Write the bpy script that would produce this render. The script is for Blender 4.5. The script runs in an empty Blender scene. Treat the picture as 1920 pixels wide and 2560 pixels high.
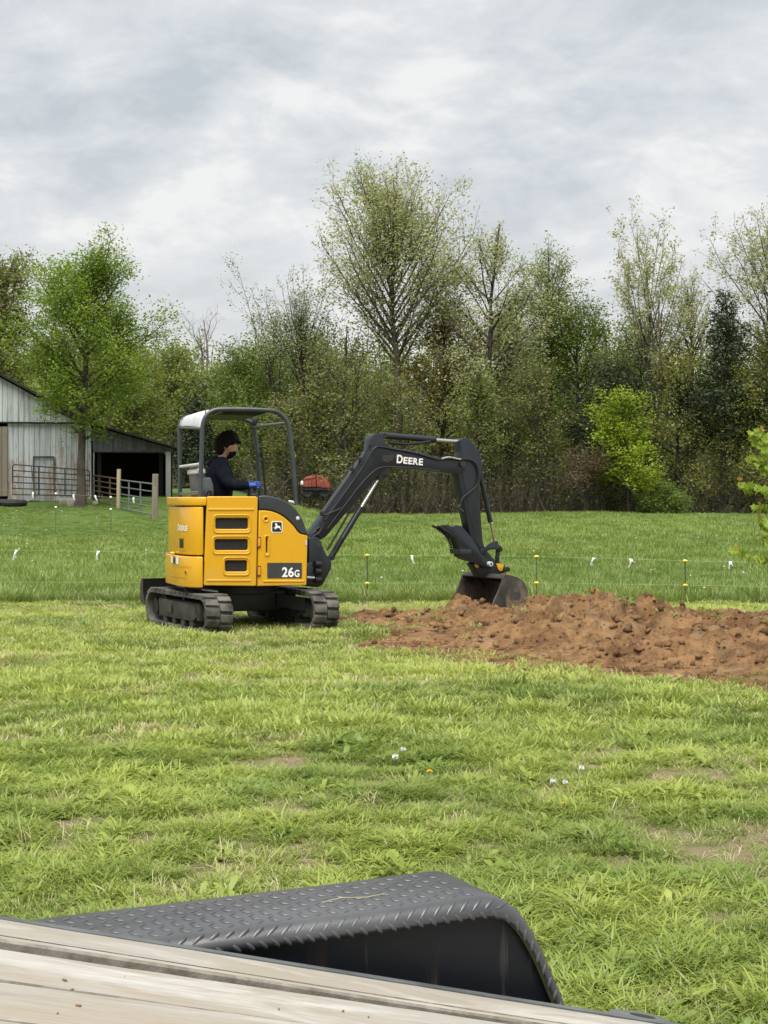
import bpy, bmesh, math, random
import numpy as np
from mathutils import Vector, Matrix

random.seed(7)
rng = np.random.default_rng(7)
sc = bpy.context.scene
COL = sc.collection
R = math.radians

# ------------------------------------------------------------------ camera
F = 3848.0            # focal length in pixels of the 1920 wide photograph
CH = 1.45             # camera height
HZ = 1245.0           # horizon row
cam_d = bpy.data.cameras.new('camera')
cam = bpy.data.objects.new('camera', cam_d)
COL.objects.link(cam)
sc.camera = cam
cam.location = (0, 0, CH)
cam.rotation_euler = (R(90), 0, 0)
cam_d.sensor_fit = 'VERTICAL'
cam_d.sensor_height = 36.0
cam_d.lens = F / 2560 * 36
cam_d.shift_y = -(1280 - HZ) / 2560
cam_d.clip_start = 0.05
cam_d.clip_end = 3000

# ------------------------------------------------------------------ sky and sun
SUN_EL, SUN_AZ = 67, 192        # degrees; azimuth clockwise from +Y
SKY_GAIN = 3.75
world = bpy.data.worlds.new('World')
sc.world = world
world.use_nodes = True
wt = world.node_tree
for n in list(wt.nodes):
    wt.nodes.remove(n)


def wn(t, **k):
    n = wt.nodes.new(t)
    for a, b in k.items():
        setattr(n, a, b)
    return n


def wmath(op, a, b=None):
    n = wn('ShaderNodeMath', operation=op)
    for i, v in enumerate((a, b)):
        if v is None:
            continue
        if isinstance(v, (int, float)):
            n.inputs[i].default_value = v
        else:
            wt.links.new(v, n.inputs[i])
    return n.outputs[0]


wout = wn('ShaderNodeOutputWorld')
wbg = wn('ShaderNodeBackground')
wbg.inputs['Strength'].default_value = 0.05
wt.links.new(wbg.outputs[0], wout.inputs[0])
sky = wn('ShaderNodeTexSky', sky_type='NISHITA', sun_disc=False)
sky.sun_elevation = R(SUN_EL)
sky.sun_rotation = R(SUN_AZ)
sky.air_density = 1.0
sky.dust_density = 3.0
tc = wn('ShaderNodeTexCoord')
sp = wn('ShaderNodeSeparateXYZ')
wt.links.new(tc.outputs['Generated'], sp.inputs[0])
zz = wmath('ADD', wmath('MAXIMUM', sp.outputs[2], 0.0), 0.30)
cu = wn('ShaderNodeCombineXYZ')
wt.links.new(wmath('DIVIDE', sp.outputs[0], zz), cu.inputs[0])
wt.links.new(wmath('DIVIDE', sp.outputs[1], zz), cu.inputs[1])


def wnoise(scale, detail, rough, dist, off):
    mp = wn('ShaderNodeMapping')
    mp.inputs['Location'].default_value = off
    mp.inputs['Scale'].default_value = (1.0, 1.0, 1.0)
    wt.links.new(cu.outputs[0], mp.inputs[0])
    n = wn('ShaderNodeTexNoise')
    n.inputs['Scale'].default_value = scale
    n.inputs['Detail'].default_value = detail
    n.inputs['Roughness'].default_value = rough
    n.inputs['Distortion'].default_value = dist
    wt.links.new(mp.outputs[0], n.inputs['Vector'])
    return n.outputs['Fac']


def wramp(fac, stops):
    r = wn('ShaderNodeValToRGB')
    el = r.color_ramp.elements
    while len(el) < len(stops):
        el.new(0.5)
    for e, (p, c) in zip(el, stops):
        e.position = p
        e.color = (*c, 1)
    wt.links.new(fac, r.inputs[0])
    return r.outputs[0]


def wmix(fac, a, b, blend='MIX'):
    n = wn('ShaderNodeMix', data_type='RGBA', blend_type=blend)
    for s, v in ((n.inputs[0], fac), (n.inputs[6], a), (n.inputs[7], b)):
        if isinstance(v, (int, float)):
            s.default_value = v
        elif isinstance(v, tuple):
            s.default_value = (*v, 1)
        else:
            wt.links.new(v, s)
    return n.outputs[2]


big = wnoise(2.9, 9, 0.56, 0.6, (3.4, 1.9, 0))
fine = wnoise(9.0, 9, 0.60, 0.4, (0.3, 7.2, 0))
msum = wmath('ADD', wmath('MULTIPLY', big, 0.64), wmath('MULTIPLY', fine, 0.36))
clouds = wramp(msum, [(0.40, (0.69, 0.74, 0.775)), (0.475, (0.82, 0.86, 0.88)), (0.535, (0.93, 0.95, 0.955)), (0.60, (1.10, 1.09, 1.07))])
# towards the horizon the layer thickens to an even warm white
hz = wmath('SUBTRACT', 1.0, wmath('MINIMUM', wmath('MULTIPLY', wmath('MAXIMUM', sp.outputs[2], 0.0), 4.2), 1.0))
clouds = wmix(wmath('MULTIPLY', wmath('POWER', hz, 1.15), 0.92), clouds, (1.05, 1.025, 1.005))
scl = wn('ShaderNodeVectorMath', operation='SCALE')
wt.links.new(clouds, scl.inputs[0])
scl.inputs['Scale'].default_value = SKY_GAIN
mixed = wmix(0.93, sky.outputs[0], scl.outputs[0])
wt.links.new(mixed, wbg.inputs['Color'])

sun_d = bpy.data.lights.new('sun', 'SUN')
sun_d.energy = 1.5
sun_d.angle = R(60)
sun_d.color = (1.0, 0.96, 0.90)
sun = bpy.data.objects.new('sun', sun_d)
COL.objects.link(sun)
sdir = Vector((math.sin(R(SUN_AZ)) * math.cos(R(SUN_EL)), math.cos(R(SUN_AZ)) * math.cos(R(SUN_EL)), math.sin(R(SUN_EL))))
sun.rotation_euler = sdir.to_track_quat('Z', 'Y').to_euler()
sun.location = (0, 0, 60)

vs = sc.view_settings
vs.view_transform = 'Standard'
vs.look = 'None'
vs.gamma = 1
vs.use_curve_mapping = False
vs.exposure = 2.15
sc.cycles.max_bounces = 6
sc.cycles.transparent_max_bounces = 6
sc.cycles.use_denoising = True


# ------------------------------------------------------------------ helpers
def px(x, y, Y):
    """world point at depth Y seen at photograph pixel x, y"""
    return Vector(((x - 960) / F * Y, Y, CH - (y - HZ) / F * Y))


class Frame:
    def __init__(s, ox, oy, deg):
        s.o = (ox, oy)
        s.a = R(deg)
        s.c, s.s = math.cos(s.a), math.sin(s.a)
        s.M = Matrix.Translation((ox, oy, 0)) @ Matrix.Rotation(s.a, 4, 'Z')

    def px(s, x, y, yl):
        k = (x - 960) / F
        xl = (k * (s.o[1] + yl * s.c) - s.o[0] + yl * s.s) / (s.c - k * s.s)
        Y = s.o[1] + xl * s.s + yl * s.c
        return Vector((xl, yl, CH - (y - HZ) / F * Y))

    def uv(s, x, y, yl):
        p = s.px(x, y, yl)
        return (p.x, p.z)

    def w(s, p):
        return s.M @ Vector(p)


def hash2(ix, iy, seed):
    h = (ix.astype(np.int64) * 374761393 + iy.astype(np.int64) * 668265263 + seed * 1442695041) & 0x7fffffff
    h = ((h ^ (h >> 13)) * 1274126177) & 0x7fffffff
    h = (h ^ (h >> 16)) & 0xffff
    return h / 65535.0


def vn(x, y, seed=0):
    x = np.asarray(x, float)
    y = np.asarray(y, float)
    ix, iy = np.floor(x), np.floor(y)
    fx, fy = x - ix, y - iy
    fx = fx * fx * (3 - 2 * fx)
    fy = fy * fy * (3 - 2 * fy)
    a = hash2(ix, iy, seed)
    b = hash2(ix + 1, iy, seed)
    c = hash2(ix, iy + 1, seed)
    d = hash2(ix + 1, iy + 1, seed)
    return (a * (1 - fx) + b * fx) * (1 - fy) + (c * (1 - fx) + d * fx) * fy


def sst(a, b, x):
    t = np.clip((np.asarray(x, float) - a) / (b - a), 0, 1)
    return t * t * (3 - 2 * t)


def terrain(X, Y):
    X = np.asarray(X, float)
    Y = np.asarray(Y, float)
    wl = 1 - sst(-9, -2, X)
    left = 1.45 * np.clip((Y - 24) / 38, 0, 1) ** 2 + np.clip(Y - 62, 0, 60) * 0.03
    right = 0.54 * sst(24, 78, Y)
    z = left * wl + right * (1 - wl) + np.clip(Y - 80, 0, 120) * 0.05
    z = z + np.clip(Y - 96, 0, 60) * 0.075
    near = 1 - sst(16, 30, Y)
    ex = sst(0.9, 2.2, np.hypot(X + 1.6, Y - 17.2))
    b = 0.05 * (vn(X * 1.1, Y * 1.1, 3) - 0.5) + 0.03 * (vn(X * 3.1, Y * 3.1, 4) - 0.5)
    return z + b * near * (0.25 + 0.75 * ex) + 0.22 * (vn(X * 0.12, Y * 0.12, 9) - 0.5) * sst(26, 45, Y)


def tz(x, y):
    return float(terrain(np.array([x]), np.array([y]))[0])


INV = {}


def thing(name, label, cat, loc=(0, 0, 0), rotz=0.0, group=None):
    o = bpy.data.objects.new(name, None)
    o.empty_display_size = 0.2
    COL.objects.link(o)
    o.location = loc
    o.rotation_euler = (0, 0, rotz)
    INV[o.name] = (Matrix.Translation(loc) @ Matrix.Rotation(rotz, 4, 'Z')).inverted()
    tag(o, label, cat, group)
    return o


def tag(o, label=None, cat=None, group=None, kind=None):
    for k, v in (('label', label), ('category', cat), ('group', group), ('kind', kind)):
        if v:
            o[k] = v
    return o


def link(name, me, mat=None, parent=None, label=None, kind=None):
    """me is in world coordinates when parent is given"""
    o = bpy.data.objects.new(name, me)
    COL.objects.link(o)
    if mat is not None:
        me.materials.append(mat)
    if parent is not None:
        inv = INV[parent.name]
        me.transform(inv)
        o.parent = parent
        INV[o.name] = inv
    else:
        INV[o.name] = Matrix.Identity(4)
    tag(o, label=label, kind=kind)
    return o


def inst(name, me, parent, Mw, label=None):
    """one more object on a shared mesh, at world matrix Mw"""
    o = bpy.data.objects.new(name, me)
    COL.objects.link(o)
    if parent is not None:
        o.parent = parent
        o.matrix_local = INV[parent.name] @ Mw
    else:
        o.matrix_local = Mw
    INV[o.name] = Mw.inverted()
    tag(o, label=label)
    return o


def npmesh(name, V, polys=None, quads=None, tris=None):
    me = bpy.data.meshes.new(name)
    V = np.asarray(V, np.float32).reshape(-1, 3)
    me.vertices.add(len(V))
    me.vertices.foreach_set('co', V.ravel())
    idx, sizes = [], []
    for arr, k in ((quads, 4), (tris, 3)):
        if arr is not None and len(arr):
            arr = np.asarray(arr, np.int32).reshape(-1, k)
            idx.append(arr.ravel())
            sizes.append(np.full(len(arr), k, np.int32))
    idx = np.concatenate(idx)
    sizes = np.concatenate(sizes)
    st = np.concatenate(([0], np.cumsum(sizes)[:-1])).astype(np.int32)
    me.loops.add(len(idx))
    me.loops.foreach_set('vertex_index', idx)
    me.polygons.add(len(sizes))
    me.polygons.foreach_set('loop_start', st)
    me.polygons.foreach_set('loop_total', sizes)
    me.update(calc_edges=True)
    return me


def smooth(me, ang=35):
    me.shade_smooth()
    me.set_sharp_from_angle(angle=R(ang))
    return me


class G:
    def __init__(s):
        s.v, s.f = [], []

    def add(s, vs, fs, M=None):
        b = len(s.v)
        s.v += [tuple(M @ Vector(p)) if M is not None else tuple(p) for p in vs]
        s.f += [tuple(i + b for i in f) for f in fs]
        return s

    def box(s, c, d, M=None, rot=None):
        x, y, z = d[0] / 2, d[1] / 2, d[2] / 2
        vs = [Vector(p) for p in ((-x, -y, -z), (x, -y, -z), (x, y, -z), (-x, y, -z), (-x, -y, z), (x, -y, z), (x, y, z), (-x, y, z))]
        if rot is not None:
            vs = [rot @ v for v in vs]
        vs = [v + Vector(c) for v in vs]
        return s.add(vs, [(0, 3, 2, 1), (4, 5, 6, 7), (0, 1, 5, 4), (1, 2, 6, 5), (2, 3, 7, 6), (3, 0, 4, 7)], M)

    def prism(s, pts, ext, M=None):
        """pts: closed polygon in 3-D, extruded by ext"""
        n = len(pts)
        e = Vector(ext)
        a = [Vector(p) for p in pts]
        nrm = Vector((0, 0, 0))
        for i in range(n):
            nrm += a[i].cross(a[(i + 1) % n])
        if nrm.dot(e) > 0:
            a.reverse()
        vs = a + [p + e for p in a]
        fs = [tuple(range(n)), tuple(range(2 * n - 1, n - 1, -1))] + [(i, n + i, n + (i + 1) % n, (i + 1) % n) for i in range(n)]
        return s.add(vs, fs, M)

    def tube(s, pts, r, n=8, M=None, caps=True, closed=False):
        pts = [Vector(p) for p in pts]
        m = len(pts)
        rr = r if isinstance(r, (list, tuple)) else [r] * m
        vs, fs = [], []
        up = None
        for i, p in enumerate(pts):
            if closed:
                t = pts[(i + 1) % m] - pts[i - 1]
            else:
                t = pts[min(i + 1, m - 1)] - pts[max(i - 1, 0)]
            t.normalize()
            if up is None:
                up = Vector((0, 0, 1)) if abs(t.z) < 0.9 else Vector((1, 0, 0))
            a = (up - t * up.dot(t)).normalized()
            up = a
            b = t.cross(a)
            vs += [p + (a * math.cos(2 * math.pi * k / n) + b * math.sin(2 * math.pi * k / n)) * rr[i] for k in range(n)]
        for i in range(m if closed else m - 1):
            j = (i + 1) % m
            for k in range(n):
                k2 = (k + 1) % n
                fs.append((i * n + k, i * n + k2, j * n + k2, j * n + k))
        if caps and not closed:
            fs.append(tuple(range(n - 1, -1, -1)))
            fs.append(tuple(range((m - 1) * n, m * n)))
        return s.add(vs, fs, M)

    def cyl(s, a, b, r, n=16, M=None):
        return s.tube([a, b], r, n, M)

    def sphere(s, c, r, n=8, M=None, sc=(1, 1, 1)):
        vs, fs = [], []
        m = max(4, n // 2 + 1)
        for i in range(1, m):
            t = math.pi * i / m
            for k in range(n):
                p = 2 * math.pi * k / n
                vs.append(Vector(c) + Vector((r * sc[0] * math.sin(t) * math.cos(p), r * sc[1] * math.sin(t) * math.sin(p), r * sc[2] * math.cos(t))))
        top, bot = len(vs), len(vs) + 1
        vs += [Vector(c) + Vector((0, 0, r * sc[2])), Vector(c) - Vector((0, 0, r * sc[2]))]
        for i in range(m - 2):
            for k in range(n):
                k2 = (k + 1) % n
                fs.append((i * n + k, (i + 1) * n + k, (i + 1) * n + k2, i * n + k2))
        for k in range(n):
            fs.append((top, k, (k + 1) % n))
            fs.append((bot, (m - 2) * n + (k + 1) % n, (m - 2) * n + k))
        return s.add(vs, fs, M)

    def mesh(s, me, M=None):
        return s.add([v.co for v in me.vertices], [tuple(p.vertices) for p in me.polygons], M)

    def me(s, name='mesh', bevel=0, seg=2, ang=35, lim=30):
        me = bpy.data.meshes.new(name)
        me.from_pydata(s.v, [], s.f)
        if bevel:
            bm = bmesh.new()
            bm.from_mesh(me)
            ed = [e for e in bm.edges if len(e.link_faces) == 2 and e.calc_face_angle(0) > R(lim)]
            bmesh.ops.bevel(bm, geom=ed, offset=bevel, segments=seg, profile=0.5, affect='EDGES', clamp_overlap=True)
            bm.to_mesh(me)
            bm.free()
        me.update()
        if ang:
            smooth(me, ang)
        return me

    def build(s, name, mat, parent=None, bevel=0, seg=2, ang=35, label=None, kind=None, lim=30):
        return link(name, s.me(name, bevel, seg, ang, lim), mat, parent, label, kind)


def roundpoly(pts, r, n=4):
    """round the corners of a 2-D polygon; r one number or one per corner"""
    out = []
    m = len(pts)
    for i in range(m):
        p = Vector(pts[i])
        a = Vector(pts[i - 1]) - p
        b = Vector(pts[(i + 1) % m]) - p
        q = r[i] if isinstance(r, (list, tuple)) else r
        q = min(q, a.length * 0.45, b.length * 0.45)
        if q < 1e-5:
            out.append(tuple(p))
            continue
        A = p + a.normalized() * q
        B = p + b.normalized() * q
        for k in range(n + 1):
            t = k / n
            out.append(tuple(A * (1 - t) ** 2 + p * 2 * t * (1 - t) + B * t * t))
    return out


def smoothline(pts, n=6):
    """Catmull-Rom through 2-D or 3-D points"""
    P = [Vector(p) for p in pts]
    out = []
    for i in range(len(P) - 1):
        p0 = P[max(i - 1, 0)]
        p1, p2 = P[i], P[i + 1]
        p3 = P[min(i + 2, len(P) - 1)]
        for k in range(n):
            t = k / n
            out.append(0.5 * ((2 * p1) + (p2 - p0) * t + (2 * p0 - 5 * p1 + 4 * p2 - p3) * t * t + (3 * p1 - p0 - 3 * p2 + p3) * t ** 3))
    out.append(P[-1])
    return out


def plate(outlines, th, bevel=0.0, seg=2):
    """flat plate with holes, in u,v; w is the thickness direction, centred"""
    cu_ = bpy.data.curves.new('plate', 'CURVE')
    cu_.dimensions = '2D'
    cu_.fill_mode = 'BOTH'
    cu_.extrude = max(th / 2 - bevel, 0.0002)
    cu_.bevel_depth = bevel
    cu_.bevel_resolution = seg
    cu_.offset = -bevel
    for P in outlines:
        sp_ = cu_.splines.new('POLY')
        sp_.points.add(len(P) - 1)
        sp_.use_cyclic_u = True
        for a, b in zip(sp_.points, P):
            a.co = (b[0], b[1], 0, 1)
    o = bpy.data.objects.new('plate', cu_)
    me = bpy.data.meshes.new_from_object(o)
    bpy.data.objects.remove(o)
    bpy.data.curves.remove(cu_)
    me.materials.clear()
    return me


def side(M, y):
    """matrix that stands a plate up in the x,z plane of frame matrix M at local y"""
    return M @ Matrix(((1, 0, 0, 0), (0, 0, -1, y), (0, 1, 0, 0), (0, 0, 0, 1)))


def put(me, M, name, mat, parent, ang=35, label=None):
    me.transform(M)
    smooth(me, ang)
    return link(name, me, mat, parent, label)


def text_me(s, bold=0.0, ext=0.001):
    t = bpy.data.curves.new('text', 'FONT')
    t.body = s
    t.size = 1
    t.offset = bold
    t.extrude = ext
    o = bpy.data.objects.new('text', t)
    me = bpy.data.meshes.new_from_object(o)
    bpy.data.objects.remove(o)
    me.materials.clear()
    xs = [v.co.x for v in me.vertices]
    ys = [v.co.y for v in me.vertices]
    me.transform(Matrix.Translation((-min(xs), -min(ys), 0)))
    return me, max(xs) - min(xs), max(ys) - min(ys)


def text_join(pieces):
    """pieces: (string, bold, x0, y0, width, height) -> one mesh in the given units"""
    g = G()
    for st, b, x0, y0, w, h in pieces:
        me, tw, th = text_me(st, b, 0.0)
        g.mesh(me, Matrix.Translation((x0, y0, 0)) @ Matrix.Diagonal((w / tw, h / th, 1, 1)))
    return g.me('text', ang=0)


# ------------------------------------------------------------------ materials
def newmat(name):
    m = bpy.data.materials.new(name)
    m.use_nodes = True
    nt = m.node_tree
    for n in list(nt.nodes):
        nt.nodes.remove(n)
    out = nt.nodes.new('ShaderNodeOutputMaterial')
    return m, nt, out


class NT:
    def __init__(s, nt):
        s.nt = nt

    def n(s, t, **k):
        n = s.nt.nodes.new(t)
        for a, b in k.items():
            setattr(n, a, b)
        return n

    def set(s, sock, v):
        if isinstance(v, (int, float)):
            sock.default_value = v
        elif isinstance(v, tuple):
            sock.default_value = (*v, 1) if len(v) == 3 and sock.type == 'RGBA' else v
        else:
            s.nt.links.new(v, sock)

    def math(s, op, a, b=0.0, clamp=False):
        n = s.n('ShaderNodeMath', operation=op, use_clamp=clamp)
        s.set(n.inputs[0], a)
        s.set(n.inputs[1], b)
        return n.outputs[0]

    def mix(s, f, a, b, blend='MIX'):
        n = s.n('ShaderNodeMix', data_type='RGBA', blend_type=blend)
        s.set(n.inputs[0], f)
        s.set(n.inputs[6], a)
        s.set(n.inputs[7], b)
        return n.outputs[2]

    def noise(s, scale, detail=4, rough=0.55, vec=None, dist=0.0, sc=None):
        n = s.n('ShaderNodeTexNoise')
        n.inputs['Scale'].default_value = scale
        n.inputs['Detail'].default_value = detail
        n.inputs['Roughness'].default_value = rough
        n.inputs['Distortion'].default_value = dist
        if vec is None:
            vec = s.coord()
        if sc is not None:
            mp = s.n('ShaderNodeMapping')
            mp.inputs['Scale'].default_value = sc
            s.nt.links.new(vec, mp.inputs[0])
            vec = mp.outputs[0]
        s.nt.links.new(vec, n.inputs['Vector'])
        return n.outputs['Fac']

    def coord(s, kind='Object'):
        return s.n('ShaderNodeTexCoord').outputs[kind]

    def pos(s):
        return s.n('ShaderNodeNewGeometry').outputs['Position']

    def ramp(s, f, stops, interp='LINEAR'):
        r = s.n('ShaderNodeValToRGB')
        r.color_ramp.interpolation = interp
        el = r.color_ramp.elements
        while len(el) < len(stops):
            el.new(0.5)
        for e, (p, c) in zip(el, stops):
            e.position = p
            e.color = (c, c, c, 1) if isinstance(c, (int, float)) else (*c, 1)
        s.set(r.inputs[0], f)
        return r.outputs[0]

    def bump(s, h, strength, dist=0.01):
        b = s.n('ShaderNodeBump')
        b.inputs['Strength'].default_value = strength
        b.inputs['Distance'].default_value = dist
        s.set(b.inputs['Height'], h)
        return b.outputs[0]

    def bsdf(s, col, rough=0.6, metal=0.0, normal=None, spec=0.5, coat=0.0):
        b = s.n('ShaderNodeBsdfPrincipled')
        s.set(b.inputs['Base Color'], col)
        s.set(b.inputs['Roughness'], rough)
        s.set(b.inputs['Metallic'], metal)
        s.set(b.inputs['Specular IOR Level'], spec)
        s.set(b.inputs['Coat Weight'], coat)
        b.inputs['Coat Roughness'].default_value = 0.12
        if normal is not None:
            s.nt.links.new(normal, b.inputs['Normal'])
        return b.outputs[0]


def paint(name, c1, c2, scale=6, rough=0.5, metal=0.0, bump=0.0, bscale=60, spec=0.5, coat=0.0, rr=0.12):
    """two-tone mottled surface with a little roughness variation and fine relief"""
    m, nt, out = newmat(name)
    t = NT(nt)
    p = t.pos()
    f = t.noise(scale, 5, 0.6, p)
    col = t.mix(t.ramp(f, [(0.35, 0.0), (0.65, 1.0)]), c1, c2)
    rg = t.math('ADD', t.math('MULTIPLY', t.noise(scale * 2.3, 3, 0.5, p), rr * 2), rough - rr)
    nm = t.bump(t.noise(bscale, 3, 0.6, p), bump, 0.004) if bump else None
    nt.links.new(t.bsdf(col, rg, metal, nm, spec, coat), out.inputs[0])
    return m


def leafmat(name, c, c2, transl=0.5, scale=0.6):
    m, nt, out = newmat(name)
    t = NT(nt)
    g = t.n('ShaderNodeNewGeometry')
    rnd = g.outputs['Random Per Island']
    big_ = t.noise(scale, 3, 0.5, g.outputs['Position'])
    f = t.math('ADD', t.math('MULTIPLY', rnd, 0.55), t.math('MULTIPLY', t.ramp(big_, [(0.3, 0.0), (0.7, 1.0)]), 0.45))
    col = t.mix(f, c, c2)
    d = t.n('ShaderNodeBsdfDiffuse')
    tr = t.n('ShaderNodeBsdfTranslucent')
    gl = t.n('ShaderNodeBsdfGlossy')
    gl.inputs['Roughness'].default_value = 0.45
    gl.inputs['Color'].default_value = (0.6, 0.6, 0.6, 1)
    t.set(d.inputs['Color'], col)
    t.set(tr.inputs['Color'], t.mix(1.0, col, (1.15, 1.1, 0.55), 'MULTIPLY'))
    mx = t.n('ShaderNodeMixShader')
    mx.inputs[0].default_value = transl
    nt.links.new(d.outputs[0], mx.inputs[1])
    nt.links.new(tr.outputs[0], mx.inputs[2])
    m2 = t.n('ShaderNodeMixShader')
    m2.inputs[0].default_value = 0.03
    nt.links.new(mx.outputs[0], m2.inputs[1])
    nt.links.new(gl.outputs[0], m2.inputs[2])
    nt.links.new(m2.outputs[0], out.inputs[0])
    return m


# ------------------------------------------------------------------ ground
def geo(a, b, n):
    return list(np.geomspace(a, b, n))


xs = [-x for x in reversed(geo(15, 800, 26))] + list(np.arange(-14.75, 14.9, 0.25)) + geo(15, 800, 26)
ys = [-y for y in reversed(geo(6, 500, 14))] + list(np.arange(-5.75, 30, 0.25)) + list(np.arange(30, 112, 1.0)) + geo(112, 1400, 20)
gx, gy = np.meshgrid(xs, ys)
gz = terrain(gx, gy)
gz = np.where(gy > 160, gz - (gy - 160) * 0.015, gz)
nx_, ny_ = len(xs), len(ys)
ii = (np.arange(ny_ - 1)[:, None] * nx_ + np.arange(nx_ - 1)[None]).ravel()
ground_me = npmesh('ground', np.stack([gx, gy, gz], -1), quads=np.stack([ii, ii + 1, ii + nx_ + 1, ii + nx_], -1))
ground_me.shade_smooth()
m, nt, out = newmat('soil_and_thatch')
t = NT(nt)
P = t.pos()
sx = t.n('ShaderNodeSeparateXYZ')
nt.links.new(P, sx.inputs[0])
soil = t.mix(t.noise(9, 6, 0.65, P), (0.145, 0.105, 0.068), (0.225, 0.175, 0.115))
thatch = t.mix(t.noise(30, 4, 0.7, P), (0.07, 0.085, 0.028), (0.17, 0.17, 0.07))
lawnc = t.mix(t.ramp(t.noise(1.7, 5, 0.6, P), [(0.42, 0.0), (0.60, 1.0)]), soil, thatch)
mead = t.mix(t.noise(1.2, 6, 0.65, P), (0.045, 0.085, 0.018), (0.085, 0.13, 0.03))
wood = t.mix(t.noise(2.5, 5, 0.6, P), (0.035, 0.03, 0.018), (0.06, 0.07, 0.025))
edge = t.math('ADD', sx.outputs[1], t.math('MULTIPLY', t.noise(0.5, 3, 0.5, P), 2.0))
c = t.mix(t.ramp(t.math('MULTIPLY', t.math('SUBTRACT', edge, 21.0), 1.0), [(0.2, 0.0), (0.8, 1.0)]), lawnc, mead)
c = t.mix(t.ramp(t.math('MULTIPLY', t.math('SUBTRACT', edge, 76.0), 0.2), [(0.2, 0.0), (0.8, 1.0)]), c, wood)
hgt = t.noise(38, 6, 0.7, P)
nt.links.new(t.bsdf(c, 0.95, 0, t.bump(hgt, 0.7, 0.02), 0.15), out.inputs[0])
link('ground', ground_me, m, kind='structure')


# ------------------------------------------------------------------ heaped dirt
RIDGE = [(850, 18.2, .04, .4), (900, 18.1, .10, .6), (985, 17.9, .15, .85), (1060, 17.7, .17, 1.0), (1130, 17.6, .26, 1.1), (1190, 17.4, .20, 1.2),
         (1235, 17.1, .04, 1.3), (1330, 16.5, .05, 1.7), (1395, 16.1, .10, 2.0), (1440, 15.8, .32, 2.2), (1490, 15.6, .43, 2.4), (1545, 15.5, .38, 2.5),
         (1640, 15.2, .23, 2.6), (1700, 15.0, .27, 2.6), (1755, 14.9, .33, 2.6), (1830, 14.7, .29, 3.0), (1920, 14.5, .33, 3.0), (2080, 14.1, .42, 2.5), (2300, 13.6, .3, 2.3)]
RP = np.array([((a - 960) / F * b, b, h, w) for a, b, h, w in RIDGE])


def dirt_h(X, Y):
    X = np.asarray(X, float)
    Y = np.asarray(Y, float)
    best = np.full(X.shape, -0.3)
    wx = X + 0.5 * (vn(X * 1.4, Y * 1.4, 21) - 0.5)
    wy = Y + 0.7 * (vn(X * 1.4, Y * 1.4, 22) - 0.5)
    for a, b in zip(RP[:-1], RP[1:]):
        d = b[:2] - a[:2]
        L2 = d @ d
        tt = np.clip(((wx - a[0]) * d[0] + (wy - a[1]) * d[1]) / L2, 0, 1)
        q = np.hypot(wx - a[0] - tt * d[0], (wy - a[1] - tt * d[1]))
        h = a[2] + (b[2] - a[2]) * tt
        w = a[3] + (b[3] - a[3]) * tt
        u = q / w
        # steep shoulder then a low spread skirt
        v = h * (0.72 * np.clip(1 - (u / 0.62) ** 2, 0, 1) ** 0.9 + 0.28 * np.clip(1 - u, 0, 1)) - 0.16 * np.clip(u - 0.92, 0, 3)
        best = np.maximum(best, v)
    return best


def ridged(X, Y, s, seed):
    return 1 - np.abs(2 * vn(X * s, Y * s, seed) - 1)


def cells(x, y, seed):
    """cellular noise: random value of the nearest cell, and distance to its border"""
    ix, iy = np.floor(x).astype(int), np.floor(y).astype(int)
    d1 = np.full(x.shape, 9.)
    d2 = np.full(x.shape, 9.)
    v1 = np.zeros(x.shape)
    for a in (-1, 0, 1):
        for b in (-1, 0, 1):
            cx, cy = ix + a, iy + b
            fx = cx + hash2(cx, cy, seed)
            fy_ = cy + hash2(cx, cy, seed + 1)
            d = np.hypot(x - fx, y - fy_)
            cl = d < d1
            d2 = np.where(cl, d1, np.minimum(d2, d))
            v1 = np.where(cl, hash2(cx, cy, seed + 2), v1)
            d1 = np.where(cl, d, d1)
    return v1, d2 - d1


def dirt_z(X, Y):
    h = dirt_h(X, Y)
    k = sst(-0.02, 0.14, h)
    wx, wy = X + .16 * vn(X * 4, Y * 4, 7), Y + .16 * vn(X * 4, Y * 4, 8)
    n = 0.20 * (ridged(wx, wy, 1.9, 31) - 0.72) + 0.15 * (vn(wx * 4.3, wy * 4.3, 32) - 0.55) + 0.12 * (ridged(wx, wy, 7.5, 36) - 0.66) + 0.07 * (np.round(vn(wx * 9, wy * 9, 33) * 5) / 5 - 0.5) + 0.05 * (ridged(wx, wy, 17, 34) - 0.6) + 0.022 * (vn(X * 34, Y * 34, 35) - 0.5)
    for s_, am, sd in ((1.5, .16, 90), (3.4, .12, 93), (7.0, .075, 96), (13.0, .04, 99)):
        v, e = cells(wx * s_, wy * s_, sd)
        n = n * .93 + am * ((v - .5) * .8 + .55 * (np.minimum(e, .35) / .35 - .75))
    return terrain(X, Y) + h + n * k * (0.28 + 1.75 * np.clip(h, 0, .45))


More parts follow.
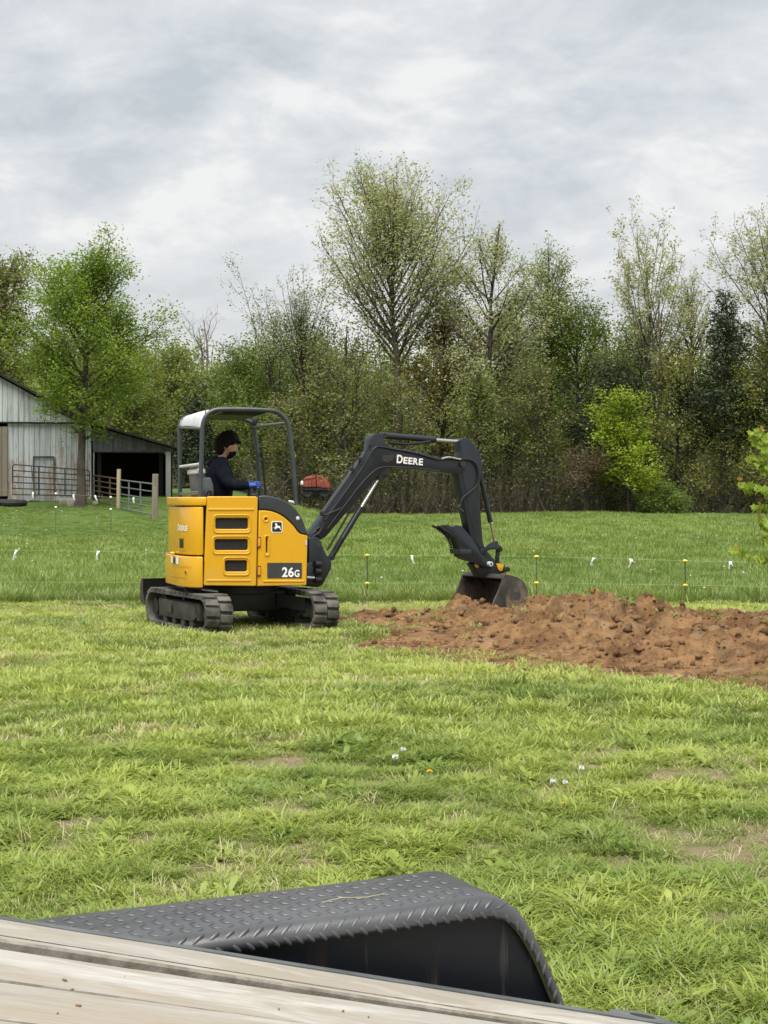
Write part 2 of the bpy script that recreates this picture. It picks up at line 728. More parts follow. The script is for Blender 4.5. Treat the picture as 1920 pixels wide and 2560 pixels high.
st = 0.027
dxs, dys = np.arange(-1.0, 5.6, st), np.arange(11.2, 19.4, st)
dx_, dy_ = np.meshgrid(dxs, dys)
dz_ = dirt_z(dx_, dy_)
dhh = dirt_h(dx_, dy_)
jx = (hash2((dx_ * 997).astype(int), (dy_ * 991).astype(int), 5) - .5) * st * .7
jy = (hash2((dx_ * 977).astype(int), (dy_ * 983).astype(int), 6) - .5) * st * .7
DV = np.stack([dx_ + jx, dy_ + jy, dz_], -1).reshape(-1, 3)
nxx = len(dxs)
ii = (np.arange(len(dys) - 1)[:, None] * nxx + np.arange(nxx - 1)[None]).ravel()
Q = np.stack([ii, ii + 1, ii + nxx + 1, ii + nxx], -1)
keep = dhh.ravel()[Q].max(1) > -0.06
Q = Q[keep]
cen = DV[Q].mean(1)
split = cen[:, 0] / cen[:, 1] > (1392 - 960) / F

m, nt, out = newmat('loose_dirt')
t = NT(nt)
P = t.pos()
c = t.mix(t.ramp(t.noise(1.3, 4, 0.6, P), [(0.38, 0.0), (0.62, 1.0)]), (0.180, 0.095, 0.042), (0.35, 0.208, 0.098))
c = t.mix(t.ramp(t.noise(7, 5, 0.7, P), [(0.45, 0.0), (0.72, 1.0)]), c, (0.090, 0.055, 0.034))
c = t.mix(t.ramp(t.noise(3.1, 4, 0.6, P, 0.5), [(0.52, 0.0), (0.68, 0.5)]), c, (0.37, 0.26, 0.155))
nm = t.bump(t.noise(55, 7, 0.75, P), 1.0, 0.035)
nt.links.new(t.bsdf(c, 0.95, 0, nm, 0.12), out.inputs[0])
M_DIRT = m


def submesh(name, V, Q):
    u, inv = np.unique(Q.ravel(), return_inverse=True)
    return npmesh(name, V[u], quads=inv.reshape(-1, 4))


tag(link('dirt_mound', submesh('dirt_mound', DV, Q[~split]), M_DIRT), 'low mound of reddish brown soil under the digger bucket, trailing off towards the tracks', 'dirt mound', 'piles of dug soil')
tag(link('dirt_pile', submesh('dirt_pile', DV, Q[split]), M_DIRT), 'long tall heap of tan lumpy soil running out past the bucket to the sapling side', 'dirt pile', 'piles of dug soil')

# clods strewn over the heaps
g = bmesh.new()
bmesh.ops.create_icosphere(g, subdivisions=1, radius=1)
icoV = np.array([v.co[:] for v in g.verts])
icoF = np.array([[v.index for v in f.verts] for f in g.faces])
g.free()
n = 7500
cx_ = rng.uniform(-0.9, 5.0, n)
cy_ = rng.uniform(11.4, 18.9, n)
ok = dirt_h(cx_, cy_) > rng.uniform(-0.05, 0.06, n)
cx_, cy_ = cx_[ok], cy_[ok]
n = len(cx_)
cs = 0.008 + 0.042 * rng.random(n) ** 4.2
cz = dirt_z(cx_, cy_) + cs * 0.1
rad = rng.uniform(0.45, 1.45, (n, len(icoV), 1))
anis = rng.uniform(0.6, 1.5, (n, 1, 3)) * np.array([1, 1, .75])
CV = icoV[None] * rad * anis * cs[:, None, None] + np.stack([cx_, cy_, cz], -1)[:, None]
CF = icoF[None] + (np.arange(n) * len(icoV))[:, None, None]
link('dirt_clods', npmesh('dirt_clods', CV, tris=CF), M_DIRT, kind='stuff')


# ------------------------------------------------------------------ grass
def grass_mat(name, g1, g2, straw):
    m, nt, out = newmat(name)
    t = NT(nt)
    a = t.n('ShaderNodeAttribute', attribute_type='INSTANCER', attribute_name='tint')
    b = t.n('ShaderNodeAttribute', attribute_type='INSTANCER', attribute_name='dry')
    rnd = t.n('ShaderNodeNewGeometry').outputs['Random Per Island']
    f = t.math('ADD', t.math('MULTIPLY', a.outputs['Fac'], 0.75), t.math('MULTIPLY', rnd, 0.25))
    col = t.mix(f, g1, g2)
    col = t.mix(t.math('MULTIPLY', t.math('SUBTRACT', b.outputs['Fac'], rnd), 6.0, True), col, straw)
    d = t.n('ShaderNodeBsdfDiffuse')
    tr = t.n('ShaderNodeBsdfTranslucent')
    gl = t.n('ShaderNodeBsdfGlossy')
    gl.inputs['Roughness'].default_value = 0.4
    gl.inputs['Color'].default_value = (0.7, 0.7, 0.7, 1)
    t.set(d.inputs['Color'], col)
    t.set(tr.inputs['Color'], col)
    mx = t.n('ShaderNodeMixShader')
    mx.inputs[0].default_value = 0.42
    nt.links.new(d.outputs[0], mx.inputs[1])
    nt.links.new(tr.outputs[0], mx.inputs[2])
    m2 = t.n('ShaderNodeMixShader')
    m2.inputs[0].default_value = 0.03
    nt.links.new(mx.outputs[0], m2.inputs[1])
    nt.links.new(gl.outputs[0], m2.inputs[2])
    nt.links.new(m2.outputs[0], out.inputs[0])
    return m


M_LAWN = grass_mat('lawn_blades', (0.142, 0.22, 0.047), (0.40, 0.458, 0.100), (0.48, 0.43, 0.25))
M_MEAD = grass_mat('meadow_blades', (0.122, 0.20, 0.036), (0.262, 0.335, 0.070), (0.34, 0.33, 0.17))


def tuft(n, rad, h, w, lean, curl, seed):
    r = np.random.default_rng(seed)
    V, Qs, T = [], [], []
    for i in range(n):
        a, q = r.uniform(0, 6.283), rad * math.sqrt(r.random())
        base = np.array([math.cos(a) * q, math.sin(a) * q, -0.01])
        d = a + r.normal(0, 0.9)
        dh = np.array([math.cos(d), math.sin(d), 0])
        sd = np.array([-math.sin(d + r.normal(0, .5)), math.cos(d + r.normal(0, .5)), 0])
        L = h * r.uniform(0.45, 1.15)
        ww = w * r.uniform(0.7, 1.3)
        ln = lean * r.uniform(0.2, 1.3)
        k = len(V)
        for s_, wf in ((0, 0.8), (0.4, 1.0), (0.75, 0.7)):
            ang = ln + curl * s_
            p = base + dh * L * s_ * math.sin(ang) + np.array([0, 0, L * s_ * math.cos(ang)])
            V += [p - sd * ww * wf / 2, p + sd * ww * wf / 2]
        ang = ln + curl
        V.append(base + dh * L * math.sin(ang) + np.array([0, 0, L * max(math.cos(ang), 0.05)]))
        Qs += [(k, k + 1, k + 3, k + 2), (k + 2, k + 3, k + 5, k + 4)]
        T.append((k + 4, k + 5, k + 6))
    return npmesh('tuft', np.array(V), quads=Qs, tris=T)


def scatter(name, tufts, mat, pts, tint, dry, scale, idx, kind='stuff'):
    src = bpy.data.collections.new(name + '_tufts')
    for k, me in enumerate(tufts):
        if not me.materials:
            me.materials.append(mat)
        o = bpy.data.objects.new('%s_tuft_%02d' % (name, k), me)
        src.objects.link(o)
    n = len(pts)
    pm = bpy.data.meshes.new(name)
    pm.vertices.add(n)
    pm.vertices.foreach_set('co', np.asarray(pts, np.float32).ravel())
    for nm_, arr in (('tint', tint), ('dry', dry), ('size', scale)):
        pm.attributes.new(nm_, 'FLOAT', 'POINT').data.foreach_set('value', np.asarray(arr, np.float32))
    pm.attributes.new('pick', 'INT', 'POINT').data.foreach_set('value', np.asarray(idx, np.int32))
    rot = np.stack([rng.normal(0, .10, n), rng.normal(0, .10, n), rng.uniform(0, 6.283, n)], -1)
    pm.attributes.new('turn', 'FLOAT_VECTOR', 'POINT').data.foreach_set('vector', rot.astype(np.float32).ravel())
    o = bpy.data.objects.new(name, pm)
    COL.objects.link(o)
    o['kind'] = kind
    ng = bpy.data.node_groups.new(name, 'GeometryNodeTree')
    ng.interface.new_socket('Geometry', in_out='INPUT', socket_type='NodeSocketGeometry')
    ng.interface.new_socket('Geometry', in_out='OUTPUT', socket_type='NodeSocketGeometry')
    N, L = ng.nodes, ng.links
    gi, go = N.new('NodeGroupInput'), N.new('NodeGroupOutput')
    ip, ci = N.new('GeometryNodeInstanceOnPoints'), N.new('GeometryNodeCollectionInfo')
    ci.inputs[0].default_value = src
    ci.inputs[1].default_value = True
    ci.inputs[2].default_value = True
    ip.inputs['Pick Instance'].default_value = True

    def attr(nm_, ty):
        a = N.new('GeometryNodeInputNamedAttribute')
        a.data_type = ty
        a.inputs['Name'].default_value = nm_
        return a.outputs[0]

    L.new(gi.outputs[0], ip.inputs['Points'])
    L.new(ci.outputs[0], ip.inputs['Instance'])
    L.new(attr('pick', 'INT'), ip.inputs['Instance Index'])
    L.new(attr('turn', 'FLOAT_VECTOR'), ip.inputs['Rotation'])
    L.new(attr('size', 'FLOAT'), ip.inputs['Scale'])
    L.new(ip.outputs[0], go.inputs[0])
    o.modifiers.new('scatter', 'NODES').node_group = ng
    return o


def band(y0, y1, dens, spread=0.27, pad=1.2):
    A = (spread * (y0 + y1) + 2 * pad) * (y1 - y0)
    n = int(A * dens)
    Y = np.sqrt(rng.uniform(y0 * y0, y1 * y1, n))
    X = rng.uniform(-1, 1, n) * (spread * Y + pad)
    return X, Y


lawn_t = []
for k in range(5):      # short mown tufts
    lawn_t.append(tuft(34, 0.075, 0.062, 0.0046, 0.60, 0.60, 100 + k))
for k in range(5):      # lush longer tufts
    lawn_t.append(tuft(46, 0.070, 0.105, 0.0052, 0.58, 0.80, 200 + k))
for k in range(3):      # flattened straw
    lawn_t.append(tuft(26, 0.10, 0.10, 0.0045, 1.05, 0.45, 300 + k))
for k in range(3):      # wide bladed far lawn
    lawn_t.append(tuft(44, 0.13, 0.085, 0.0100, 0.5, 0.5, 400 + k))


def rosette_me(n, ln, w, seed):
    """low broad leaved weed"""
    r = np.random.default_rng(seed)
    V, Qs = [], []
    for i in range(n):
        a = 6.283 * i / n + r.normal(0, .25)
        e = r.uniform(.15, .75)
        L = ln * r.uniform(.6, 1.15)
        d = np.array([math.cos(a) * math.cos(e), math.sin(a) * math.cos(e), math.sin(e)])
        sd = np.array([-math.sin(a), math.cos(a), 0]) * w * r.uniform(.7, 1.2)
        k = len(V)
        for s_, wf, dz in ((0.05, .25, 0), (.4, .8, .004), (.75, 1.0, 0), (1.0, .25, -.010)):
            p = d * L * s_ + np.array([0, 0, dz])
            V += [p - sd * wf / 2, p + sd * wf / 2]
        for q in range(3):
            Qs.append((k + 2 * q, k + 2 * q + 1, k + 2 * q + 3, k + 2 * q + 2))
    return npmesh('tuft', np.array(V), quads=Qs)


for k in range(3):
    lawn_t.append(rosette_me(9 + 2 * k, .085, .022, 700 + k))
L_ = []
for y0, y1, dn, far in ((3.3, 6, 900, 0), (6, 9, 640, 0), (9, 13, 380, 1), (13, 21.2, 220, 2)):
    X, Y = band(y0, y1, dn)
    n = len(X)
    big_n = vn(X * 0.45, Y * 0.45, 50)
    mid_n = vn(X * 1.5, Y * 1.5, 51) * .6 + vn(X * 3.6, Y * 3.6, 52) * .4
    fin_n = vn(X * 7, Y * 7, 53)
    bare = mid_n * .55 + fin_n * .45
    prob = np.clip((bare - 0.27) * 6.5, 0.16 if far == 0 else 0.45, 1)
    cv, ce = cells(X * 3.1 + .5 * vn(X * 2, Y * 2, 57), Y * 3.1, 58)
    cw, _ = cells(X * 3.1 + .5 * vn(X * 2, Y * 2, 57), Y * 3.1, 158)
    prob = prob * np.clip(.45 + ce * 2.2, 0, 1) if far < 2 else prob
    k = rng.random(n) < prob
    k &= dirt_h(X, Y) < rng.uniform(-0.06, 0.03, n)
    X, Y, big_n, mid_n, fin_n, bare, cv, ce = (q[k] for q in (X, Y, big_n, mid_n, fin_n, bare, cv, ce))
    n = len(X)
    lush = bare > 0.52
    idx = np.where(lush & (rng.random(n) < .75), rng.integers(5, 10, n), rng.integers(0, 5, n))
    straw = (bare < 0.37) & (rng.random(n) < .5)
    idx = np.where(straw, rng.integers(10, 13, n), idx)
    rosette = (rng.random(n) < .045 + .10 * (vn(X * 1.2, Y * 1.2, 59) > .66)) & (far < 2)
    idx = np.where(rosette, rng.integers(16, 19, n), idx)
    if far == 2:
        idx = np.where(rng.random(n) < .75, rng.integers(13, 16, n), idx)
    elif far == 1:
        idx = np.where(rng.random(n) < .35, rng.integers(13, 16, n), idx)
    tint = np.clip(0.50 + 0.55 * (vn(X * .9, Y * .9, 54) - .5) + 0.4 * (fin_n - .5) + rng.normal(0, .13, n) + 0.30 * sst(8, 17, Y) - 0.05, 0, 1)
    tint = np.clip(tint + .55 * (cv - .5) * (1 - .5 * sst(9, 18, Y)), 0, 1)
    blue = (vn(X * 0.8, Y * 0.8, 55) > .70) & (cv > .35)
    tint = np.where(blue, tint * .25, tint)
    dry = np.where(straw, 0.8, np.clip(0.10 + 0.55 * (0.52 - bare), 0.03, .5)) + 0.12 * sst(10, 17, Y)
    dry = np.where(rosette, 0.0, dry)
    size = (0.56 + 0.45 * np.clip((bare - .35) * 2.2, 0, 1) + .45 * cv * np.clip(ce * 2.5, .3, 1)) * rng.uniform(.8, 1.25, n) * (1.0 if far < 2 else 0.95)
    L_.append((np.stack([X, Y, terrain(X, Y)], -1), tint, dry, size, idx))
# loose tufts that came up with the soil
X = rng.uniform(0.3, 5, 900)
Y = rng.uniform(11.6, 18, 900)
k = (dirt_h(X, Y) > 0) & (vn(X * 2.2, Y * 2.2, 60) > .70)
X, Y = X[k], Y[k]
n = len(X)
L_.append((np.stack([X, Y, dirt_z(X, Y)], -1), rng.uniform(.1, .6, n), rng.uniform(.1, .6, n), rng.uniform(.6, 1.2, n), rng.integers(0, 10, n)))
scatter('lawn_grass', lawn_t, M_LAWN, *[np.concatenate([q[i] for q in L_]) for i in range(5)])

mead_t = []
for k in range(5):
    mead_t.append(tuft(60, 0.19, 0.28, 0.0085, 0.22, 0.42, 500 + k))
for k in range(4):
    mead_t.append(tuft(90, 0.36, 0.25, 0.015, 0.35, 0.45, 600 + k))
L_ = []
for y0, y1, dn, far in ((20.4, 30, 34, 0), (30, 45, 17, 1), (45, 84, 9, 2)):
    X, Y = band(y0, y1, dn, 0.28, 2.5)
    n = len(X)
    ed = 20.9 + 0.8 * (vn(X * 1.3, X * 0 + .5, 61) - .5)
    k = (Y > ed) & ~((Y > 57.5) & (X < -6.5)) & (Y < 78 + 6 * (vn(X * .3, Y * .3, 63) - .5))
    k &= ~((np.abs(X + 9) < 2.5) & (Y > 50) & (vn(X * 1.1, Y * 1.1, 64) > .45))
    X, Y = X[k], Y[k]
    n = len(X)
    nz = vn(X * .30, Y * .16, 62) * .6 + vn(X * 1.1, Y * .6, 65) * .4
    idx = np.where((far > 0) | (rng.random(n) < .3), rng.integers(5, 9, n), rng.integers(0, 5, n))
    tint = np.clip(0.42 + 1.05 * (nz - .5) + rng.normal(0, .12, n), 0, 1)
    hgt = (0.55 + 0.5 * nz) * rng.uniform(.75, 1.2, n) * np.where((X < -6) & (Y > 40), 0.45, 1.0)
    L_.append((np.stack([X, Y, terrain(X, Y)], -1), tint, np.clip(rng.normal(.10, .06, n), 0, .4) + (Y < 22) * .12, hgt, idx))
scatter('meadow_grass', mead_t, M_MEAD, *[np.concatenate([q[i] for q in L_]) for i in range(5)])

# pale seed heads standing in the meadow
M_SEED = paint('seed_head', (0.42, 0.43, 0.34), (0.58, 0.58, 0.50), 30, 0.9)
hv, hf = [], []
X, Y = band(21.3, 60, 0.55, 0.27, 1)
k = (vn(X * .35, Y * .3, 70) > .56) & (rng.random(len(X)) < np.where(Y < 36, 1, .5))
X, Y = X[k], Y[k]
n = len(X)
z = terrain(X, Y) + rng.uniform(.18, .36, n)
r_ = rng.uniform(.010, .022, n)
SV = icoV[None] * r_[:, None, None] + np.stack([X, Y, z], -1)[:, None]
SF = icoF[None] + (np.arange(n) * len(icoV))[:, None, None]
# each head on a thin stalk
sb = np.stack([X, Y, terrain(X, Y)], -1)
stp = np.stack([X, Y, z], -1)
w_ = np.array([0.003, 0, 0])
KV = np.stack([sb - w_, sb + w_, stp], 1)
KF = np.arange(n * 3).reshape(n, 3) + n * len(icoV)
link('dandelion_seed_heads', npmesh('dandelion_seed_heads', np.concatenate([SV.reshape(-1, 3), KV.reshape(-1, 3)]), tris=np.concatenate([SF.reshape(-1, 3), KF])), M_SEED, kind='stuff')


# ------------------------------------------------------------------ trees
M_BARK = paint('bark_grey', (0.055, 0.046, 0.036), (0.12, 0.10, 0.08), 3, 0.9, 0, 0.6, 12, 0.2)
M_BARK_DARK = paint('bark_dark', (0.036, 0.031, 0.026), (0.075, 0.065, 0.054), 3, 0.9, 0, 0.6, 12, 0.2)
M_BARK_PALE = paint('bark_pale', (0.12, 0.10, 0.085), (0.22, 0.19, 0.16), 3, 0.9, 0, 0.6, 12, 0.2)


def unit(v):
    return v / np.maximum(np.linalg.norm(v, axis=-1, keepdims=True), 1e-9)


def tubes(P, Rr, n):
    """P (B,m,3), Rr (B,m) -> verts, quads"""
    B, m_, _ = P.shape
    T = np.empty_like(P)
    T[:, 1:-1] = P[:, 2:] - P[:, :-2]
    T[:, 0] = P[:, 1] - P[:, 0]
    T[:, -1] = P[:, -1] - P[:, -2]
    T = unit(T)
    ref = np.where(np.abs(T[:, :1, 2:3]) < 0.9, np.array([0, 0, 1.0]), np.array([1.0, 0, 0]))
    A = unit(ref - T * (ref * T).sum(-1, keepdims=True))
    Bn = np.cross(T, A)
    a = np.arange(n) * 2 * np.pi / n
    V = P[:, :, None] + Rr[:, :, None, None] * (A[:, :, None] * np.cos(a)[:, None] + Bn[:, :, None] * np.sin(a)[:, None])
    i = np.arange(m_ - 1)[:, None]
    k = np.arange(n)[None]
    k2 = (k + 1) % n
    q = np.stack([i * n + k, i * n + k2, (i + 1) * n + k2, (i + 1) * n + k], -1).reshape(-1, 4)
    Q = q[None] + (np.arange(B) * m_ * n)[:, None, None]
    return V.reshape(-1, 3), Q.reshape(-1, 4)


def spray(r, S, D, L, n, ang, m_, up, wob, s0=0.25, s1=1.0):
    """n children on every parent polyline S (B,m,3): returns (B*n, m_, 3)"""
    B, mm, _ = S.shape
    s = np.tile(np.linspace(s0, s1, n), (B, 1)) + r.uniform(-.5, .5, (B, n)) * (s1 - s0) / n
    s = np.clip(s, 0.05, 1)
    f = s * (mm - 1)
    i0 = np.minimum(f.astype(int), mm - 2)
    fr = (f - i0)[..., None]
    b = np.arange(B)[:, None]
    base = S[b, i0] * (1 - fr) + S[b, i0 + 1] * fr
    tan = unit(S[b, i0 + 1] - S[b, i0])
    rnd = r.normal(0, 1, (B, n, 3))
    perp = unit(rnd - tan * (rnd * tan).sum(-1, keepdims=True))
    aa = ang * r.uniform(.65, 1.3, (B, n, 1))
    d = unit(tan * np.cos(aa) + perp * np.sin(aa) + np.array([0, 0, up]))
    ln = L[:, None] * (0.35 + 0.75 * (1 - s)) * r.uniform(.6, 1.2, (B, n))
    t_ = np.linspace(0, 1, m_)[None, None, :, None]
    pts = base[:, :, None] + d[:, :, None] * ln[..., None, None] * t_
    pts = pts + np.array([0, 0, 1.0]) * (up * 0.5) * ln[..., None, None] * t_ ** 2
    w = r.normal(0, wob, (B, n, m_, 3)) * ln[..., None, None] * t_
    pts = pts + w
    return pts.reshape(B * n, m_, 3), ln.reshape(-1), s.reshape(-1)


PROF = {
    'egg': lambda t: np.sin(np.pi * np.clip(t, 0, 1) ** 0.62) ** 0.8,
    'oval': lambda t: np.sqrt(np.clip(1 - (2 * np.clip(t, 0, 1) - 1) ** 2, 0, 1)),
    'cone': lambda t: np.clip(1 - t, 0, 1) ** 0.85 * (0.55 + 0.45 * np.clip(t * 8, 0, 1)),
    'vase': lambda t: np.clip(t, 0, 1) ** 0.55 * np.clip((1.02 - t) * 4, 0, 1) ** 0.5,
    'dome': lambda t: np.clip(1 - np.clip(t, 0, 1) ** 2.2, 0, 1) ** 0.6,
}


def tree(name, label, cat, x, y, H, Rc, cb, prof, n1, n2, n3, el, leaves, lsize, lmat, bark, seed, tr=None, spread=0.25, up=0.25, lean=(0, 0), wob=0.05, group=None,
         ang2=0.8, z0=None, clump=0, droop=0.0, ltop=0.90, flat=0.0, forks=1, elong=1.6):
    r = np.random.default_rng(seed)
    z0 = tz(x, y) - 0.1 if z0 is None else z0
    tr = tr or H * 0.013
    m1 = 12
    t_ = np.linspace(0, 1, m1)
    trunks, trr = [], []
    for k in range(forks):
        wv = np.cumsum(r.normal(0, .010 * H, (m1, 2)), 0) * (0.6 if forks == 1 else 1)
        wv -= wv[0]
        hh = H * (1 if k == 0 else r.uniform(.75, .93))
        fan = np.zeros(2) if k == 0 else np.array([math.cos(2.4 * k + seed), math.sin(2.4 * k + seed)]) * Rc * r.uniform(.25, .5)
        P = np.stack([wv[:, 0] + lean[0] * t_ ** 1.4 + fan[0] * t_ ** 1.2, wv[:, 1] + lean[1] * t_ + fan[1] * t_ ** 1.2, t_ * hh * .95], -1)
        trunks.append(P)
        trr.append(tr * (0.75 ** min(k, 1)) * (1 - t_ * 0.93) ** 0.85 + 0.010)
        trr[-1][0] *= 1.5
    T = np.stack(trunks)
    TR = np.stack(trr)
    V, Q = tubes(T, TR, 8)
    VV, QQ = [V], [Q]
    off = len(V)
    # limbs
    which = np.arange(n1) % forks
    hs = cb + (ltop - cb) * (np.arange(n1) + r.uniform(0, 1, n1)) / n1
    hs = cb * .92 + (hs - cb * .92) ** 1.0
    f = hs * (m1 - 1)
    i0 = np.minimum(f.astype(int), m1 - 2)
    base = T[which, i0] * (1 - (f - i0))[:, None] + T[which, i0 + 1] * (f - i0)[:, None]
    az = np.arange(n1) * 2.39996 + r.normal(0, .35, n1)
    e0, e1 = el
    rel = (hs - cb) / (ltop - cb)
    ee = R(e0) + (R(e1) - R(e0)) * rel + r.normal(0, .10, n1)
    L = np.full(n1, 0.3 * Rc)
    for _ in range(6):
        tip = base[:, 2] + L * np.sin(ee)
        rel_t = (tip / H - cb) / (1.0 - cb)
        tgt = Rc * PROF[prof](np.clip(rel_t, 0.02, 0.99)) / np.maximum(np.cos(ee), .25)
        L = L * .5 + .5 * np.clip(tgt, 0.04 * H, None)
    L = np.minimum(L, (H * 1.02 - base[:, 2]) / np.maximum(np.sin(ee), .15))
    L = np.maximum(L, 0.035 * H) * r.uniform(.55, 1.14, n1)
    d = np.stack([np.cos(az) * np.cos(ee), np.sin(az) * np.cos(ee), np.sin(ee)], -1)
    mL = 7
    s = np.linspace(0, 1, mL)[None, :, None]
    Lp = base[:, None] + d[:, None] * L[:, None, None] * s + np.array([0, 0, 1.]) * (up * .5 * s ** 2 - droop * s ** 2.2) * L[:, None, None]
    Lp = Lp + np.cumsum(r.normal(0, wob * .5, (n1, mL, 3)), 1) * L[:, None, None] * s
    lr = np.clip(TR[which, i0] * 0.46, 0.012, None)
    LR = lr[:, None] * (1 - .85 * np.linspace(0, 1, mL))[None] + .006
    V, Q = tubes(Lp, LR, 5)
    VV.append(V)
    QQ.append(Q + off)
    off += len(V)
    # boughs and twigs
    B2, l2, s2 = spray(r, Lp, None, L * 0.62, n2, ang2, 5, up * .5, wob)
    kp = (l2 > .42 * np.median(l2)) | (r.random(len(l2)) < .25)
    B2, l2 = B2[kp], l2[kp]
    r2 = np.clip((np.repeat(lr, n2) * .42 * (1 - .5 * s2))[kp], .008, .05)
    V, Q = tubes(B2, r2[:, None] * np.linspace(1, .35, 5)[None], 3)
    VV.append(V)
    QQ.append(Q + off)
    off += len(V)
    B3, l3, s3 = spray(r, B2, None, l2 * .6, n3, .75, 3, up * .5, wob, .2, 1)
    kp = (l3 > .40 * np.median(l3)) | (r.random(len(l3)) < .3)
    B3, l3 = B3[kp], l3[kp]
    V, Q = tubes(B3, np.full((len(B3), 1), .0075) * np.array([[1, .8, .5]]), 3)
    VV.append(V)
    QQ.append(Q + off)
    root = thing(name, label, cat, (x, y, z0), 0, group)
    me = npmesh('trunk', np.concatenate(VV), quads=np.concatenate(QQ))
    me.shade_smooth()
    o = bpy.data.objects.new('trunk', me)
    COL.objects.link(o)
    me.materials.append(bark)
    o.parent = root
    if leaves:
        nb = len(B3)
        leaves = int(leaves * 1.75)
        if clump:
            wgt = r.random(nb) ** clump * l3
        else:
            wgt = l3 ** 1.6 * (0.4 + r.random(nb))
        bi = r.choice(nb, leaves, p=wgt / wgt.sum())
        ss = r.random(leaves) ** .7 * 2
        j = np.minimum(ss.astype(int), 1)
        fr = (ss - j)[:, None]
        c_ = B3[bi, j] * (1 - fr) + B3[bi, j + 1] * fr + r.normal(0, spread, (leaves, 3)) * np.array([1, 1, .8])
        c_[:, 2] = np.maximum(c_[:, 2], .1)
        a = r.normal(0, 1, (leaves, 3))
        a[:, 2] = a[:, 2] * .5 - flat * .4
        a = unit(a)
        nn = r.normal(0, 1, (leaves, 3)) + np.array([0, -.5, .9 + 2.5 * flat])
        b_ = unit(np.cross(nn, a))
        sz = (lsize * .70 * r.uniform(.55, 1.35, leaves))[:, None]
        a = a * sz * elong / 1.6
        b_ = b_ * sz * .5
        LV = np.stack([c_ - a * .5, c_ + b_ * .55 - a * .05, c_ + a * .6, c_ - b_ * .55 - a * .05], 1)
        me = npmesh('crown', LV.reshape(-1, 3), quads=np.arange(leaves * 4).reshape(-1, 4))
        o = bpy.data.objects.new('crown', me)
        COL.objects.link(o)
        me.materials.append(lmat)
        o.parent = root
    return root


LM = {
    'maple': leafmat('leaf_fresh_green', (0.115, 0.20, 0.022), (0.26, 0.36, 0.045)),
    'olive': leafmat('leaf_olive', (0.120, 0.165, 0.036), (0.25, 0.30, 0.078)),
    'brown': leafmat('leaf_brown_olive', (0.118, 0.138, 0.040), (0.24, 0.26, 0.082)),
    'ochre': leafmat('leaf_ochre', (0.17, 0.125, 0.028), (0.29, 0.23, 0.06)),
    'pale': leafmat('leaf_pale_budding', (0.22, 0.25, 0.115), (0.46, 0.49, 0.27), 0.45),
    'mint': leafmat('leaf_pale_green', (0.13, 0.19, 0.075), (0.28, 0.34, 0.15), 0.45),
    'green': leafmat('leaf_mid_green', (0.085, 0.145, 0.024), (0.19, 0.26, 0.05)),
    'lime': leafmat('leaf_lime', (0.17, 0.27, 0.015), (0.33, 0.42, 0.04)),
    'dark': leafmat('leaf_evergreen', (0.018, 0.032, 0.014), (0.05, 0.068, 0.028), 0.15),
    'red': leafmat('leaf_red_brown', (0.10, 0.078, 0.046), (0.20, 0.155, 0.09)),
    'mix': leafmat('leaf_yellowish_olive', (0.13, 0.15, 0.030), (0.28, 0.30, 0.075)),
}


def at(pxx, Y):
    return (pxx - 960) / F * Y


def ht(pyy, pxx, Y):
    return CH - (pyy - HZ) / F * Y - tz(at(pxx, Y), Y) + 0.1


def T(name, label, cat, pxx, Y, top, hw, cbpy, prof, n1, n2, n3, el, leaves, ls, lm, bark, seed, **k):
    x = at(pxx, Y)
    H = ht(top, pxx, Y)
    cb = max(0.06, (CH - (cbpy - HZ) / F * Y - tz(x, Y)) / H)
    return tree(name, label, cat, x, Y, H, hw / F * Y, cb, prof, n1, n2, n3, el, leaves, ls, LM.get(lm), bark, seed, **k)


GT = 'trees along the edge of the wood'
T('maple_tree', 'fresh green leafy tree growing in front of the white barn', 'tree', 200, 57, 630, 200, 1085, 'oval', 40, 9, 5, (12, 66), 21000, .155, 'maple', M_BARK, 11, spread=.22, tr=.165, up=.3, droop=.08)
T('bare_topped_tree', 'tallest thinly leafed tree of the wood, towering behind the digger boom', 'tree', 985, 82, 402, 205, 900, 'egg', 54, 9, 5, (42, 70), 15500, .215, 'pale', M_BARK, 12, spread=.30, up=.35, tr=.24, ltop=.87, group=GT, ang2=.6, wob=.035)
T('bare_topped_tree', 'thin open tree with long slanting limbs, second tallest, next to the tallest one', 'tree', 1207, 80, 520, 195, 1120, 'egg', 40, 8, 5, (18, 58), 7800, .20, 'pale', M_BARK_DARK, 13, spread=.22, up=.35, tr=.20, group=GT, ang2=.6)
T('slender_tree', 'slender pale green tree poking up between the open tree and the fan shaped one', 'tree', 1368, 84, 598, 105, 900, 'egg', 34, 7, 4, (34, 66), 3800, .20, 'mint', M_BARK_DARK, 14, spread=.18, up=.3, group=GT)
T('fan_shaped_tree', 'fan shaped tree with many bare upright stems beside the dark cedar', 'tree', 1625, 81, 636, 165, 940, 'vase', 30, 7, 4, (40, 72), 4200, .20, 'pale', M_BARK, 15, spread=.12, up=.4, group=GT, forks=4, ang2=.5)
T('thin_tree', 'thin half bare tree between the fan shaped tree and the cedar', 'tree', 1722, 84, 688, 60, 900, 'egg', 22, 6, 4, (50, 74), 1200, .18, 'pale', M_BARK, 16, spread=.14, up=.4, group=GT, ang2=.5)
T('bare_topped_tree', 'tall pale budding tree past the cedar at the end of the wood', 'tree', 1958, 80, 556, 175, 980, 'oval', 44, 8, 5, (30, 66), 7000, .20, 'pale', M_BARK, 17, spread=.17, up=.3, group=GT)
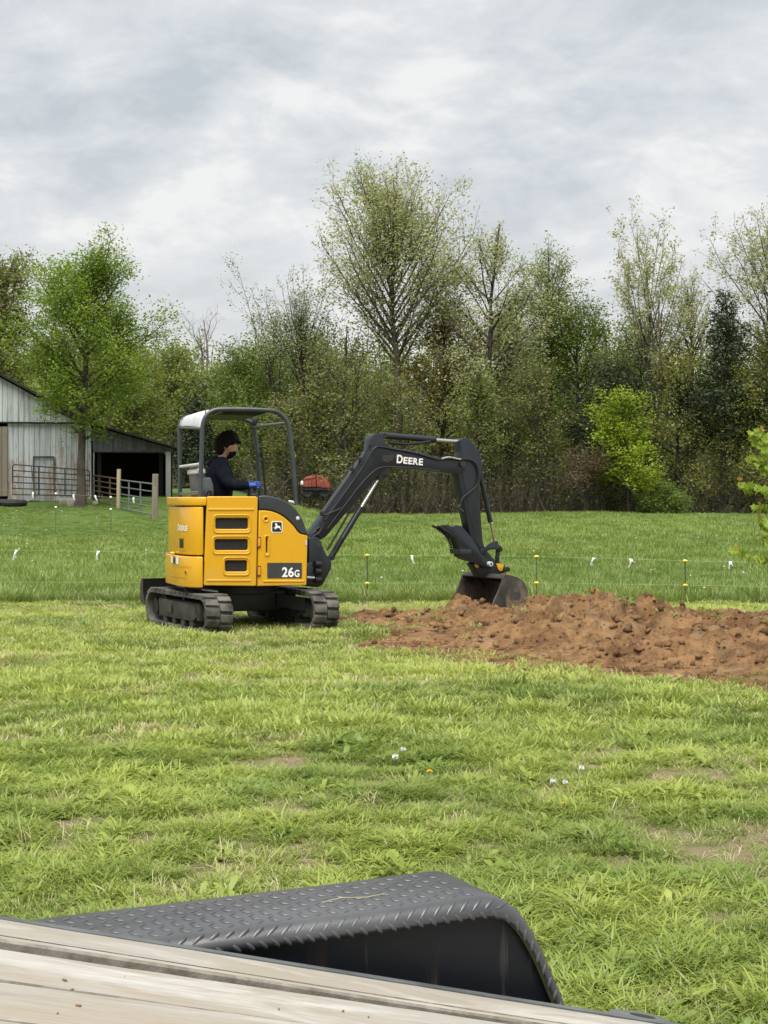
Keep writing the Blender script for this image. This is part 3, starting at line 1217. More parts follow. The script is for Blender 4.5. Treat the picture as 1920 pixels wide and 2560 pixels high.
T('cedar_tree', 'dark pointed cedar standing above the rest of the wood', 'tree', 1800, 77.6, 700, 135, 1100, 'cone', 52, 8, 4, (4, 48), 7000, .20, 'dark', M_BARK_DARK, 18, spread=.20, up=.15, group=GT, ltop=.98, elong=2.2)
T('wild_apple_tree', 'bushy tree with upright bare shoots on top behind the canopy roof', 'tree', 742, 84, 752, 112, 1010, 'oval', 36, 8, 5, (48, 84), 4200, .18, 'mint', M_BARK_DARK, 19, spread=.20, up=.55, group=GT, forks=3)
T('dead_tree', 'leafless grey tree far back in the gap of the skyline', 'tree', 525, 104, 782, 72, 900, 'vase', 12, 5, 3, (38, 62), 0, .2, None, M_BARK_PALE, 20, up=.3, forks=2, wob=.09, tr=.16)
T('brown_tree', 'brownish tall tree rising behind the barn', 'tree', 8, 76, 614, 95, 1000, 'oval', 36, 8, 5, (25, 66), 7000, .22, 'brown', M_BARK, 21, spread=.3, up=.25, group=GT)
T('brown_tree', 'brownish tree behind the fresh green tree, lower than the one behind the barn', 'tree', 268, 80, 838, 80, 1000, 'oval', 30, 7, 5, (25, 66), 4200, .22, 'brown', M_BARK, 22, spread=.3, up=.25, group=GT)
# lower, fuller trees that close the wall of the wood
D = [
    ('spreading_tree', 'wide brown tree with dark crooked limbs above the red wagon', 862, 78.5, 800, 185, 1190, 'dome', 30, 9, 5, (8, 60), 4200, .20, 'brown', 30, dict(forks=2, wob=.10, up=.3)),
    ('ochre_tree', 'ochre tinted bushy tree at the foot of the tallest tree', 1095, 84, 752, 120, 1150, 'oval', 32, 8, 5, (20, 64), 6600, .21, 'ochre', 31, {}),
    ('olive_tree', 'olive green bushy tree behind the open tree with slanting limbs', 1275, 86, 742, 135, 1150, 'oval', 32, 8, 5, (20, 64), 7000, .21, 'olive', 32, {}),
    ('green_tree', 'bright mid green bushy tree under the slender pale green tree', 1442, 83, 735, 112, 1090, 'oval', 32, 8, 5, (20, 64), 7600, .20, 'green', 33, {}),
    ('evergreen_tree', 'nearly black evergreen behind the lime green tree', 1520, 79.5, 905, 120, 1260, 'oval', 40, 8, 5, (8, 55), 8200, .19, 'dark', 34, {}),
    ('yellowish_tree', 'yellowish olive layered tree next to the lime green tree', 1690, 79, 835, 135, 1260, 'dome', 36, 9, 5, (4, 55), 5200, .20, 'mix', 35, dict(flat=.5)),
    ('olive_tree', 'olive tree in front of the dark cedar, reaching down to the field', 1845, 77.5, 880, 115, 1270, 'dome', 36, 9, 5, (6, 55), 4600, .20, 'mix', 36, dict(flat=.4)),
    ('green_tree', 'mid green tree behind the canopy posts of the digger', 632, 87, 868, 125, 1150, 'oval', 32, 8, 5, (18, 64), 7400, .21, 'green', 37, {}),
    ('olive_tree', 'pale olive tree at the back between the barn and the digger', 432, 96, 872, 105, 1120, 'oval', 30, 8, 5, (18, 64), 6600, .24, 'olive', 38, {}),
    ('yellow_tree', 'soft yellow green round tree below the leafless one', 548, 97, 905, 80, 1120, 'oval', 28, 8, 5, (18, 64), 5200, .24, 'mint', 39, {}),
    ('evergreen_tree', 'dark evergreen just behind the cab, between the barn and the wood', 498, 80, 965, 75, 1250, 'cone', 50, 7, 4, (4, 45), 6800, .20, 'dark', 40, {}),
    ('olive_tree', 'olive brown tree over the open shed roof', 340, 90, 878, 95, 1150, 'oval', 30, 8, 5, (18, 64), 5600, .24, 'olive', 41, {}),
    ('olive_tree', 'dull olive tree behind the wild bushy one with shoots', 790, 90, 842, 120, 1150, 'oval', 32, 8, 5, (18, 64), 6600, .22, 'brown', 42, {}),
    ('twiggy_tree', 'small twiggy brown tree under the tallest tree, right above the boom', 1010, 77, 935, 95, 1200, 'oval', 26, 9, 5, (10, 60), 2600, .17, 'brown', 43, dict(wob=.09)),
    ('twiggy_tree', 'twiggy olive tree standing behind the arm of the digger', 1190, 77, 930, 90, 1200, 'oval', 26, 9, 5, (10, 60), 3000, .17, 'olive', 44, dict(wob=.09)),
    ('twiggy_tree', 'twiggy brown tree between the digger arm and the red brown one', 1345, 77.5, 905, 100, 1210, 'oval', 28, 9, 5, (10, 60), 3200, .17, 'brown', 45, dict(wob=.09)),
    ('ochre_tree', 'faded brown tree behind the sapling at the far end of the wood', 1945, 79, 800, 105, 1260, 'oval', 32, 9, 5, (8, 60), 4600, .20, 'brown', 46, {}),
    ('olive_tree', 'olive tree filling in below the fan shaped tree', 1602, 86, 800, 120, 1150, 'oval', 32, 8, 5, (20, 64), 6400, .21, 'olive', 47, {}),
    ('lime_tree', 'small glowing lime green tree at the edge of the wood', 1572, 75.6, 948, 108, 1232, 'dome', 30, 9, 5, (4, 52), 6400, .20, 'lime', 48, dict(flat=.6, spread=.20, wob=.09, lean=(-.5, 0), tr=.055)),
    ('redbud_tree', 'low red brown tree spreading sideways beneath the lime green one', 1462, 75.8, 1120, 105, 1215, 'dome', 24, 8, 5, (2, 32), 2600, .16, 'red', 49, dict(flat=.4, forks=2)),
    ('twiggy_tree', 'twiggy tree behind the red wagon, with grey trunk', 712, 79.5, 985, 80, 1200, 'oval', 24, 8, 5, (12, 60), 2400, .17, 'brown', 50, dict(wob=.09)),
    ('twiggy_tree', 'thin olive tree between the cab posts and the wild bushy tree', 590, 80.5, 1010, 80, 1220, 'oval', 24, 8, 5, (12, 60), 3000, .17, 'green', 51, dict(wob=.08)),
]
for nm_, lb, pxx, Y, top, hw, cbp, prof, n1, n2, n3, el, lv, ls, lm, sd, k in D:
    k = dict(k)
    k.setdefault('spread', .26)
    T(nm_, lb, 'tree', pxx, Y, top, hw, cbp, prof, n1, n2, n3, el, lv, ls, lm, M_BARK_DARK, sd, group=GT, **k)

# round green bush at the field edge
T('bush', 'round bright green bush at the foot of the wood', 'bush', 1652, 74.6, 1212, 66, 1285, 'dome', 34, 7, 4, (5, 70), 6500, .13, 'green', M_BARK_DARK, 60, spread=.12, forks=3)

# undergrowth: thin stems and brush leaves along the foot of the wood
n = 1500
ux = rng.uniform(-13, 24, n)
uy = 76.4 + 9 * rng.random(n) ** 1.4 + 0.8 * (vn(ux * .6, ux * 0, 80) - .5)
k = ~((ux < -6.8) & (uy < 82)) & ~((np.abs(ux + 3.6) < 1.2) & (uy < 79) & (uy > 77.2))
ux, uy = ux[k], uy[k]
n = len(ux)
uh = rng.uniform(.7, 3.2, n) * np.where((np.abs(ux + 3.6) < 1.2) & (uy < 79), .35, 1)
s = np.linspace(0, 1, 5)[None, :, None]
base = np.stack([ux, uy, terrain(ux, uy) - .05], -1)
dr = np.stack([rng.normal(0, .35, n), rng.normal(0, .3, n), np.ones(n)], -1)
UP = base[:, None] + dr[:, None] * uh[:, None, None] * s + np.cumsum(rng.normal(0, .05, (n, 5, 3)), 1) * s
V1, Q1 = tubes(UP, (rng.uniform(.008, .028, n))[:, None] * np.array([[1, .9, .75, .6, .35]]), 3)
B2, l2, s2 = spray(rng, UP, None, uh * .5, 4, .7, 3, .2, .05)
V2, Q2 = tubes(B2, np.full((len(B2), 1), .008) * np.array([[1, .8, .5]]), 3)
me = npmesh('undergrowth', np.concatenate([V1, V2]), quads=np.concatenate([Q1, Q2 + len(V1)]))
link('undergrowth', me, M_BARK, kind='stuff')
nl = 17000
bi = rng.integers(0, len(B2), nl)
c_ = B2[bi, rng.integers(0, 3, nl)] + rng.normal(0, .17, (nl, 3))


def leaf_quads(c_, size, flat=0.3):
    n = len(c_)
    a = unit(rng.normal(0, 1, (n, 3)) * np.array([1, 1, .5]))
    b = unit(np.cross(rng.normal(0, 1, (n, 3)) + np.array([0, -.5, flat * 3]), a))
    sz = (size * rng.uniform(.55, 1.35, n))[:, None]
    return np.stack([c_ - a * sz * .5, c_ + b * sz * .28, c_ + a * sz * .6, c_ - b * sz * .28], 1).reshape(-1, 3)


k = vn(c_[:, 0] * .35, c_[:, 1] * .35, 81) > .5
link('undergrowth_leaves', npmesh('undergrowth_leaves', leaf_quads(c_[k], .11), quads=np.arange(k.sum() * 4).reshape(-1, 4)), LM['olive'], kind='stuff')
link('undergrowth_leaves', npmesh('undergrowth_leaves', leaf_quads(c_[~k], .10), quads=np.arange((~k).sum() * 4).reshape(-1, 4)), LM['brown'], kind='stuff')

# the depth of the wood behind: trunks and leaf masses that read as one
n = 420
wx_ = rng.uniform(-46, 46, n)
wy_ = rng.uniform(88, 128, n)
wh = np.interp(wx_ / wy_ * F + 960, [0, 330, 560, 700, 850, 1100, 1500, 1920], [7.4, 6.2, 5.6, 6.8, 9.0, 10.2, 10.2, 9.6]) * (wy_ / 88) ** .75 * rng.uniform(.70, 1.0, n)
wz = terrain(wx_, wy_)
s = np.linspace(0, 1, 5)[None, :, None]
WP = np.stack([wx_, wy_, wz - .1], -1)[:, None] + np.stack([rng.normal(0, .06, n), rng.normal(0, .06, n), np.ones(n)], -1)[:, None] * wh[:, None, None] * s * .95
V1, Q1 = tubes(WP, (wh * .011)[:, None] * np.array([[1.2, .9, .7, .45, .15]]), 5)
link('woods_trunks', npmesh('woods_trunks', V1, quads=Q1), M_BARK_DARK, kind='stuff')
per = 210
blob = rng.normal(0, 1, (n, per, 3))
blob = unit(blob) * (rng.random((n, per, 1)) ** .45)
cc = np.stack([wx_, wy_, wz + wh * .52], -1)[:, None] + blob * np.stack([wh * .25, wh * .22, wh * .50], -1)[:, None]
grp = rng.integers(0, 4, n)
for kk, mk in enumerate(('olive', 'brown', 'green', 'dark')):
    c_ = cc[grp == kk].reshape(-1, 3)
    c_ = np.concatenate([c_, c_ + rng.normal(0, .35, c_.shape), c_ + rng.normal(0, .5, c_.shape)])
    link('woods_foliage', npmesh('woods_foliage', leaf_quads(c_, .26), quads=np.arange(len(c_) * 4).reshape(-1, 4)), LM[mk], kind='stuff')


# ------------------------------------------------------------------ barn
M_WHITE = None
m, nt, out = newmat('weathered_white_siding')
t = NT(nt)
P = t.pos()
oi = t.n('ShaderNodeObjectInfo').outputs['Random']
base = t.mix(oi, (0.36, 0.39, 0.41), (0.50, 0.53, 0.545))
st1 = t.noise(1.0, 6, 0.7, P, 0, (9, 9, 0.7))
base = t.mix(t.ramp(st1, [(0.45, 0.0), (0.70, 0.8)]), base, (0.18, 0.19, 0.19))
rust = t.math('MULTIPLY', t.noise(0.55, 3, 0.55, P, 0, (1, 1, .45)), t.noise(3.0, 5, 0.7, P, 0, (4, 4, .8)))
base = t.mix(t.ramp(rust, [(0.29, 0.0), (0.37, 0.8)]), base, (0.28, 0.17, 0.09))
nt.links.new(t.bsdf(base, 0.7, 0, t.bump(t.noise(14, 4, .6, P, 0, (4, 4, .5)), .3, .01), .3), out.inputs[0])
M_WHITE = m


def wood_grey(name, a, b, c):
    m, nt, out = newmat(name)
    t = NT(nt)
    P = t.pos()
    oi = t.n('ShaderNodeObjectInfo').outputs['Random']
    base = t.mix(t.math('ADD', t.math('MULTIPLY', oi, .6), t.math('MULTIPLY', t.noise(1, 6, .7, P, 0, (12, 12, .8)), .4)), a, b)
    base = t.mix(t.ramp(t.noise(1.2, 5, .6, P, 0, (3, 3, .6)), [(.55, 0.), (.7, .6)]), base, c)
    nt.links.new(t.bsdf(base, 0.85, 0, t.bump(t.noise(16, 4, .6, P, 0, (5, 5, .4)), .4, .01), .2), out.inputs[0])
    return m


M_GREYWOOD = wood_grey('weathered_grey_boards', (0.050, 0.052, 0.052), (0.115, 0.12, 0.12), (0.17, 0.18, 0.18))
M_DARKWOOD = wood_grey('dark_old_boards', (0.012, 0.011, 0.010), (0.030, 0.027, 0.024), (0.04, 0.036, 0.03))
M_POSTWOOD = wood_grey('post_wood', (0.15, 0.13, 0.10), (0.24, 0.21, 0.165), (0.10, 0.085, 0.065))
M_TANPOST = wood_grey('new_post_wood', (0.34, 0.27, 0.17), (0.42, 0.34, 0.22), (0.25, 0.2, 0.13))
M_PALEPOST = wood_grey('pale_old_post', (0.20, 0.20, 0.19), (0.30, 0.30, 0.28), (0.14, 0.135, 0.12))
M_ROOF = paint('rusted_roof_sheet', (0.020, 0.020, 0.020), (0.040, 0.037, 0.034), 2, .85, 0, .2, 9, .2)

BY = 61.0
gzb = tz(-14, BY) - .1
barn = thing('barn', 'white weathered barn with rust stains behind the fresh green tree', 'barn', (-15, BY + 4, gzb))


def bx(p):
    return at(p, BY)


def bz(p):
    return CH - (p - HZ) / F * BY


def roofz(x):
    ax, az = bx(0), bz(940)
    sl = (bz(1064) - az) / (bx(228) - ax)
    pk = -17.2
    return az + sl * (x - ax) if x >= pk else az + sl * (pk - ax) - sl * (x - pk)


beam = bz(1058)
w = 0.205
x = -17.9
k = 0
while x < bx(228) - .05:
    x1 = min(x + w, bx(228))
    pr = random.uniform(0, .030)
    mid = (x + x1) / 2
    g = G()
    top = roofz(mid) - .06
    a, b = x + .006, x1 - .006
    pts = [(a, BY - .03 - pr, beam + .03), (b, BY - .03 - pr, beam + .03), (b, BY - .03 - pr, roofz(b) - .05), (a, BY - .03 - pr, roofz(a) - .05)]
    g.prism(pts, (0, .03, 0)).build('siding_board', M_WHITE, barn, ang=0)
    if x > bx(18):
        pr = random.uniform(0, .030)
        g = G()
        lowb = gzb + random.uniform(.05, .16)
        g.prism([(a, BY - pr, lowb), (b, BY - pr, lowb), (b, BY - pr, beam - .04), (a, BY - pr, beam - .04)], (0, .03, 0)).build('siding_board', M_WHITE, barn, ang=0)
    x = x1
# sliding wooden door at the near end, standing ajar
x = -17.9
while x < bx(15):
    x1 = x + .22
    G().box(((x + x1) / 2, BY - .10, (gzb + .25 + beam - .12) / 2 + random.uniform(-.02, .02)), (.205, .035, beam - gzb - .45)).build('door_board', M_POSTWOOD, barn, ang=0)
    x = x1
G().box(((-17.9 + bx(185)) / 2, BY - .10, beam), (bx(185) + 17.9, .10, .055)).build('door_track', M_ROOF, barn)
# frame of a smaller closed door and its dark edges
G().box((bx(112), BY - .06, bz(1143)), (bx(138) - bx(87), .05, .05)).box((bx(87), BY - .06, bz(1190)), (.03, .05, bz(1143) - bz(1237))).box((bx(137), BY - .06, bz(1190)), (.03, .05, bz(1143) - bz(1237))).build('door_frame', M_ROOF, barn)
# walls behind the boards, side and rear
ix = bx(228)
G().box((ix - .05, BY + 5, (gzb + roofz(ix)) / 2 - .1), (.1, 9.7, roofz(ix) - gzb - .25)).build('side_wall', M_WHITE, barn)
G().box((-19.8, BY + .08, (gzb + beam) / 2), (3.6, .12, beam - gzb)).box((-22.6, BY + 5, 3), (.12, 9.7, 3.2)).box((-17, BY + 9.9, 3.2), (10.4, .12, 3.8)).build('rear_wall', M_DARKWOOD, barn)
G().prism([(-17.2, BY - .35, roofz(-17.2) + .02), (ix + .06, BY - .35, roofz(ix + .06) + .02), (ix + .06, BY - .35, roofz(ix + .06) + .12), (-17.2, BY - .35, roofz(-17.2) + .13)], (0, 10.6, 0)).build('roof', M_ROOF, barn, ang=0)
G().prism([(-17.2, BY - .35, roofz(-17.2) + .02), (-22.9, BY - .35, roofz(-22.9) + .02), (-22.9, BY - .35, roofz(-22.9) + .12), (-17.2, BY - .35, roofz(-17.2) + .13)], (0, 10.6, 0)).build('roof', M_ROOF, barn, ang=0)

# open shed leaning on the barn
shx0, shx1 = ix + .06, bx(432)
gsh = tz((shx0 + shx1) / 2, BY) - .2
shed = thing('shed', 'open fronted dark board shed leaning against the barn', 'shed', ((shx0 + shx1) / 2, BY + 3, gsh))


def sroof(x):
    a, b = bx(230), bx(440)
    return bz(1062) + (bz(1121) - bz(1062)) * (x - a) / (b - a)


head = bz(1128)
x = shx0 + .02
while x < shx1 - .1:
    x1 = x + .19
    a, b = x + .005, min(x1 - .005, shx1)
    pr = random.uniform(0, .02)
    dz = random.uniform(-.03, .03)
    G().prism([(a, BY - pr, head + dz), (b, BY - pr, head + dz), (b, BY - pr, sroof(b) - .04), (a, BY - pr, sroof(a) - .04)], (0, .03, 0)).build('gable_board', M_GREYWOOD, shed, ang=0)
    x = x1
G().box(((shx0 + shx1) / 2, BY + .10, head + .03), (shx1 - shx0, .12, .16)).build('header_beam', M_GREYWOOD, shed)
G().box((bx(419), BY + .02, (gsh + head) / 2), (.20, .18, head - gsh)).build('corner_post', M_PALEPOST, shed, bevel=.012)
x = shx0
while x < shx1:
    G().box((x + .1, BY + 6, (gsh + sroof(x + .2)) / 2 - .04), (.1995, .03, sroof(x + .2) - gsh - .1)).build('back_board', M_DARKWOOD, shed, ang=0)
    x += .2
yy = BY + .3
while yy < BY + 6:
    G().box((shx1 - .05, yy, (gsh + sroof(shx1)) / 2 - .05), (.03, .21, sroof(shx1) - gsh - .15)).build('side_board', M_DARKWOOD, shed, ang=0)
    yy += .22
for pxp in (247, 405):
    G().box((bx(pxp), BY + 2.2, gsh + 1.1), (.16, .16, 2.3)).build('inner_post', M_GREYWOOD, shed)
G().prism([(shx0 + .03, BY - .3, sroof(shx0) + .01), (bx(444), BY - .3, sroof(bx(444)) + .01), (bx(444), BY - .3, sroof(bx(444)) + .08), (shx0 + .03, BY - .3, sroof(shx0) + .08)], (0, 6.6, 0)).build('shed_roof', M_ROOF, shed, ang=0)

# the barn stands a little turned, its far wall running straight away from here
for o_ in (barn, shed):
    pv = Vector((ix, BY, 0))
    rm = Matrix.Rotation(R(10), 4, 'Z')
    o_.location = pv + (rm @ (o_.location - pv))
    o_.rotation_euler = (0, 0, R(10))

# things lying at the foot of the barn
M_TYRE = paint('old_rubber', (0.012, 0.012, 0.012), (0.03, 0.03, 0.03), 5, .8)
M_STONE = paint('field_stone', (0.22, 0.20, 0.17), (0.36, 0.33, 0.28), 4, .9, 0, .5, 20)
for pxx, Y, lb in ((12, 58.6, 'old black tyre lying flat below the wooden barn door'), (36, 58.2, 'old black tyre lying nearest the metal gate')):
    x0, z0 = at(pxx, Y), tz(at(pxx, Y), Y)
    g = G()
    ring = [(x0 + .36 * math.cos(a), Y + .36 * math.sin(a), z0 + .12) for a in np.linspace(0, 2 * math.pi, 20)[:-1]]
    g.tube(ring, .125, 8, closed=True)
    tag(g.build('tyre', M_TYRE), lb, 'tyre', 'tyres by the barn')
for pxx, Y, sx_, lb in ((160, 58.5, .34, 'pale block stone left of the tree trunk, the one farther from it'), (181, 57.6, .40, 'squarish pale stone right beside the tree trunk'), (238, 57.5, .22, 'small brownish stone under the rusty gate')):
    x0, z0 = at(pxx, Y), tz(at(pxx, Y), Y)
    g = G().box((x0, Y, z0 + sx_ * .3), (sx_, sx_ * .8, sx_ * .75), rot=Matrix.Rotation(.4, 3, 'Z'))
    tag(g.build('stone', M_STONE, bevel=.05), lb, 'stone', 'stones by the tree')

# ------------------------------------------------------------------ gates and posts
M_GATE_DARK = paint('gate_dark_brown', (0.022, 0.014, 0.014), (0.05, 0.03, 0.028), 5, .55)
M_GATE_RUST = paint('gate_rust', (0.075, 0.042, 0.026), (0.13, 0.08, 0.052), 8, .75)
M_GATE_GALV = paint('gate_galvanised', (0.10, 0.12, 0.12), (0.17, 0.19, 0.19), 8, .6, .3)


def gate(label, mat, a, b, bars, ups):
    pa0, pa1 = px(a[0], a[1], a[3]), px(a[0], a[2], a[3])
    pb0, pb1 = px(b[0], b[1], b[3]), px(b[0], b[2], b[3])
    o = thing('field_gate', label, 'gate', ((pa1.x + pb1.x) / 2, (pa1.y + pb1.y) / 2, min(pa1.z, pb1.z)), 0, 'tube gates by the barn')
    r = .025

    def q(u, v):
        return (pa0 * (1 - v) + pa1 * v) * (1 - u) + (pb0 * (1 - v) + pb1 * v) * u
    c = .05
    fr = [q(0, 1), q(0, c * 1.5), q(c * .2, c * .4), q(c * .6, 0), q(1 - c * .6, 0), q(1 - c * .2, c * .4), q(1, c * 1.5), q(1, 1)]
    G().tube(fr, r, 8, closed=True).build('frame_tube', mat, o)
    for i in range(1, bars):
        v = i / bars
        G().tube([q(0, v), q(1, v)], r * .85, 6).build('bar', mat, o)
    for u in ups:
        G().box((q(u, .5)), (.05, .02, (q(u, 0) - q(u, 1)).length)).build('upright', mat, o)
    return o


gate('dark brown tube gate leaning across the white barn wall', M_GATE_DARK, (31, 1161, 1236, 60), (224, 1176, 1240, 60.4), 5, (.34, .68))
gate('rusty tube gate between the barn corner and the tan post', M_GATE_RUST, (233, 1188, 1252, 59), (294, 1197, 1264, 55.5), 5, (.25, .70))
gate('galvanised tube gate between the tan post and the grey post', M_GATE_GALV, (301, 1200, 1270, 55.2), (384, 1210, 1287, 51.5), 4, (.27, .62))


def post(pxx, top, Y, r, mat, label, name='fence_post', cat='post', group='wooden posts by the gates'):
    x0 = at(pxx, Y)
    z0 = tz(x0, Y)
    zt = CH - (top - HZ) / F * Y
    g = G().tube([(x0, Y, z0 - .15), (x0 + .01, Y, (z0 + zt) / 2), (x0 + .02, Y, zt - .01), (x0 + .02, Y, zt)], [r, r, r * .97, r * .85], 9)
    o = g.build(name, mat)
    return tag(o, label, cat, group)


post(296, 1173, 55.4, .075, M_TANPOST, 'tan wooden post between the rusty gate and the galvanised gate')
post(387, 1185, 51.3, .105, M_POSTWOOD, 'grey wooden post at the free end of the galvanised gate')
o = G().tube([px(78, 1164, 59.7), px(82, 1200, 59.6), px(88, 1243, 59.5)], [.02, .025, .03], 6).build('leaning_stick', M_GATE_RUST)
tag(o, 'thin rusty stick leaning against the dark brown gate', 'stick')

# ------------------------------------------------------------------ electric fence in the meadow
M_YELLOW_PL = paint('yellow_plastic', (0.75, 0.55, 0.03), (0.82, 0.62, 0.05), 9, .45)
M_WHITE_PL = paint('white_plastic', (0.78, 0.80, 0.78), (0.84, 0.85, 0.82), 9, .45)
M_TPOST = paint('green_steel_post', (0.03, 0.045, 0.025), (0.06, 0.075, 0.04), 12, .6)
M_WIRE = paint('fence_polywire', (0.20, 0.29, 0.13), (0.30, 0.38, 0.20), 20, .7)
M_RIB = paint('white_ribbon', (0.80, 0.82, 0.82), (0.88, 0.88, 0.86), 9, .6)


def fy(p):      # the fence line drifts a little nearer at the sides
    return 21.6 - abs(p - 960) / 960 * .35


def wtop(p):
    return np.interp(p, [-200, 0, 918, 1341, 1713, 2100], [1373, 1375, 1388, 1391, 1402, 1410])


def wlow(p):
    return np.interp(p, [-200, 0, 918, 1341, 1713, 2100], [1454, 1455, 1458, 1457, 1463, 1470])


for pxx, lb, dark in ((918, 'thin fence post with yellow insulators between the cab and the bucket', 1), (1341, 'thin fence post with yellow insulators just past the bucket', .6), (1713, 'thin fence post with yellow insulators behind the tall dirt heap', 1)):
    Y = fy(pxx)
    x0 = at(pxx, Y)
    z0 = tz(x0, Y)
    o = thing('fence_post', lb, 'post', (x0, Y, z0), 0, 'electric fence posts')
    zt = CH - (wtop(pxx) - 4 - HZ) / F * Y
    G().tube([(x0, Y, z0 - .1), (x0, Y, zt)], .0075 * dark + .001, 6).build('stake', M_TPOST, o)
    for wf in (wtop, wlow):
        p = px(pxx, wf(pxx), Y - .01)
        g = G().sphere(p, .023, 10, sc=(1.15, .8, .85))
        g.cyl(p + Vector((-.032, 0, 0)), p + Vector((.032, 0, 0)), .010, 8)
        g.build('insulator', M_YELLOW_PL, o)
for wf, lb in ((wtop, 'upper strand of the electric fence crossing the meadow'), (wlow, 'lower strand of the electric fence crossing the meadow')):
    pts = []
    for i, p in enumerate(np.linspace(-180, 2100, 39)):
        q = px(p, wf(p), fy(p) - .01)
        pts.append(q)
    tag(G().tube(pts, .0024, 5).build('fence_wire', M_WIRE), lb, 'wire', 'electric fence strands')


def ribbon(pxx, top, Y, L, lean, curl, w, label, group):
    p = px(pxx, top, Y)
    vs, fs = [], []
    n = 7
    for i in range(n):
        s_ = i / (n - 1)
        a = lean + curl * s_
        c = p + Vector((math.sin(a) * L * s_, -.012 * math.sin(s_ * 5), -math.cos(a) * L * s_))
        tw = 0.5 * math.sin(s_ * 4)
        d = Vector((math.cos(tw), math.sin(tw), 0)) * w / 2
        vs += [c - d, c + d]
    for i in range(n - 1):
        fs.append((2 * i, 2 * i + 1, 2 * i + 3, 2 * i + 2))
    g = G().add(vs, fs)
    g.tube([p + Vector((-.02, 0, .005)), p + Vector((.02, 0, -.002))], .009, 6)
    me = g.me('ribbon', ang=50)
    o = link('ribbon', me, M_RIB)
    o.modifiers.new('thick', 'SOLIDIFY').thickness = .002
    return tag(o, label, 'ribbon', group)


GR = 'white ribbons on the fence wire'
for pxx, L, lean, curl, lb in ((41, .145, -.42, .1, 'straight white ribbon tied on the upper fence wire, first one at the barn side'), (246, .125, -.5, .35, 'bent white ribbon on the upper fence wire below the grey post'),
                               (1030, .12, .0, .25, 'short white ribbon on the fence wire between post and bucket'), (1484, .11, -.75, .5, 'white ribbon on the fence wire above the peak of the dirt heap'),
                               (1577, .115, .05, -.3, 'forked white ribbon on the fence wire right of the dirt peak'), (1826, .10, -.45, .3, 'white ribbon on the fence wire nearest the sapling')):
    ribbon(pxx, wtop(pxx) + 1, fy(pxx) - .02, L, lean, curl, .030, lb, GR)
tail_a = ribbon(1577, wtop(1577) + 2, fy(1577) - .022, .07, .85, .2, .026, 'second tail of the forked white ribbon on the fence wire', GR)
tail_b = ribbon(1826, wtop(1826) + 2, fy(1826) - .022, .07, .45, .2, .024, 'short tail beside the white ribbon nearest the sapling', GR)
# those two are loose tails of the knots beside them
for tl_, nm_ in ((tail_a, 1577), (tail_b, 1826)):
    near_ = [o_ for o_ in COL.objects if o_.name.startswith('ribbon') and o_ not in (tail_a, tail_b)]
    own = min(near_, key=lambda o_: abs(o_.data.vertices[0].co.x - px(nm_, wtop(nm_), fy(nm_)).x))
    tl_.parent = own
    tl_.name = 'ribbon_tail'
    for k_ in ('label', 'category', 'group'):
        del tl_[k_]
# the far side of the same fence by the barn
for pxx, lb in ((139.5, 'far thin fence post with white insulators in front of the barn'), (277, 'far thin fence post with white insulators in front of the rusty gate')):
    Y = 43.0
    x0 = at(pxx, Y)
    z0 = tz(x0, Y)
    o = thing('fence_post', lb, 'post', (x0, Y, z0), 0, 'far fence posts')
    zt = CH - (1230 - HZ) / F * Y
    G().tube([(x0, Y, z0 - .1), (x0, Y, zt)], .007, 6).build('stake', M_TPOST, o)
    for yy in ((1234, 1268) if pxx < 200 else (1243, 1273)):
        G().sphere(px(pxx, yy, Y - .01), .032, 8, sc=(1.15, .8, .85)).build('insulator', M_WHITE_PL, o)
tag(G().tube([px(p, 1233.5 + (p - 139) * .07, 42.99) for p in np.linspace(-150, 380, 12)], .0028, 5).build('fence_wire', M_WIRE), 'strand of the far fence in front of the barn', 'wire', 'far fence strands')
for pxx, top, lean, lb in ((83, 1231, -.2, 'white ribbon hanging in front of the dark brown gate'), (184, 1237, .0, 'white ribbon hanging in front of the barn tree trunk'), (238, 1239, .2, 'white ribbon hanging in front of the rusty gate'), (334, 1244, -.1, 'white ribbon hanging in front of the galvanised gate')):
    ribbon(pxx, top, 42.98, .16, lean, .15, .045, lb, 'white ribbons on the far fence')

# ------------------------------------------------------------------ red wagon in the trees
M_RED = paint('faded_red_paint', (0.30, 0.055, 0.035), (0.38, 0.11, 0.07), 3, .7)
M_REDDK = paint('dark_red_paint', (0.16, 0.03, 0.022), (0.24, 0.06, 0.04), 3, .7)
M_BLACK = paint('black_metal', (0.010, 0.010, 0.011), (0.022, 0.022, 0.024), 8, .5)
wy = 78.0
sclw = wy / F
wx0 = at(756, wy)
wzb = CH - (1226 - HZ) / F * wy
wag = thing('farm_wagon', 'old faded red farm wagon parked among the trunks behind the digger', 'wagon', (at(790, wy), wy, wzb - .35))


def wp(x, y, d=0.):
    return Vector((at(x, wy), wy + d, CH - (y - HZ) / F * wy))


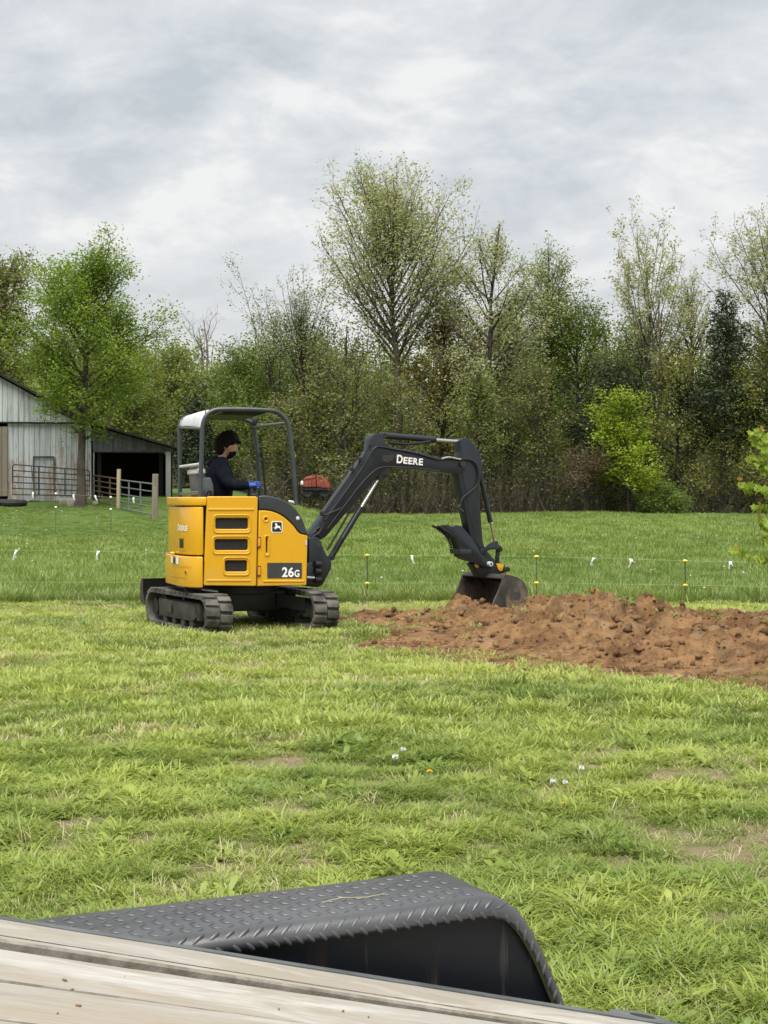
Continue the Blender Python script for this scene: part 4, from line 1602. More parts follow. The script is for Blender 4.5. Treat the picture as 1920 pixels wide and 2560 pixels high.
G().prism([wp(756, 1217), wp(757, 1199), wp(766, 1192), wp(788, 1186), (wp(790, 1217))], (0, 1.6, 0)).build('box_body', M_RED, wag, bevel=.02)
G().prism([wp(791, 1217, .1), wp(791, 1187, .1), wp(806, 1189, .1), wp(818, 1198, .1), wp(826, 1212, .1), wp(826, 1222, .1)], (0, 1.4, 0)).build('hood', M_RED, wag, bevel=.03)
for a, b in ((759, 1199), (771, 1196), (779, 1194)):
    G().prism([wp(a - .9, b, -.04), wp(a + .9, b, -.04), wp(a + .9, 1217, -.04), wp(a - .9, 1217, -.04)], (0, .05, 0)).build('rib', M_REDDK, wag)
G().prism([wp(757, 1200.5, -.03), wp(757, 1198, -.03), wp(789, 1192, -.03), wp(789, 1195, -.03)], (0, .04, 0)).build('rail', M_REDDK, wag)
G().prism([wp(794, 1200, .07), wp(794, 1191, .07), wp(804, 1192.5, .07), (wp(804, 1199, .07))], (0, .03, 0)).build('hatch', M_REDDK, wag)
G().prism([wp(757, 1217.2, .05), wp(824, 1222.2, .05), wp(824, 1226, .05), wp(757, 1225, .05)], (0, 1.4, 0)).build('chassis', M_BLACK, wag)
G().sphere(wp(755, 1208, -.05), .10, 10, sc=(.8, .6, 1.3)).build('lamp', M_WHITE_PL, wag)
for a, r in ((768, .25), (812, .25)):
    c_ = wp(a, 1229, .2)
    g = G()
    g.tube([c_ + Vector((r * math.cos(q), 0, r * math.sin(q))) for q in np.linspace(0, 2 * math.pi, 19)[:-1]], .09, 8, closed=True)
    wl = g.build('wheel', M_TYRE, wag)
    G().cyl(c_ + Vector((0, -.05, 0)), c_ + Vector((0, .08, 0)), .20, 14).build('rim', M_BLACK, wl)

# ------------------------------------------------------------------ young maple sapling at the field side
M_STEM = paint('sapling_stem', (0.16, 0.13, 0.09), (0.24, 0.20, 0.14), 14, .8)
M_LEAF = leafmat('sapling_leaf', (0.20, 0.31, 0.035), (0.36, 0.46, 0.07), .4, 3)
SY = 15.6
sxp = at(1962, SY)
sap = thing('sapling', 'young maple sapling with drooping lime green leaves beside the tall dirt heap', 'sapling', (sxp, SY, tz(sxp, SY)))
lv = [(0, 0), (.16, .10), (.42, .02), (.34, .22), (.52, .42), (.30, .46), (.22, .62), (.10, .58), (0, 1.0)]
pts = [(a, b) for a, b in lv] + [(-a, b) for a, b in reversed(lv[1:-1])]
LV = [(a * .13, -.012 * math.sin(b * 3) + abs(a) * -.05, -b * .13) for a, b in pts]
# fan from the middle rib so that the outline may be concave
LV.append((0, .004, -.045))
lf = [(len(pts), i, (i + 1) % len(pts)) for i in range(len(pts))]
leaf_me = bpy.data.meshes.new('leaf')
leaf_me.from_pydata(LV, [], lf)
leaf_me.materials.append(M_LEAF)
bud_me = leaf_me.copy()
M_BUD = leafmat('new_leaf_reddish', (0.30, 0.20, 0.06), (0.38, 0.26, 0.09), .4, 3)
bud_me.materials.clear()
bud_me.materials.append(M_BUD)
stemP = [Vector((sxp, SY, tz(sxp, SY) - .1)), px(1958, 1480, SY), px(1946, 1330, SY), px(1926, 1200, SY), px(1906, 1120, SY), px(1899, 1085, SY)]
G().tube(smoothline(stemP, 4), list(np.linspace(.022, .006, 21)), 8).build('stem', M_STEM, sap)
twigs = [[px(1948, 1340, SY), px(1915, 1392, SY - .1), px(1880, 1390, SY - .15), px(1842, 1372, SY - .2)],
         [px(1930, 1225, SY), px(1905, 1222, SY - .1), px(1875, 1216, SY - .12), px(1850, 1206, SY - .2)],
         [px(1936, 1260, SY), px(1915, 1270, SY + .1), px(1895, 1268, SY + .1)],
         [px(1912, 1140, SY), px(1895, 1142, SY + .05), px(1882, 1146, SY + .1)],
         [px(1944, 1310, SY), px(1925, 1312, SY - .1), px(1900, 1300, SY - .1)],
         [px(1925, 1190, SY), px(1960, 1170, SY - .1), px(1990, 1150, SY - .1)],
         [px(1950, 1370, SY), px(1990, 1350, SY - .1), px(2030, 1330, SY - .1)],
         [px(1935, 1260, SY), px(1975, 1240, SY + .1), px(2015, 1220, SY + .1)],
         [px(1940, 1290, SY), px(1922, 1330, SY - .15), px(1912, 1352, SY - .2)]]
for tw in twigs:
    G().tube(smoothline(tw, 4), .005, 6).build('twig', M_STEM, sap)
rl = random.Random(3)


def add_leaf(p, me, s):
    M = Matrix.Translation(p) @ Matrix.Rotation(rl.uniform(-1.1, 1.1), 4, 'Z') @ Matrix.Rotation(rl.uniform(-.7, .5), 4, 'X') @ Matrix.Rotation(rl.uniform(-.5, .5), 4, 'Y') @ Matrix.Scale(s, 4)
    inst('leaf', me, sap, M)


for tw in twigs:
    L_ = smoothline(tw, 5)
    for i, p in enumerate(L_[3:]):
        for _ in range(2 if i % 2 else 1):
            add_leaf(p + Vector((rl.uniform(-.03, .03), rl.uniform(-.05, .05), rl.uniform(-.01, .04))), leaf_me, rl.uniform(.55, 1.0))
    add_leaf(L_[-1] + Vector((0, 0, .06)), bud_me, .5)
SL = smoothline(stemP[2:], 8)
for i, p in enumerate(SL):
    for _ in range(3):
        add_leaf(p + Vector((rl.uniform(-.07, .07), rl.uniform(-.08, .08), rl.uniform(-.02, .06))), leaf_me, rl.uniform(.5, .95))
add_leaf(SL[-1] + Vector((0, 0, .08)), bud_me, .6)
add_leaf(SL[-1] + Vector((.02, 0, .05)), bud_me, .5)

# ------------------------------------------------------------------ dandelions in the lawn
M_YEL = paint('dandelion_yellow', (0.80, 0.50, 0.01), (0.88, 0.62, 0.02), 60, .8)
M_PUFF = paint('dandelion_puff', (0.50, 0.50, 0.46), (0.62, 0.62, 0.58), 60, .95)
M_STALK = paint('dandelion_stalk', (0.33, 0.33, 0.14), (0.45, 0.40, 0.24), 30, .8)


def ground_at(pxx, pyy):
    Y = F * CH / (pyy - HZ)
    for _ in range(4):
        Y = (CH - tz(at(pxx, Y), Y)) * F / (pyy - HZ)
    return at(pxx, Y), Y


def dandelion(pxx, headpy, footpx, footpy, r, mat, label, name):
    x0, Y = ground_at(footpx, footpy)
    z0 = tz(x0, Y)
    o = thing(name, label, 'dandelion', (x0, Y, z0), 0, 'dandelions in the lawn')
    h = px(pxx, headpy, Y)
    b = Vector((x0, Y, z0))
    G().tube(smoothline([b, (b * .5 + h * .5) + Vector((.008, 0, 0)), h], 4), .003, 6).build('stalk', M_STALK, o)
    if mat is M_PUFF:
        r *= .62
        g = G().sphere(h, r * .55, 10)
        for i in range(90):
            d = Vector((rl.gauss(0, 1), rl.gauss(0, 1), rl.gauss(0, 1))).normalized()
            e = d.orthogonal().normalized() * .0016
            g.add([h + d * r * .4 - e, h + d * r * .4 + e, h + d * r * rl.uniform(.85, 1.05) + e * 1.6, h + d * r * rl.uniform(.85, 1.05) - e * 1.6], [(0, 1, 2, 3)])
        g.build('seed_head', mat, o, ang=0)
    else:
        g = G()
        r *= .75
        for ring, (n, el, ln) in enumerate(((16, .25, 1.), (14, .6, .9), (10, 1.0, .75))):
            for i in range(n):
                a = 2 * math.pi * (i + ring * .4) / n
                d = Vector((math.cos(a) * math.cos(el), math.sin(a) * math.cos(el), math.sin(el)))
                sd = Vector((-math.sin(a), math.cos(a), 0)) * r * .2
                g.add([h, h + d * r * ln * .6 - sd, h + d * r * ln, h + d * r * ln * .6 + sd], [(0, 1, 2, 3)])
        g.build('flower_head', mat, o, ang=0)


dandelion(1074, 1930, 1074, 1965, .026, M_YEL, 'yellow dandelion flower with a pale clover next to it, the one above the fender end', 'dandelion')
dandelion(1407, 2011, 1406, 2030, .022, M_YEL, 'low yellow dandelion flower below the group of white seed heads', 'dandelion')
dandelion(1382, 1953, 1392, 2008, .024, M_PUFF, 'white dandelion seed head leaning out, lowest of its group of three', 'dandelion')
dandelion(1413, 1955, 1423, 1998, .021, M_PUFF, 'tattered dandelion seed head in the middle of the group of three', 'dandelion')
dandelion(1454, 1920, 1430, 1995, .024, M_PUFF, 'highest white dandelion seed head of the group of three, on a long stalk', 'dandelion')
dandelion(988, 1892, 992, 1915, .030, M_PUFF, 'white seed head amid pale flattened leaves in the open lawn', 'dandelion')
dandelion(1008, 1873, 1010, 1900, .026, M_PUFF, 'second white seed head amid pale leaves, just above its neighbour', 'dandelion')
dandelion(182, 1968, 182, 1978, .012, M_YEL, 'tiny yellow dandelion on the barn side of the lawn', 'dandelion')


# ------------------------------------------------------------------ trailer in the foreground
TR = Frame(0.20, 2.855, 25.6)
TZ = 0.70
trailer = thing('trailer', 'tilt deck trailer with weathered planks and black tread plate fender', 'trailer', (-.6, 1.6, 0), R(25.6))
M_FEND = paint('black_tread_plate', (0.044, 0.046, 0.050), (0.070, 0.072, 0.077), 5, .34, .10, .08, 140, .9)
M_FENDIN = paint('fender_inner_black', (0.005, 0.006, 0.008), (0.009, 0.010, 0.013), 6, .38)
M_RAIL = paint('deck_rail_grey', (0.075, 0.085, 0.085), (0.13, 0.14, 0.14), 9, .55, .2, .2, 60)

m, nt, out = newmat('weathered_plank')
t = NT(nt)
P = t.coord('Object')
oi = t.n('ShaderNodeObjectInfo').outputs['Random']
b1 = t.mix(oi, (0.29, 0.275, 0.245), (0.345, 0.33, 0.30))
of = t.n('ShaderNodeVectorMath', operation='ADD')
cb_ = t.n('ShaderNodeCombineXYZ')
nt.links.new(t.math('MULTIPLY', oi, 37.0), cb_.inputs[0])
nt.links.new(t.math('MULTIPLY', oi, 11.0), cb_.inputs[1])
nt.links.new(P, of.inputs[0])
nt.links.new(cb_.outputs[0], of.inputs[1])
PV = of.outputs[0]
grain = t.noise(1, 6, .7, PV, .3, (7, 150, 150))
grain2 = t.noise(1, 5, .65, PV, .5, (2.6, 38, 38))
blotch = t.noise(1, 5, .6, PV, .6, (2.4, 8, 8))
c = t.mix(t.ramp(blotch, [(.36, 0.), (.66, .85)]), b1, (0.275, 0.235, 0.175))
c = t.mix(t.ramp(t.noise(1, 6, .65, PV, .8, (1.5, 6, 6)), [(.50, 0.), (.62, .85)]), c, (0.43, 0.42, 0.40))
c = t.mix(t.ramp(grain, [(.30, .55), (.50, 0.)]), c, (0.19, 0.168, 0.138))
c = t.mix(t.ramp(grain2, [(.30, .55), (.42, 0.)]), c, (0.19, 0.17, 0.14))
crack = t.noise(1, 3, .55, PV, .35, (5.0, 52, 52))
c = t.mix(t.ramp(crack, [(.235, 1.), (.275, 0.)]), c, (0.035, 0.03, 0.025))
stain = t.noise(1, 4, .6, PV, .5, (5.0, 12, 12))
c = t.mix(t.ramp(stain, [(.64, 0.), (.72, .55)]), c, (0.30, 0.225, 0.13))
hh_ = t.math('ADD', t.math('MULTIPLY', grain, .6), t.math('MULTIPLY', t.ramp(crack, [(.20, 0.), (.26, 1.)]), .8))
nt.links.new(t.bsdf(c, .8, 0, t.bump(hh_, .6, .006), .25), out.inputs[0])
M_SIDEWOOD = paint('weathered_side_and_gap_shade', (0.13, 0.115, 0.095), (0.25, 0.23, 0.20), 22, .9, 0, .4, 120, .1)  # weathered plank sides, coloured darker so gaps and groove read as shaded
M_PLANK = m

# tilted deck: through two points of its far edge, level across
nrm = Vector((TR.s, -TR.c, 0))       # towards the camera side
EC = -2.415 - 0.0


def edge_pt(x, y):
    d = Vector(((x - 960) / F, 1, -(y - HZ) / F))
    Y = EC / (nrm.x * d.x + nrm.y * d.y)
    return Vector((0, 0, CH)) + d * Y


e0, e1 = edge_pt(0, 2302), edge_pt(1640, 2560)
du = (e1 - e0).normalized()
dn = nrm
dw = du.cross(-dn).normalized()
if dw.z < 0:
    dw = -dw
DM = Matrix((du.to_4d(), dn.to_4d(), dw.to_4d(), Vector((0, 0, 0, 1)))).transposed()
DM = Matrix(((du.x, dn.x, dw.x, e0.x), (du.y, dn.y, dw.y, e0.y), (du.z, dn.z, dw.z, e0.z), (0, 0, 0, 1)))
LEN0, LEN1 = -1.7, 2.6
plank_w = .138


def plank(v0, v1, seed):
    r = random.Random(seed)
    n = 90
    vs, fs = [], []
    prof = [(0.0, -.036), (0.0, -.006), (.003, -.001), (.012, 0), (v1 - v0 - .020, 0), (v1 - v0 - .019, -.006), (v1 - v0 - .0178, -.006), (v1 - v0 - .0165, -.0012), (v1 - v0 - .004, -.002), (v1 - v0, -.006), (v1 - v0, -.036)] if seed == 1 else [(0.0, -.036), (0.0, -.006), (.003, -.001), (.012, 0), (v1 - v0 - .012, 0), (v1 - v0 - .003, -.001), (v1 - v0, -.005), (v1 - v0, -.036)]
    for i in range(n + 1):
        u = LEN0 + (LEN1 - LEN0) * i / n
        for j, (a, b) in enumerate(prof):
            wob = .0022 * math.sin(u * 5 + seed) + .0016 * r.uniform(-1, 1)
            lift = .0014 * math.sin(u * 3.1 + seed * 2) if b > -.03 else 0
            aa = a + (wob if j < 3 else (-wob * .8 if j > 4 else 0))
            vs.append((u, v0 + aa, b + lift))
    k = len(prof)
    for i in range(n):
        for j in range(k - 1):
            a = i * k + j
            fs.append((a, a + 1, a + k + 1, a + k))
    fs.append(tuple(range(k)))
    fs.append(tuple(n * k + q for q in range(k - 1, -1, -1)))
    g = G().add(vs, fs)
    me = g.me('plank', ang=30)
    bm = bmesh.new()
    bm.from_mesh(me)
    bmesh.ops.recalc_face_normals(bm, faces=bm.faces)
    bm.to_mesh(me)
    bm.free()
    o = bpy.data.objects.new('deck_plank', me)
    COL.objects.link(o)
    me.materials.append(M_PLANK)
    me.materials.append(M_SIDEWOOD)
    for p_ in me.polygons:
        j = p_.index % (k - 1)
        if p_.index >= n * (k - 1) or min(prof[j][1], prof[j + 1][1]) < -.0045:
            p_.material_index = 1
    o.parent = trailer
    o.matrix_local = INV[trailer.name] @ DM
    INV[o.name] = DM.inverted()
    return o


v = .022
for k in range(10):
    pw = .150 if k == 0 else .19
    o_ = plank(v + .003, v + pw - (.006 if k else .006), k + 1)
    if k == 0:
        o_.matrix_local = INV[trailer.name] @ DM @ Matrix.Translation((0, 0, .0075)) @ Matrix.Rotation(.012, 4, 'X')
    v += pw
deck_w = v
# steel side rail beside the outer plank, with stake pocket tabs
prof = [(0, .008), (.021, .008), (.021, .0), (.006, .0), (.006, -.11), (0, -.11)]
G().prism([DM @ Vector((LEN0 - .02, a, b)) for a, b in prof], DM.to_3x3() @ Vector((LEN1 - LEN0 + .02, 0, 0))).build('side_rail', M_RAIL, trailer, bevel=.0015)
G().prism([DM @ Vector((LEN0 - .02, deck_w + .022 - a, b)) for a, b in prof], DM.to_3x3() @ Vector((LEN1 - LEN0 + .02, 0, 0))).build('side_rail', M_RAIL, trailer, bevel=.0015)
for u in (-1.2, -.3, .6, 1.5, 2.4):
    G().box((u, deck_w / 2, -.08), (.06, deck_w - .02, .08), M=DM).build('cross_member', M_FENDIN, trailer)
uu = (edge_pt(1600, 2553) - e0).dot(du)
tab = roundpoly([(uu - .080, .000), (uu - .03, .055), (uu + .045, .075), (uu + .085, .060), (uu + .10, .0)], .014, 4)
g = G().prism([DM @ Vector((a, -b - .001, .004)) for a, b in tab], DM.to_3x3() @ Vector((0, 0, -.012)))
stk = g.build('stake_tab', M_RAIL, trailer, bevel=.002)
G().prism([DM @ Vector((uu + .030 + .030 * math.cos(q), -.034 + .013 * math.sin(q), .0048)) for q in np.linspace(0, 2 * math.pi, 15)[:-1]], DM.to_3x3() @ Vector((0, 0, -.003))).build('tab_slot', M_FENDIN, stk)
# main frame, axles and wheels under the fender
G().box(TR.w((-.2, -.25, .40)), (2.4, .08, .12), rot=Matrix.Rotation(R(25.6), 3, 'Z')).build('frame_beam', M_FENDIN, trailer)
for xl in (-.28, -1.02):
    c_ = TR.w((xl, .125, .30))
    ax = TR.M.to_3x3() @ Vector((0, 1, 0))
    ex = TR.M.to_3x3() @ Vector((1, 0, 0))
    pr = [(.17, -.10), (.27, -.105), (.31, -.085), (.32, 0), (.31, .085), (.27, .105), (.17, .10)]
    vs, fs = [], []
    n = 28
    for i in range(n):
        a = 2 * math.pi * i / n
        for r_, d in pr:
            vs.append(c_ + ex * (r_ * math.cos(a)) + Vector((0, 0, 1)) * (r_ * math.sin(a)) + ax * d)
    kk = len(pr)
    for i in range(n):
        j = (i + 1) % n
        for q in range(kk - 1):
            fs.append((i * kk + q, i * kk + q + 1, j * kk + q + 1, j * kk + q))
    wl = G().add(vs, fs).build('wheel', M_TYRE, trailer)
    G().cyl(c_ - ax * .07, c_ + ax * .08, .175, 24).build('rim', M_RAIL, wl)

# fender: side outline of the rolled lip, top plate, recessed inner panel
NY = 0.0
top_px = [(-900, 2532), (300, 2372), (521, 2343), (800, 2306), (960, 2286), (1124, 2262), (1200, 2252), (1246, 2250), (1286, 2270), (1321, 2311), (1356, 2375), (1390, 2450), (1413, 2509), (1450, 2620)]
in_px = [(-900, 2580), (300, 2423), (579, 2380), (800, 2350), (960, 2329), (1120, 2308), (1190, 2298), (1234, 2296), (1277, 2311), (1311, 2348), (1346, 2411), (1380, 2490), (1400, 2540), (1430, 2640)]
So = [TR.uv(a, b, -.002) for a, b in top_px]
Si = [TR.uv(a, b, -.002) for a, b in in_px]
So = [tuple(p) for p in smoothline(So, 5)]
Si = [tuple(p) for p in smoothline(Si, 5)]
# force the long run level
lvl_o = So[8 * 5 - 12][1]
FW = .235
# cross-section at every station: from the lower lip edge, round the roll, over the top plate to the far edge and down
vs, fs = [], []
n = len(So)
sec = 10
for (a, b), (c_, d_) in zip(So, Si):
    o2 = Vector((a, 0, b))
    i2 = Vector((c_, 0, d_))
    inw = (i2 - o2)
    h = inw.length
    inw.normalize()
    rr = min(.030, h * .75)
    row = [i2 + Vector((0, -.002, 0))]
    cen_ = o2 + inw * rr + Vector((0, rr - .004, 0))
    for q in range(7):
        an = math.pi / 2 * q / 6
        row.append(cen_ + Vector((0, -math.cos(an) * rr, 0)) - inw * math.sin(an) * rr)
    row.append(o2 + Vector((0, FW - .01, 0)))
    row.append(o2 + Vector((0, FW, 0)) + inw * .008)
    row.append(o2 + Vector((0, FW, 0)) + inw * .05)
    vs += row
sec = len(row)
for i in range(n - 1):
    for j in range(sec - 1):
        a = i * sec + j
        fs.append((a, a + sec, a + sec + 1, a + 1))
me = G().add([TR.w(p) for p in vs], fs).me('fender', ang=40)
fender = link('fender', me, M_FEND, trailer)
sd_ = fender.modifiers.new('thick', 'SOLIDIFY')
sd_.thickness = .003
sd_.offset = 1
# recessed inner skirt panel
pan = [(a, b) for a, b in Si] + [TR.uv(1430, 2800, 0), TR.uv(-900, 2900, 0)]
me = plate([pan], .004)
M_SK = paint('fender_skirt', (0.0075, 0.010, 0.016), (0.012, 0.014, 0.020), 3, .33, 0, 0, 60, .5)
m, nt, out = newmat('fender_skirt_streaked')
t = NT(nt)
P = t.pos()
streak = t.noise(1, 4, .6, P, .6, (22, 22, 1.1))
fade = t.noise(2.2, 2, .5, P)
c = t.mix(t.ramp(t.math('MULTIPLY', streak, t.math('ADD', fade, .45)), [(.56, 0.), (.64, .7)]), (0.0045, 0.006, 0.0095), (0.05, 0.047, 0.044))
c = t.mix(t.ramp(t.noise(1, 3, .5, P, .2, (9, 9, .5)), [(.60, 0.), (.66, .8)]), c, (0.035, 0.025, 0.018))
nt.links.new(t.bsdf(c, .42, 0, None, .4), out.inputs[0])
put(me, side(TR.M, .016), 'skirt', m, trailer)
# raised tread pattern: lugs on the flat top and on the roll
lug = []
icm = G().sphere((0, 0, 0), 1, 8)
top_line = [(a, b) for a, b in So]


def top_at(x):
    for (a, b), (c_, d_) in zip(top_line[:-1], top_line[1:]):
        if a <= x <= c_ and c_ > a:
            f = (x - a) / (c_ - a)
            ang = math.atan2(d_ - b, c_ - a)
            return b + (d_ - b) * f, ang
    return None


gl = G()
pitch = .0275
flat_end = TR.uv(1236, 2251, -.002)[0]
start = TR.uv(-100, 2420, 0)[0]
ix_ = 0
x = start
while x < flat_end - .012:
    for j in range(9):
        y = .036 + j * .0238
        if y > FW - .010:
            continue
        z, ang = top_at(x)
        an = R(45) if (ix_ + j) % 2 else R(-45)
        M = TR.M @ Matrix.Translation((x, y, z + .0025)) @ Matrix.Rotation(-ang, 4, 'Y') @ Matrix.Rotation(an, 4, 'Z') @ Matrix.Diagonal((.0118, .0036, .0030, 1))
        gl.add(icm.v, icm.f, M)
    x += pitch
    ix_ += 1
# on the rolled edge and down the curved end
dist = 0
last = None
nxt = 0
k2 = 0
for i in range(len(So) - 1):
    a, b = Vector(So[i]), Vector(So[i + 1])
    seg = (b - a).length
    if a.x < start:
        continue
    while nxt < dist + seg:
        f = (nxt - dist) / seg
        p2 = a + (b - a) * f
        q2 = Vector(Si[i]) * (1 - f) + Vector(Si[i + 1]) * f
        tdir = (b - a).normalized()
        inw = (q2 - p2)
        hh = inw.length
        inw.normalize()
        for (lv_, an, ln) in ((.35, .7, .0185), (.86, -.75, .0125)):
            if lv_ < .5:
                cpos = Vector((p2.x, 0, p2.y)) + Vector((inw.x, 0, inw.y)) * (.030 * .36) + Vector((0, .0055, 0))
                nn = (Vector((0, -1, 0)) * .75 - Vector((inw.x, 0, inw.y)) * .66).normalized()
                cpos += nn * .0035
            else:
                cpos = Vector((p2.x, 0, p2.y)) + Vector((inw.x, 0, inw.y)) * (hh * .80) + Vector((0, -.0045, 0))
                nn = Vector((0, -1, 0))
            tx = Vector((tdir.x, 0, tdir.y))
            ty = nn.cross(tx)
            Mr = Matrix((tx, ty, nn)).transposed().to_4x4()
            M = TR.M @ Matrix.Translation(cpos + tx * (.013 if lv_ > .5 else 0)) @ Mr @ Matrix.Rotation(an, 4, 'Z') @ Matrix.Diagonal((ln, .0050, .0046, 1))
            gl.add(icm.v, icm.f, M)
        # the end that slopes away carries lugs across its width too
        nxt += pitch
        k2 += 1
    dist += seg
gl.build('tread_pattern', M_FEND, fender, kind='stuff')

# bits of bark and bud scales on the deck
M_BIT = paint('bud_scale', (0.16, 0.09, 0.05), (0.30, 0.18, 0.10), 60, .8)
gb = G()
for i in range(70):
    u, v_ = rl.uniform(-.1, 1.9), rl.uniform(.03, .9)
    s_ = rl.uniform(.0008, .0024)
    M = DM @ Matrix.Translation((u, v_, s_ * .5)) @ Matrix.Rotation(rl.uniform(0, 6), 4, 'Z') @ Matrix.Diagonal((s_ * rl.uniform(1, 2.4), s_, s_ * .8, 1))
    gb.add(icm.v, icm.f, M)
gb.build('bud_scales', M_BIT, kind='stuff')
# one upright bud scale cluster and a straw on the fender
d = Vector(((262 - 960) / F, 1, -(2386 - HZ) / F))
nw = dw
tt_ = (e0 - Vector((0, 0, CH))).dot(nw) / d.dot(nw)
pb_ = Vector((0, 0, CH)) + d * tt_
g = G()
for k in range(5):
    a = k * 1.3
    dd = Vector((math.cos(a) * .5, math.sin(a) * .5, 1)).normalized()
    g.tube([pb_, pb_ + dd * .006, pb_ + dd * .011], [.0012, .0028, .0004], 6)
tag(g.build('bud_husk', M_BIT), 'small brown bud husk standing on the outer deck plank', 'bud')
sp_ = [TR.w((TR.uv(870, 2276, 0)[0] - .02, .12, 0)), ]
zt_ = top_at(-.25)[0] + .006
g = G().tube([TR.w((-.30, .10, zt_)), TR.w((-.26, .105, zt_ + .003)), TR.w((-.21, .098, zt_)), TR.w((-.17, .105, zt_ + .001))], .0007, 5)
tag(g.build('straw', M_STALK), 'thin dry straw lying on the tread plate fender', 'straw')


# ------------------------------------------------------------------ mini excavator
CX, CY = -1.62, 17.30
E = Frame(CX, CY, 19)
U = Frame(CX, CY, -62)
exc = thing('mini_excavator', 'yellow and dark grey mini excavator with open canopy digging at the dirt mound', 'excavator', (CX, CY, 0), E.a)

M_YELLOW = paint('machine_yellow', (0.57, 0.305, 0.005), (0.61, 0.33, 0.008), 2.5, .30, 0, .03, 25, .5, .35, .05)
# thin dust along the lower panels and faint scuffs over the paint
m, nt, out = newmat('machine_yellow')
t = NT(nt)
P = t.pos()
sz_ = t.n('ShaderNodeSeparateXYZ')
nt.links.new(P, sz_.inputs[0])
c = t.mix(t.noise(2.5, 4, .6, P), (0.60, 0.315, 0.004), (0.66, 0.35, 0.007))
dst = t.math('ADD', t.math('MULTIPLY', t.math('SUBTRACT', .80, sz_.outputs[2]), 1.3), t.math('MULTIPLY', t.math('SUBTRACT', t.noise(5, 6, .7, P), .5), 1.7))
c = t.mix(t.ramp(dst, [(.15, 0.), (.75, .25)]), c, (0.40, 0.29, 0.16))
c = t.mix(t.ramp(t.noise(1, 5, .7, P, .4, (9, 9, 26)), [(.66, 0.), (.72, .22)]), c, (0.33, 0.21, 0.06))
rg = t.math('ADD', t.math('MULTIPLY', t.ramp(dst, [(.1, 0.), (.8, 1.)]), .35), t.math('MULTIPLY', t.noise(9, 4, .6, P), .22))
nt.links.new(t.bsdf(c, t.math('ADD', rg, .16), 0, t.bump(t.noise(18, 3, .5, P), .03, .004), .5, .3), out.inputs[0])
M_YELLOW = m
M_GREY = paint('machine_dark_grey', (0.0050, 0.0088, 0.0140), (0.0088, 0.0140, 0.0205), 3, .42, 0, .04, 40, .5, .15, .08)
M_COWL = paint('cowl_grey', (0.022, 0.027, 0.032), (0.034, 0.039, 0.044), 4, .42, 0, .05, 90)
M_BLK = paint('machine_black', (0.005, 0.005, 0.006), (0.011, 0.011, 0.011), 6, .55)
M_MESHB = paint('vent_mesh', (0.003, 0.003, 0.003), (0.012, 0.012, 0.011), 110, .6, 0, .8, 220)
M_ROPS = paint('canopy_tube_grey', (0.028, 0.038, 0.043), (0.042, 0.054, 0.059), 5, .36, 0, 0, 60, .5, .2)
M_RUBBER = paint('dusty_track_rubber', (0.026, 0.026, 0.026), (0.13, 0.12, 0.105), 5, .85, 0, .3, 40, .3)
M_STEELD = paint('dusty_track_frame', (0.026, 0.025, 0.024), (0.070, 0.064, 0.056), 6, .75, 0, .2, 40, .3)
M_CHROME = paint('chromed_rod', (0.72, 0.73, 0.74), (0.80, 0.80, 0.80), 8, .16, 1.0)
M_BRASSY = paint('oily_rod', (0.40, 0.34, 0.22), (0.50, 0.43, 0.30), 9, .28, .9)
M_DECALW = paint('decal_white', (0.80, 0.80, 0.80), (0.84, 0.84, 0.84), 9, .4)
M_DECALK = paint('decal_black', (0.010, 0.010, 0.011), (0.014, 0.014, 0.015), 9, .35)
M_DECALG = paint('decal_grey', (0.030, 0.035, 0.038), (0.042, 0.046, 0.050), 9, .45)
M_DECALR = paint('decal_red', (0.55, 0.03, 0.03), (0.6, 0.05, 0.04), 9, .4)
M_ROOFW = paint('canopy_roof_pale', (0.42, 0.44, 0.46), (0.55, 0.57, 0.58), 4, .4, 0, .05, 20)
M_SEAT = paint('seat_grey_vinyl', (0.06, 0.067, 0.075), (0.09, 0.098, 0.106), 7, .5)
M_GLASSY = paint('pale_plastic_and_sky_sheen', (0.45, 0.47, 0.50), (0.55, 0.57, 0.6), 7, .35)

YN = -.70     # near side plane


def uvs(pts, yl=YN, fr=None):
    fr = fr or E
    return [fr.uv(a, b, yl) for a, b in pts]


def rbox(x0, y0, x1, y1, r=4):
    return [(x0 + r, y0), (x1 - r, y0), (x1, y0 + r), (x1, y1 - r), (x1 - r, y1), (x0 + r, y1), (x0, y1 - r), (x0, y0 + r)]


def rrect(x0, y0, x1, y1, r, yl=YN, fr=None, n=5):
    return roundpoly(uvs([(x0, y0), (x1, y0), (x1, y1), (x0, y1)], yl, fr), r, n)


TH = .045
V1 = (539, 1295, 620.5, 1322.5)
V2 = (537, 1348, 620, 1375.5)
V3 = (563, 1401, 618, 1429)
door = roundpoly(uvs([(518, 1241), (645, 1241), (641, 1465.5), (509, 1464)]), [.022, .035, .02, .02], 4)
holes = [rrect(*v, .024) for v in (V1, V2, V3)]
eng = put(plate([door] + holes, TH, .010), side(E.M, YN + TH / 2), 'engine_door', M_YELLOW, exc)
for v, gx0, gx1 in ((V1, 7, 7), (V2, 7, 7), (V3, 6, 6)):
    o2 = rrect(v[0] - gx0, v[1] - 9, v[2] + gx1, v[3] + 11, .05)
    i2 = rrect(v[0] - gx0 + 3.2, v[1] - 5.5, v[2] + gx1 - 3.2, v[3] + 7, .04)
    put(plate([o2, i2], .014, .0065), side(E.M, YN - .002), 'vent_rim', M_YELLOW, eng)
    put(plate([rrect(v[0] - 2, v[1] - 2, v[2] + 2, v[3] + 2, .02)], .01), side(E.M, YN + .034), 'vent_mesh', M_MESHB, eng)
